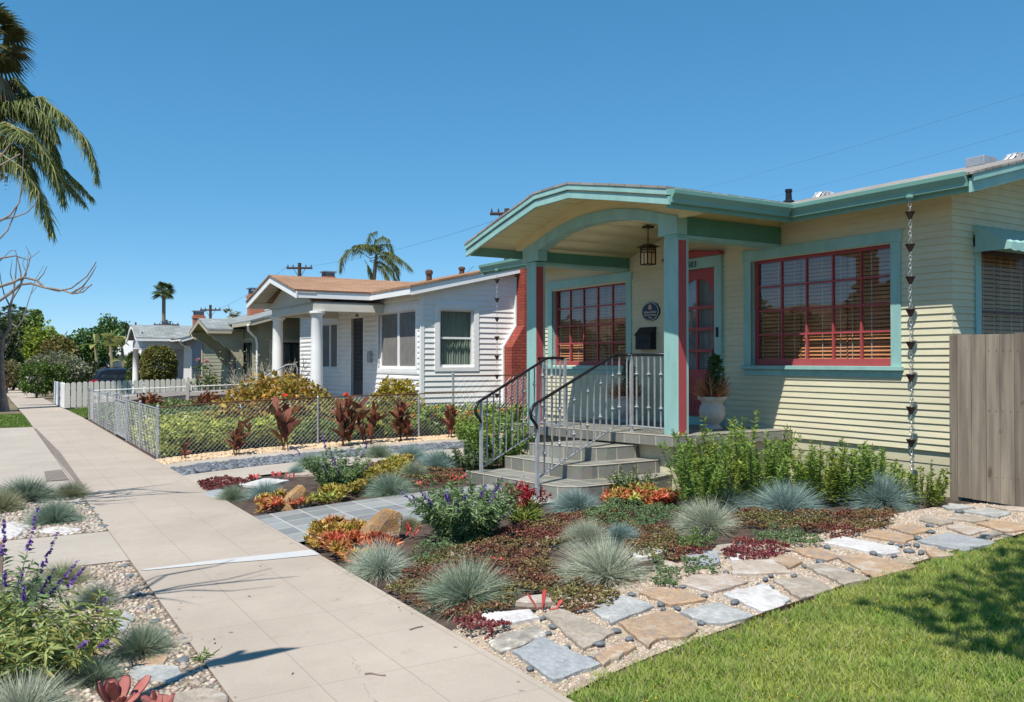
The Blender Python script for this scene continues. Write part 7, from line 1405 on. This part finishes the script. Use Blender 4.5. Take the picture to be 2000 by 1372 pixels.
nb = NB(); n = 500; P = np.array(q)+NR.normal(0, 1, (n, 3))*(.16, .16, .26); nb.blades(P, dirs(n, -1, .2), .10, .02, (0, 0, -.3), rcol(n, (.35, .26, .10), (.25, .2, .08)), (.5, 1, .6)); tag(nb.build('seed_cluster', M['leaf']), 'hanging tan seed cluster of the big feather palm', 'palm fruit')
def fan_palm(label, x, y, D_, rpx, n, skirt=0, zb=None, tr=.16, group='fan palms', cols=None, trunk_px=None):
    c = at(x, y, D=D_); r = rpx/FPX*D_; zb = -.7 if zb is None else zb; t = thing('fan_palm', label, 'palm tree', (c.x, c.y, zb), group); nb = NB(); cols = cols or [(.06, .10, .03), (.10, .15, .04), (.16, .19, .06), (.035, .06, .02)]
    for k in range(n+skirt):
        dead = k >= n; az = k*2.4+.7; el = R.uniform(-.5, 1.3) if not dead else R.uniform(-1.4, -.7); d = np.array((math.cos(az)*math.cos(el), math.sin(az)*math.cos(el), math.sin(el))); pl = r*R.uniform(.42, .58); hub = np.array(c)+d*pl+(0, 0, -.08*r if not dead else -.4*r)
        nb.blades(np.array([c]), [d], pl*1.02, r*.016, (0, 0, 0), rcol(1, (.2, .2, .08)), (1, .8))
        m_ = 18; u = np.cross(d, (0, 0, 1)); u /= max(np.linalg.norm(u), 1e-6); w_ = np.cross(u, d); a = np.linspace(-1.9, 1.9, m_); DD = np.cos(a)[:, None]*d+np.sin(a)[:, None]*(u*.95+w_*.15)
        nb.blades(np.zeros((m_, 3))+hub, DD, r*.5*(1-.25*np.abs(a)/1.9), r*.035, (0, 0, -.38 if not dead else -.7), rcol(m_, *(cols if not dead else [(.30, .21, .11), (.22, .15, .08)])), (.5, 1, .7, .1), np.cross(DD, (d*.3+w_)))
    nb.build('frond', M['leaf'], t); mb = MB(); mb.tube([(c.x, c.y, zb), (c.x, c.y, (zb+c.z)/2), (c.x, c.y, c.z)], [tr*1.2, tr, tr*.95], 10); mb.build('trunk', M['palmtrunk'], t); return t
fan_palm('lone tall fan palm against the sky above the blue grey house', 320, 568, 100, 27, 46, 0, tr=.22); fan_palm('right one of two far fan palms beyond the green tree', 57, 614, 150, 19, 18, 4, tr=.42); fan_palm('left one of two far fan palms beyond the green tree', 44, 611, 155, 17, 18, 4, tr=.42); fan_palm('far fan palm partly hidden by the bare forked tree', 20, 606, 140, 22, 18, 4, tr=.4)
fan_palm('tall fan palm with brown hanging leaves in the top left corner', -22, 78, 30, 100, 30, 16, zb=0, tr=.2, cols=[(.05, .075, .025), (.09, .11, .035), (.14, .13, .05)])
fan_palm('pale silvery palm crown peeping over the olive house roof', 452, 612, 55, 24, 16, 0, tr=.14, cols=[(.30, .34, .26), (.22, .27, .19), (.36, .38, .28)])
# ------------------------------------------------------------ bare trees
t = thing('bare_tree', 'bare forked tree with pale trunk standing in the parkway grass', 'tree', (.35, 33, 0)); D_ = 30.5
mb = MB(); q = lambda x, y, d=D_: at(x, y, D=d)
b = q(4, 812); b.z = g(0, b.y)-.02
mb.tube([b+Vector((0, 0, 0)), q(6, 770), q(3, 720), q(3, 690), q(6, 662)], [.24, .11, .085, .08, .075], 10)
for l, r0 in (([(6, 662), (20, 640), (17, 610), (25, 580), (30, 545), (33, 500)], .09), ([(6, 665), (-6, 635), (-14, 590), (-12, 540)], .09), ([(18, 630), (34, 640), (45, 625), (55, 590), (70, 545), (85, 520)], .04), ([(20, 600), (8, 575), (2, 550), (-2, 520)], .04), ([(24, 585), (40, 560), (52, 525), (56, 492)], .04), ([(3, 690), (14, 678), (24, 650), (33, 648)], .05), ([(28, 560), (20, 535), (24, 505)], .03), ([(60, 575), (72, 560), (90, 552)], .02)):
    mb.tube([q(x, y) for x, y in l], [.72*r0*(1-.8*k/(len(l)-1)) for k in range(len(l))], 7, caps=False)
mb.build('trunk', M['bark'], t)
t = thing('bare_tree', 'near bare tree reaching long curved grey branches in from the left edge', 'tree', (-1.25, 11.2, 0)); D_ = 9.6
mb = MB(); fk = Vector((-1.2, 10.9, 2.2)); mb.tube([(-1.25, 11.2, -.05), (-1.28, 11.1, 1.0), fk], [.14, .10, .085], 10); mb.build('trunk', M['bark'], t)
mb = MB()
BR = [([(0, 587), (20, 573), (41, 556), (61, 554), (87, 562), (122, 567), (142, 574), (162, 571), (179, 556)], .024), ([(0, 560), (22, 553), (46, 542), (72, 548), (87, 562), (114, 569), (140, 563), (170, 540), (188, 512)], .022), ([(140, 573), (162, 560), (178, 538), (188, 520)], .012),
      ([(0, 432), (20, 420), (38, 395), (44, 350), (46, 290)], .016), ([(0, 430), (30, 424), (52, 416), (70, 398), (77, 375)], .013), ([(0, 466), (15, 450), (28, 420), (40, 385), (46, 365)], .013), ([(0, 505), (30, 500), (55, 508), (78, 490)], .014), ([(0, 510), (20, 490), (36, 488)], .008), ([(42, 556), (40, 530), (34, 505), (30, 490)], .010), ([(44, 548), (55, 520), (60, 500), (50, 480)], .009), ([(72, 550), (85, 535), (92, 520)], .008), ([(150, 574), (165, 562), (180, 558)], .008), ([(48, 545), (52, 535), (44, 515), (50, 500)], .006)]
for l, r0 in BR:
    P = [q(x, y, D_+.2*math.sin(x*.02)) for x, y in l]
    if l[0][0] == 0: P = [fk.lerp(P[0], .0), fk.lerp(P[0], .55)+Vector((0, 0, .08)), ]+P; r0 *= .8; rr = [r0*1.7, r0*1.3]+[r0*(1-.72*k/(len(l)-1)) for k in range(len(l))]
    else: rr = [r0*(1-.7*k/(len(l)-1)) for k in range(len(l))]
    mb.tube(P, rr, 7, caps=False)
for a in range(3): twigs(mb, fk, Vector((-.8*math.cos(a), .5*math.sin(a*2), .9)).normalized(), 1.0, .04, 3, .5, .25)
mb.build('branch', M['bark'], t)
# a young bare tree and a post sign stand just left of the frame and throw their shadows on the sidewalk
t = thing('bare_tree', 'slender leafless young tree planted in the parkway bed', 'tree', (-1.5, 5.2, 0)); mb = MB()
tp = Vector((-1.12, 5.33, 4.0)); mb.tube([(-1.5, 5.2, -.05), (-1.4, 5.25, 2.0), tp], [.06, .05, .04], 8)
for (x1, y1, x2, y2, r0) in ((.3, .45, .75, .62, .016), (.15, .28, .62, .55, .012), (.4, .1, 1.0, .22, .016), (.4, .0, 1.15, -.12, .018), (.35, -.1, .95, -.28, .014), (.2, -.2, .35, -.45, .010), (.5, .05, .9, .05, .010)):
    h1, h2 = R.uniform(-.05, .25), R.uniform(.0, .45); b_ = tp+Vector((x1, y1, h1)); e_ = tp+Vector((x2, y2, h2)); c1 = tp.lerp(b_, .5)+Vector((R.gauss(0, .05), R.gauss(0, .05), -.04)); c2 = b_.lerp(e_, .5)+Vector((R.gauss(0, .06), R.gauss(0, .06), -.06))
    mb.tube([tp, c1, b_, c2, e_], [r0*1.3, r0*1.1, r0, r0*.7, r0*.3], 6)
mb.build('trunk', M['bark'], t)
t = thing('street_sign', 'street sign on a steel post at the kerb', 'sign', (-.56, 3.84, 0)); mb = MB(); mb.tube([(-.56, 3.84, -.05), (-.56, 3.84, 3.75)], .028, 8); mb.build('post', M['galv'], t)
mb = MB(); mb.prism([(-.70, 3.30), (-.34, 3.30), (-.13, 3.5), (-.34, 3.70), (-.70, 3.70)], 'y', 3.808, 3.814); mb.build('sign_plate', M['galv'], t)
t = thing('wooden_stake', 'weathered reddish stake at the left edge beside the parkway path', 'stake', G(2, 1160)); p = G(2, 1150); mb = MB(); tpz = at(3, 1058, Y=p.y).z; mb.box(p.x-.03, p.x+.012, p.y-.02, p.y+.02, -.02, tpz); mb.build('stake', plain('pinkish_wood', (.38, .24, .22), .8, .1, 6, .2), t)
# the tree over the lawn, and what stands across the street
leafball('shade_tree', 'leafy street tree shading the lawn corner', 'tree', (2.75, 1.15, 5.6), 1.7, 1.5, 1.2, 3400, .13, .05, [(.06, .12, .025), (.10, .17, .04)], lumps=[(0, 0, 0, .55), (1.3, -.2, .3, .55), (.5, -1.1, .2, .5), (-.3, -.9, -.1, .45), (2.0, .5, .2, .5), (2.9, -.6, .4, .7), (1.0, .55, .1, .28)], trunk=(3.4, -1.2, -.05, .14), shell=.15)
def opposite(label, x0, x1, y0, y1, h, rc):
    t = thing('house_across_street', label, 'house', (x1, (y0+y1)/2, 0)); mb = MB(); mb.box(x0, x1, y0, y1, -.1, h); mb.build('wall', M['cream'], t)
    mb = MB(); ym = (x0+x1)/2; mb.prism([(x0-.7, h-.1), (x1+.7, h-.1), (ym, h+1.9)], 'y', y0-.6, y1+.6); mb.build('roof', rc, t)
    for k in range(3): yc = y0+(y1-y0)*(k+.5)/3; mb = MB(); mb.box(x1-.02, x1+.04, yc-.8, yc+.8, .9, 2.3); mb.build('window', M['darkglass'], t)
opposite('brown roofed house across the street, reflected in the porch window', -27, -18, 32, 54, 3., M['tanshingle']); opposite('brown roofed house across the street, reflected in the big window', -27, -18.5, 12, 25, 2.3, M['tanshingle']); opposite('tan house across the street behind the camera', -27, -18, -18, 4, 3., M['shingle'])
DT = [(.05, .08, .02), (.09, .12, .035), (.12, .13, .05)]
for lab, x, y, z, r in (('dark round tree across the street, reflected in the big window', -12.8, 21.5, 3.1, 1.9), ('wide tree across the street', -13.2, 15, 4.2, 2.8), ('low round tree across the street before the brown roofed house', -12.6, 18.2, 2.6, 2.0), ('low tree across the street left of the round one', -13.0, 27, 2.2, 1.7), ('dark tree across the street opposite the white house', -13, 30.5, 3.0, 2.0), ('tall tree across the street beside the brown roof', -12.6, 52, 4.5, 3.), ('low green tree across the street by the reflected palm', -13, 38, 2.0, 1.7), ('round tree across the street beyond the reflected palm', -13, 45, 2.3, 2.0)):
    leafball('street_tree', lab, 'tree', (x, y, z), r, r, r*.95, 2600, .3, .13, DT, trunk=(x, y, -.1, .18), shell=.4, group='street trees on the far side')
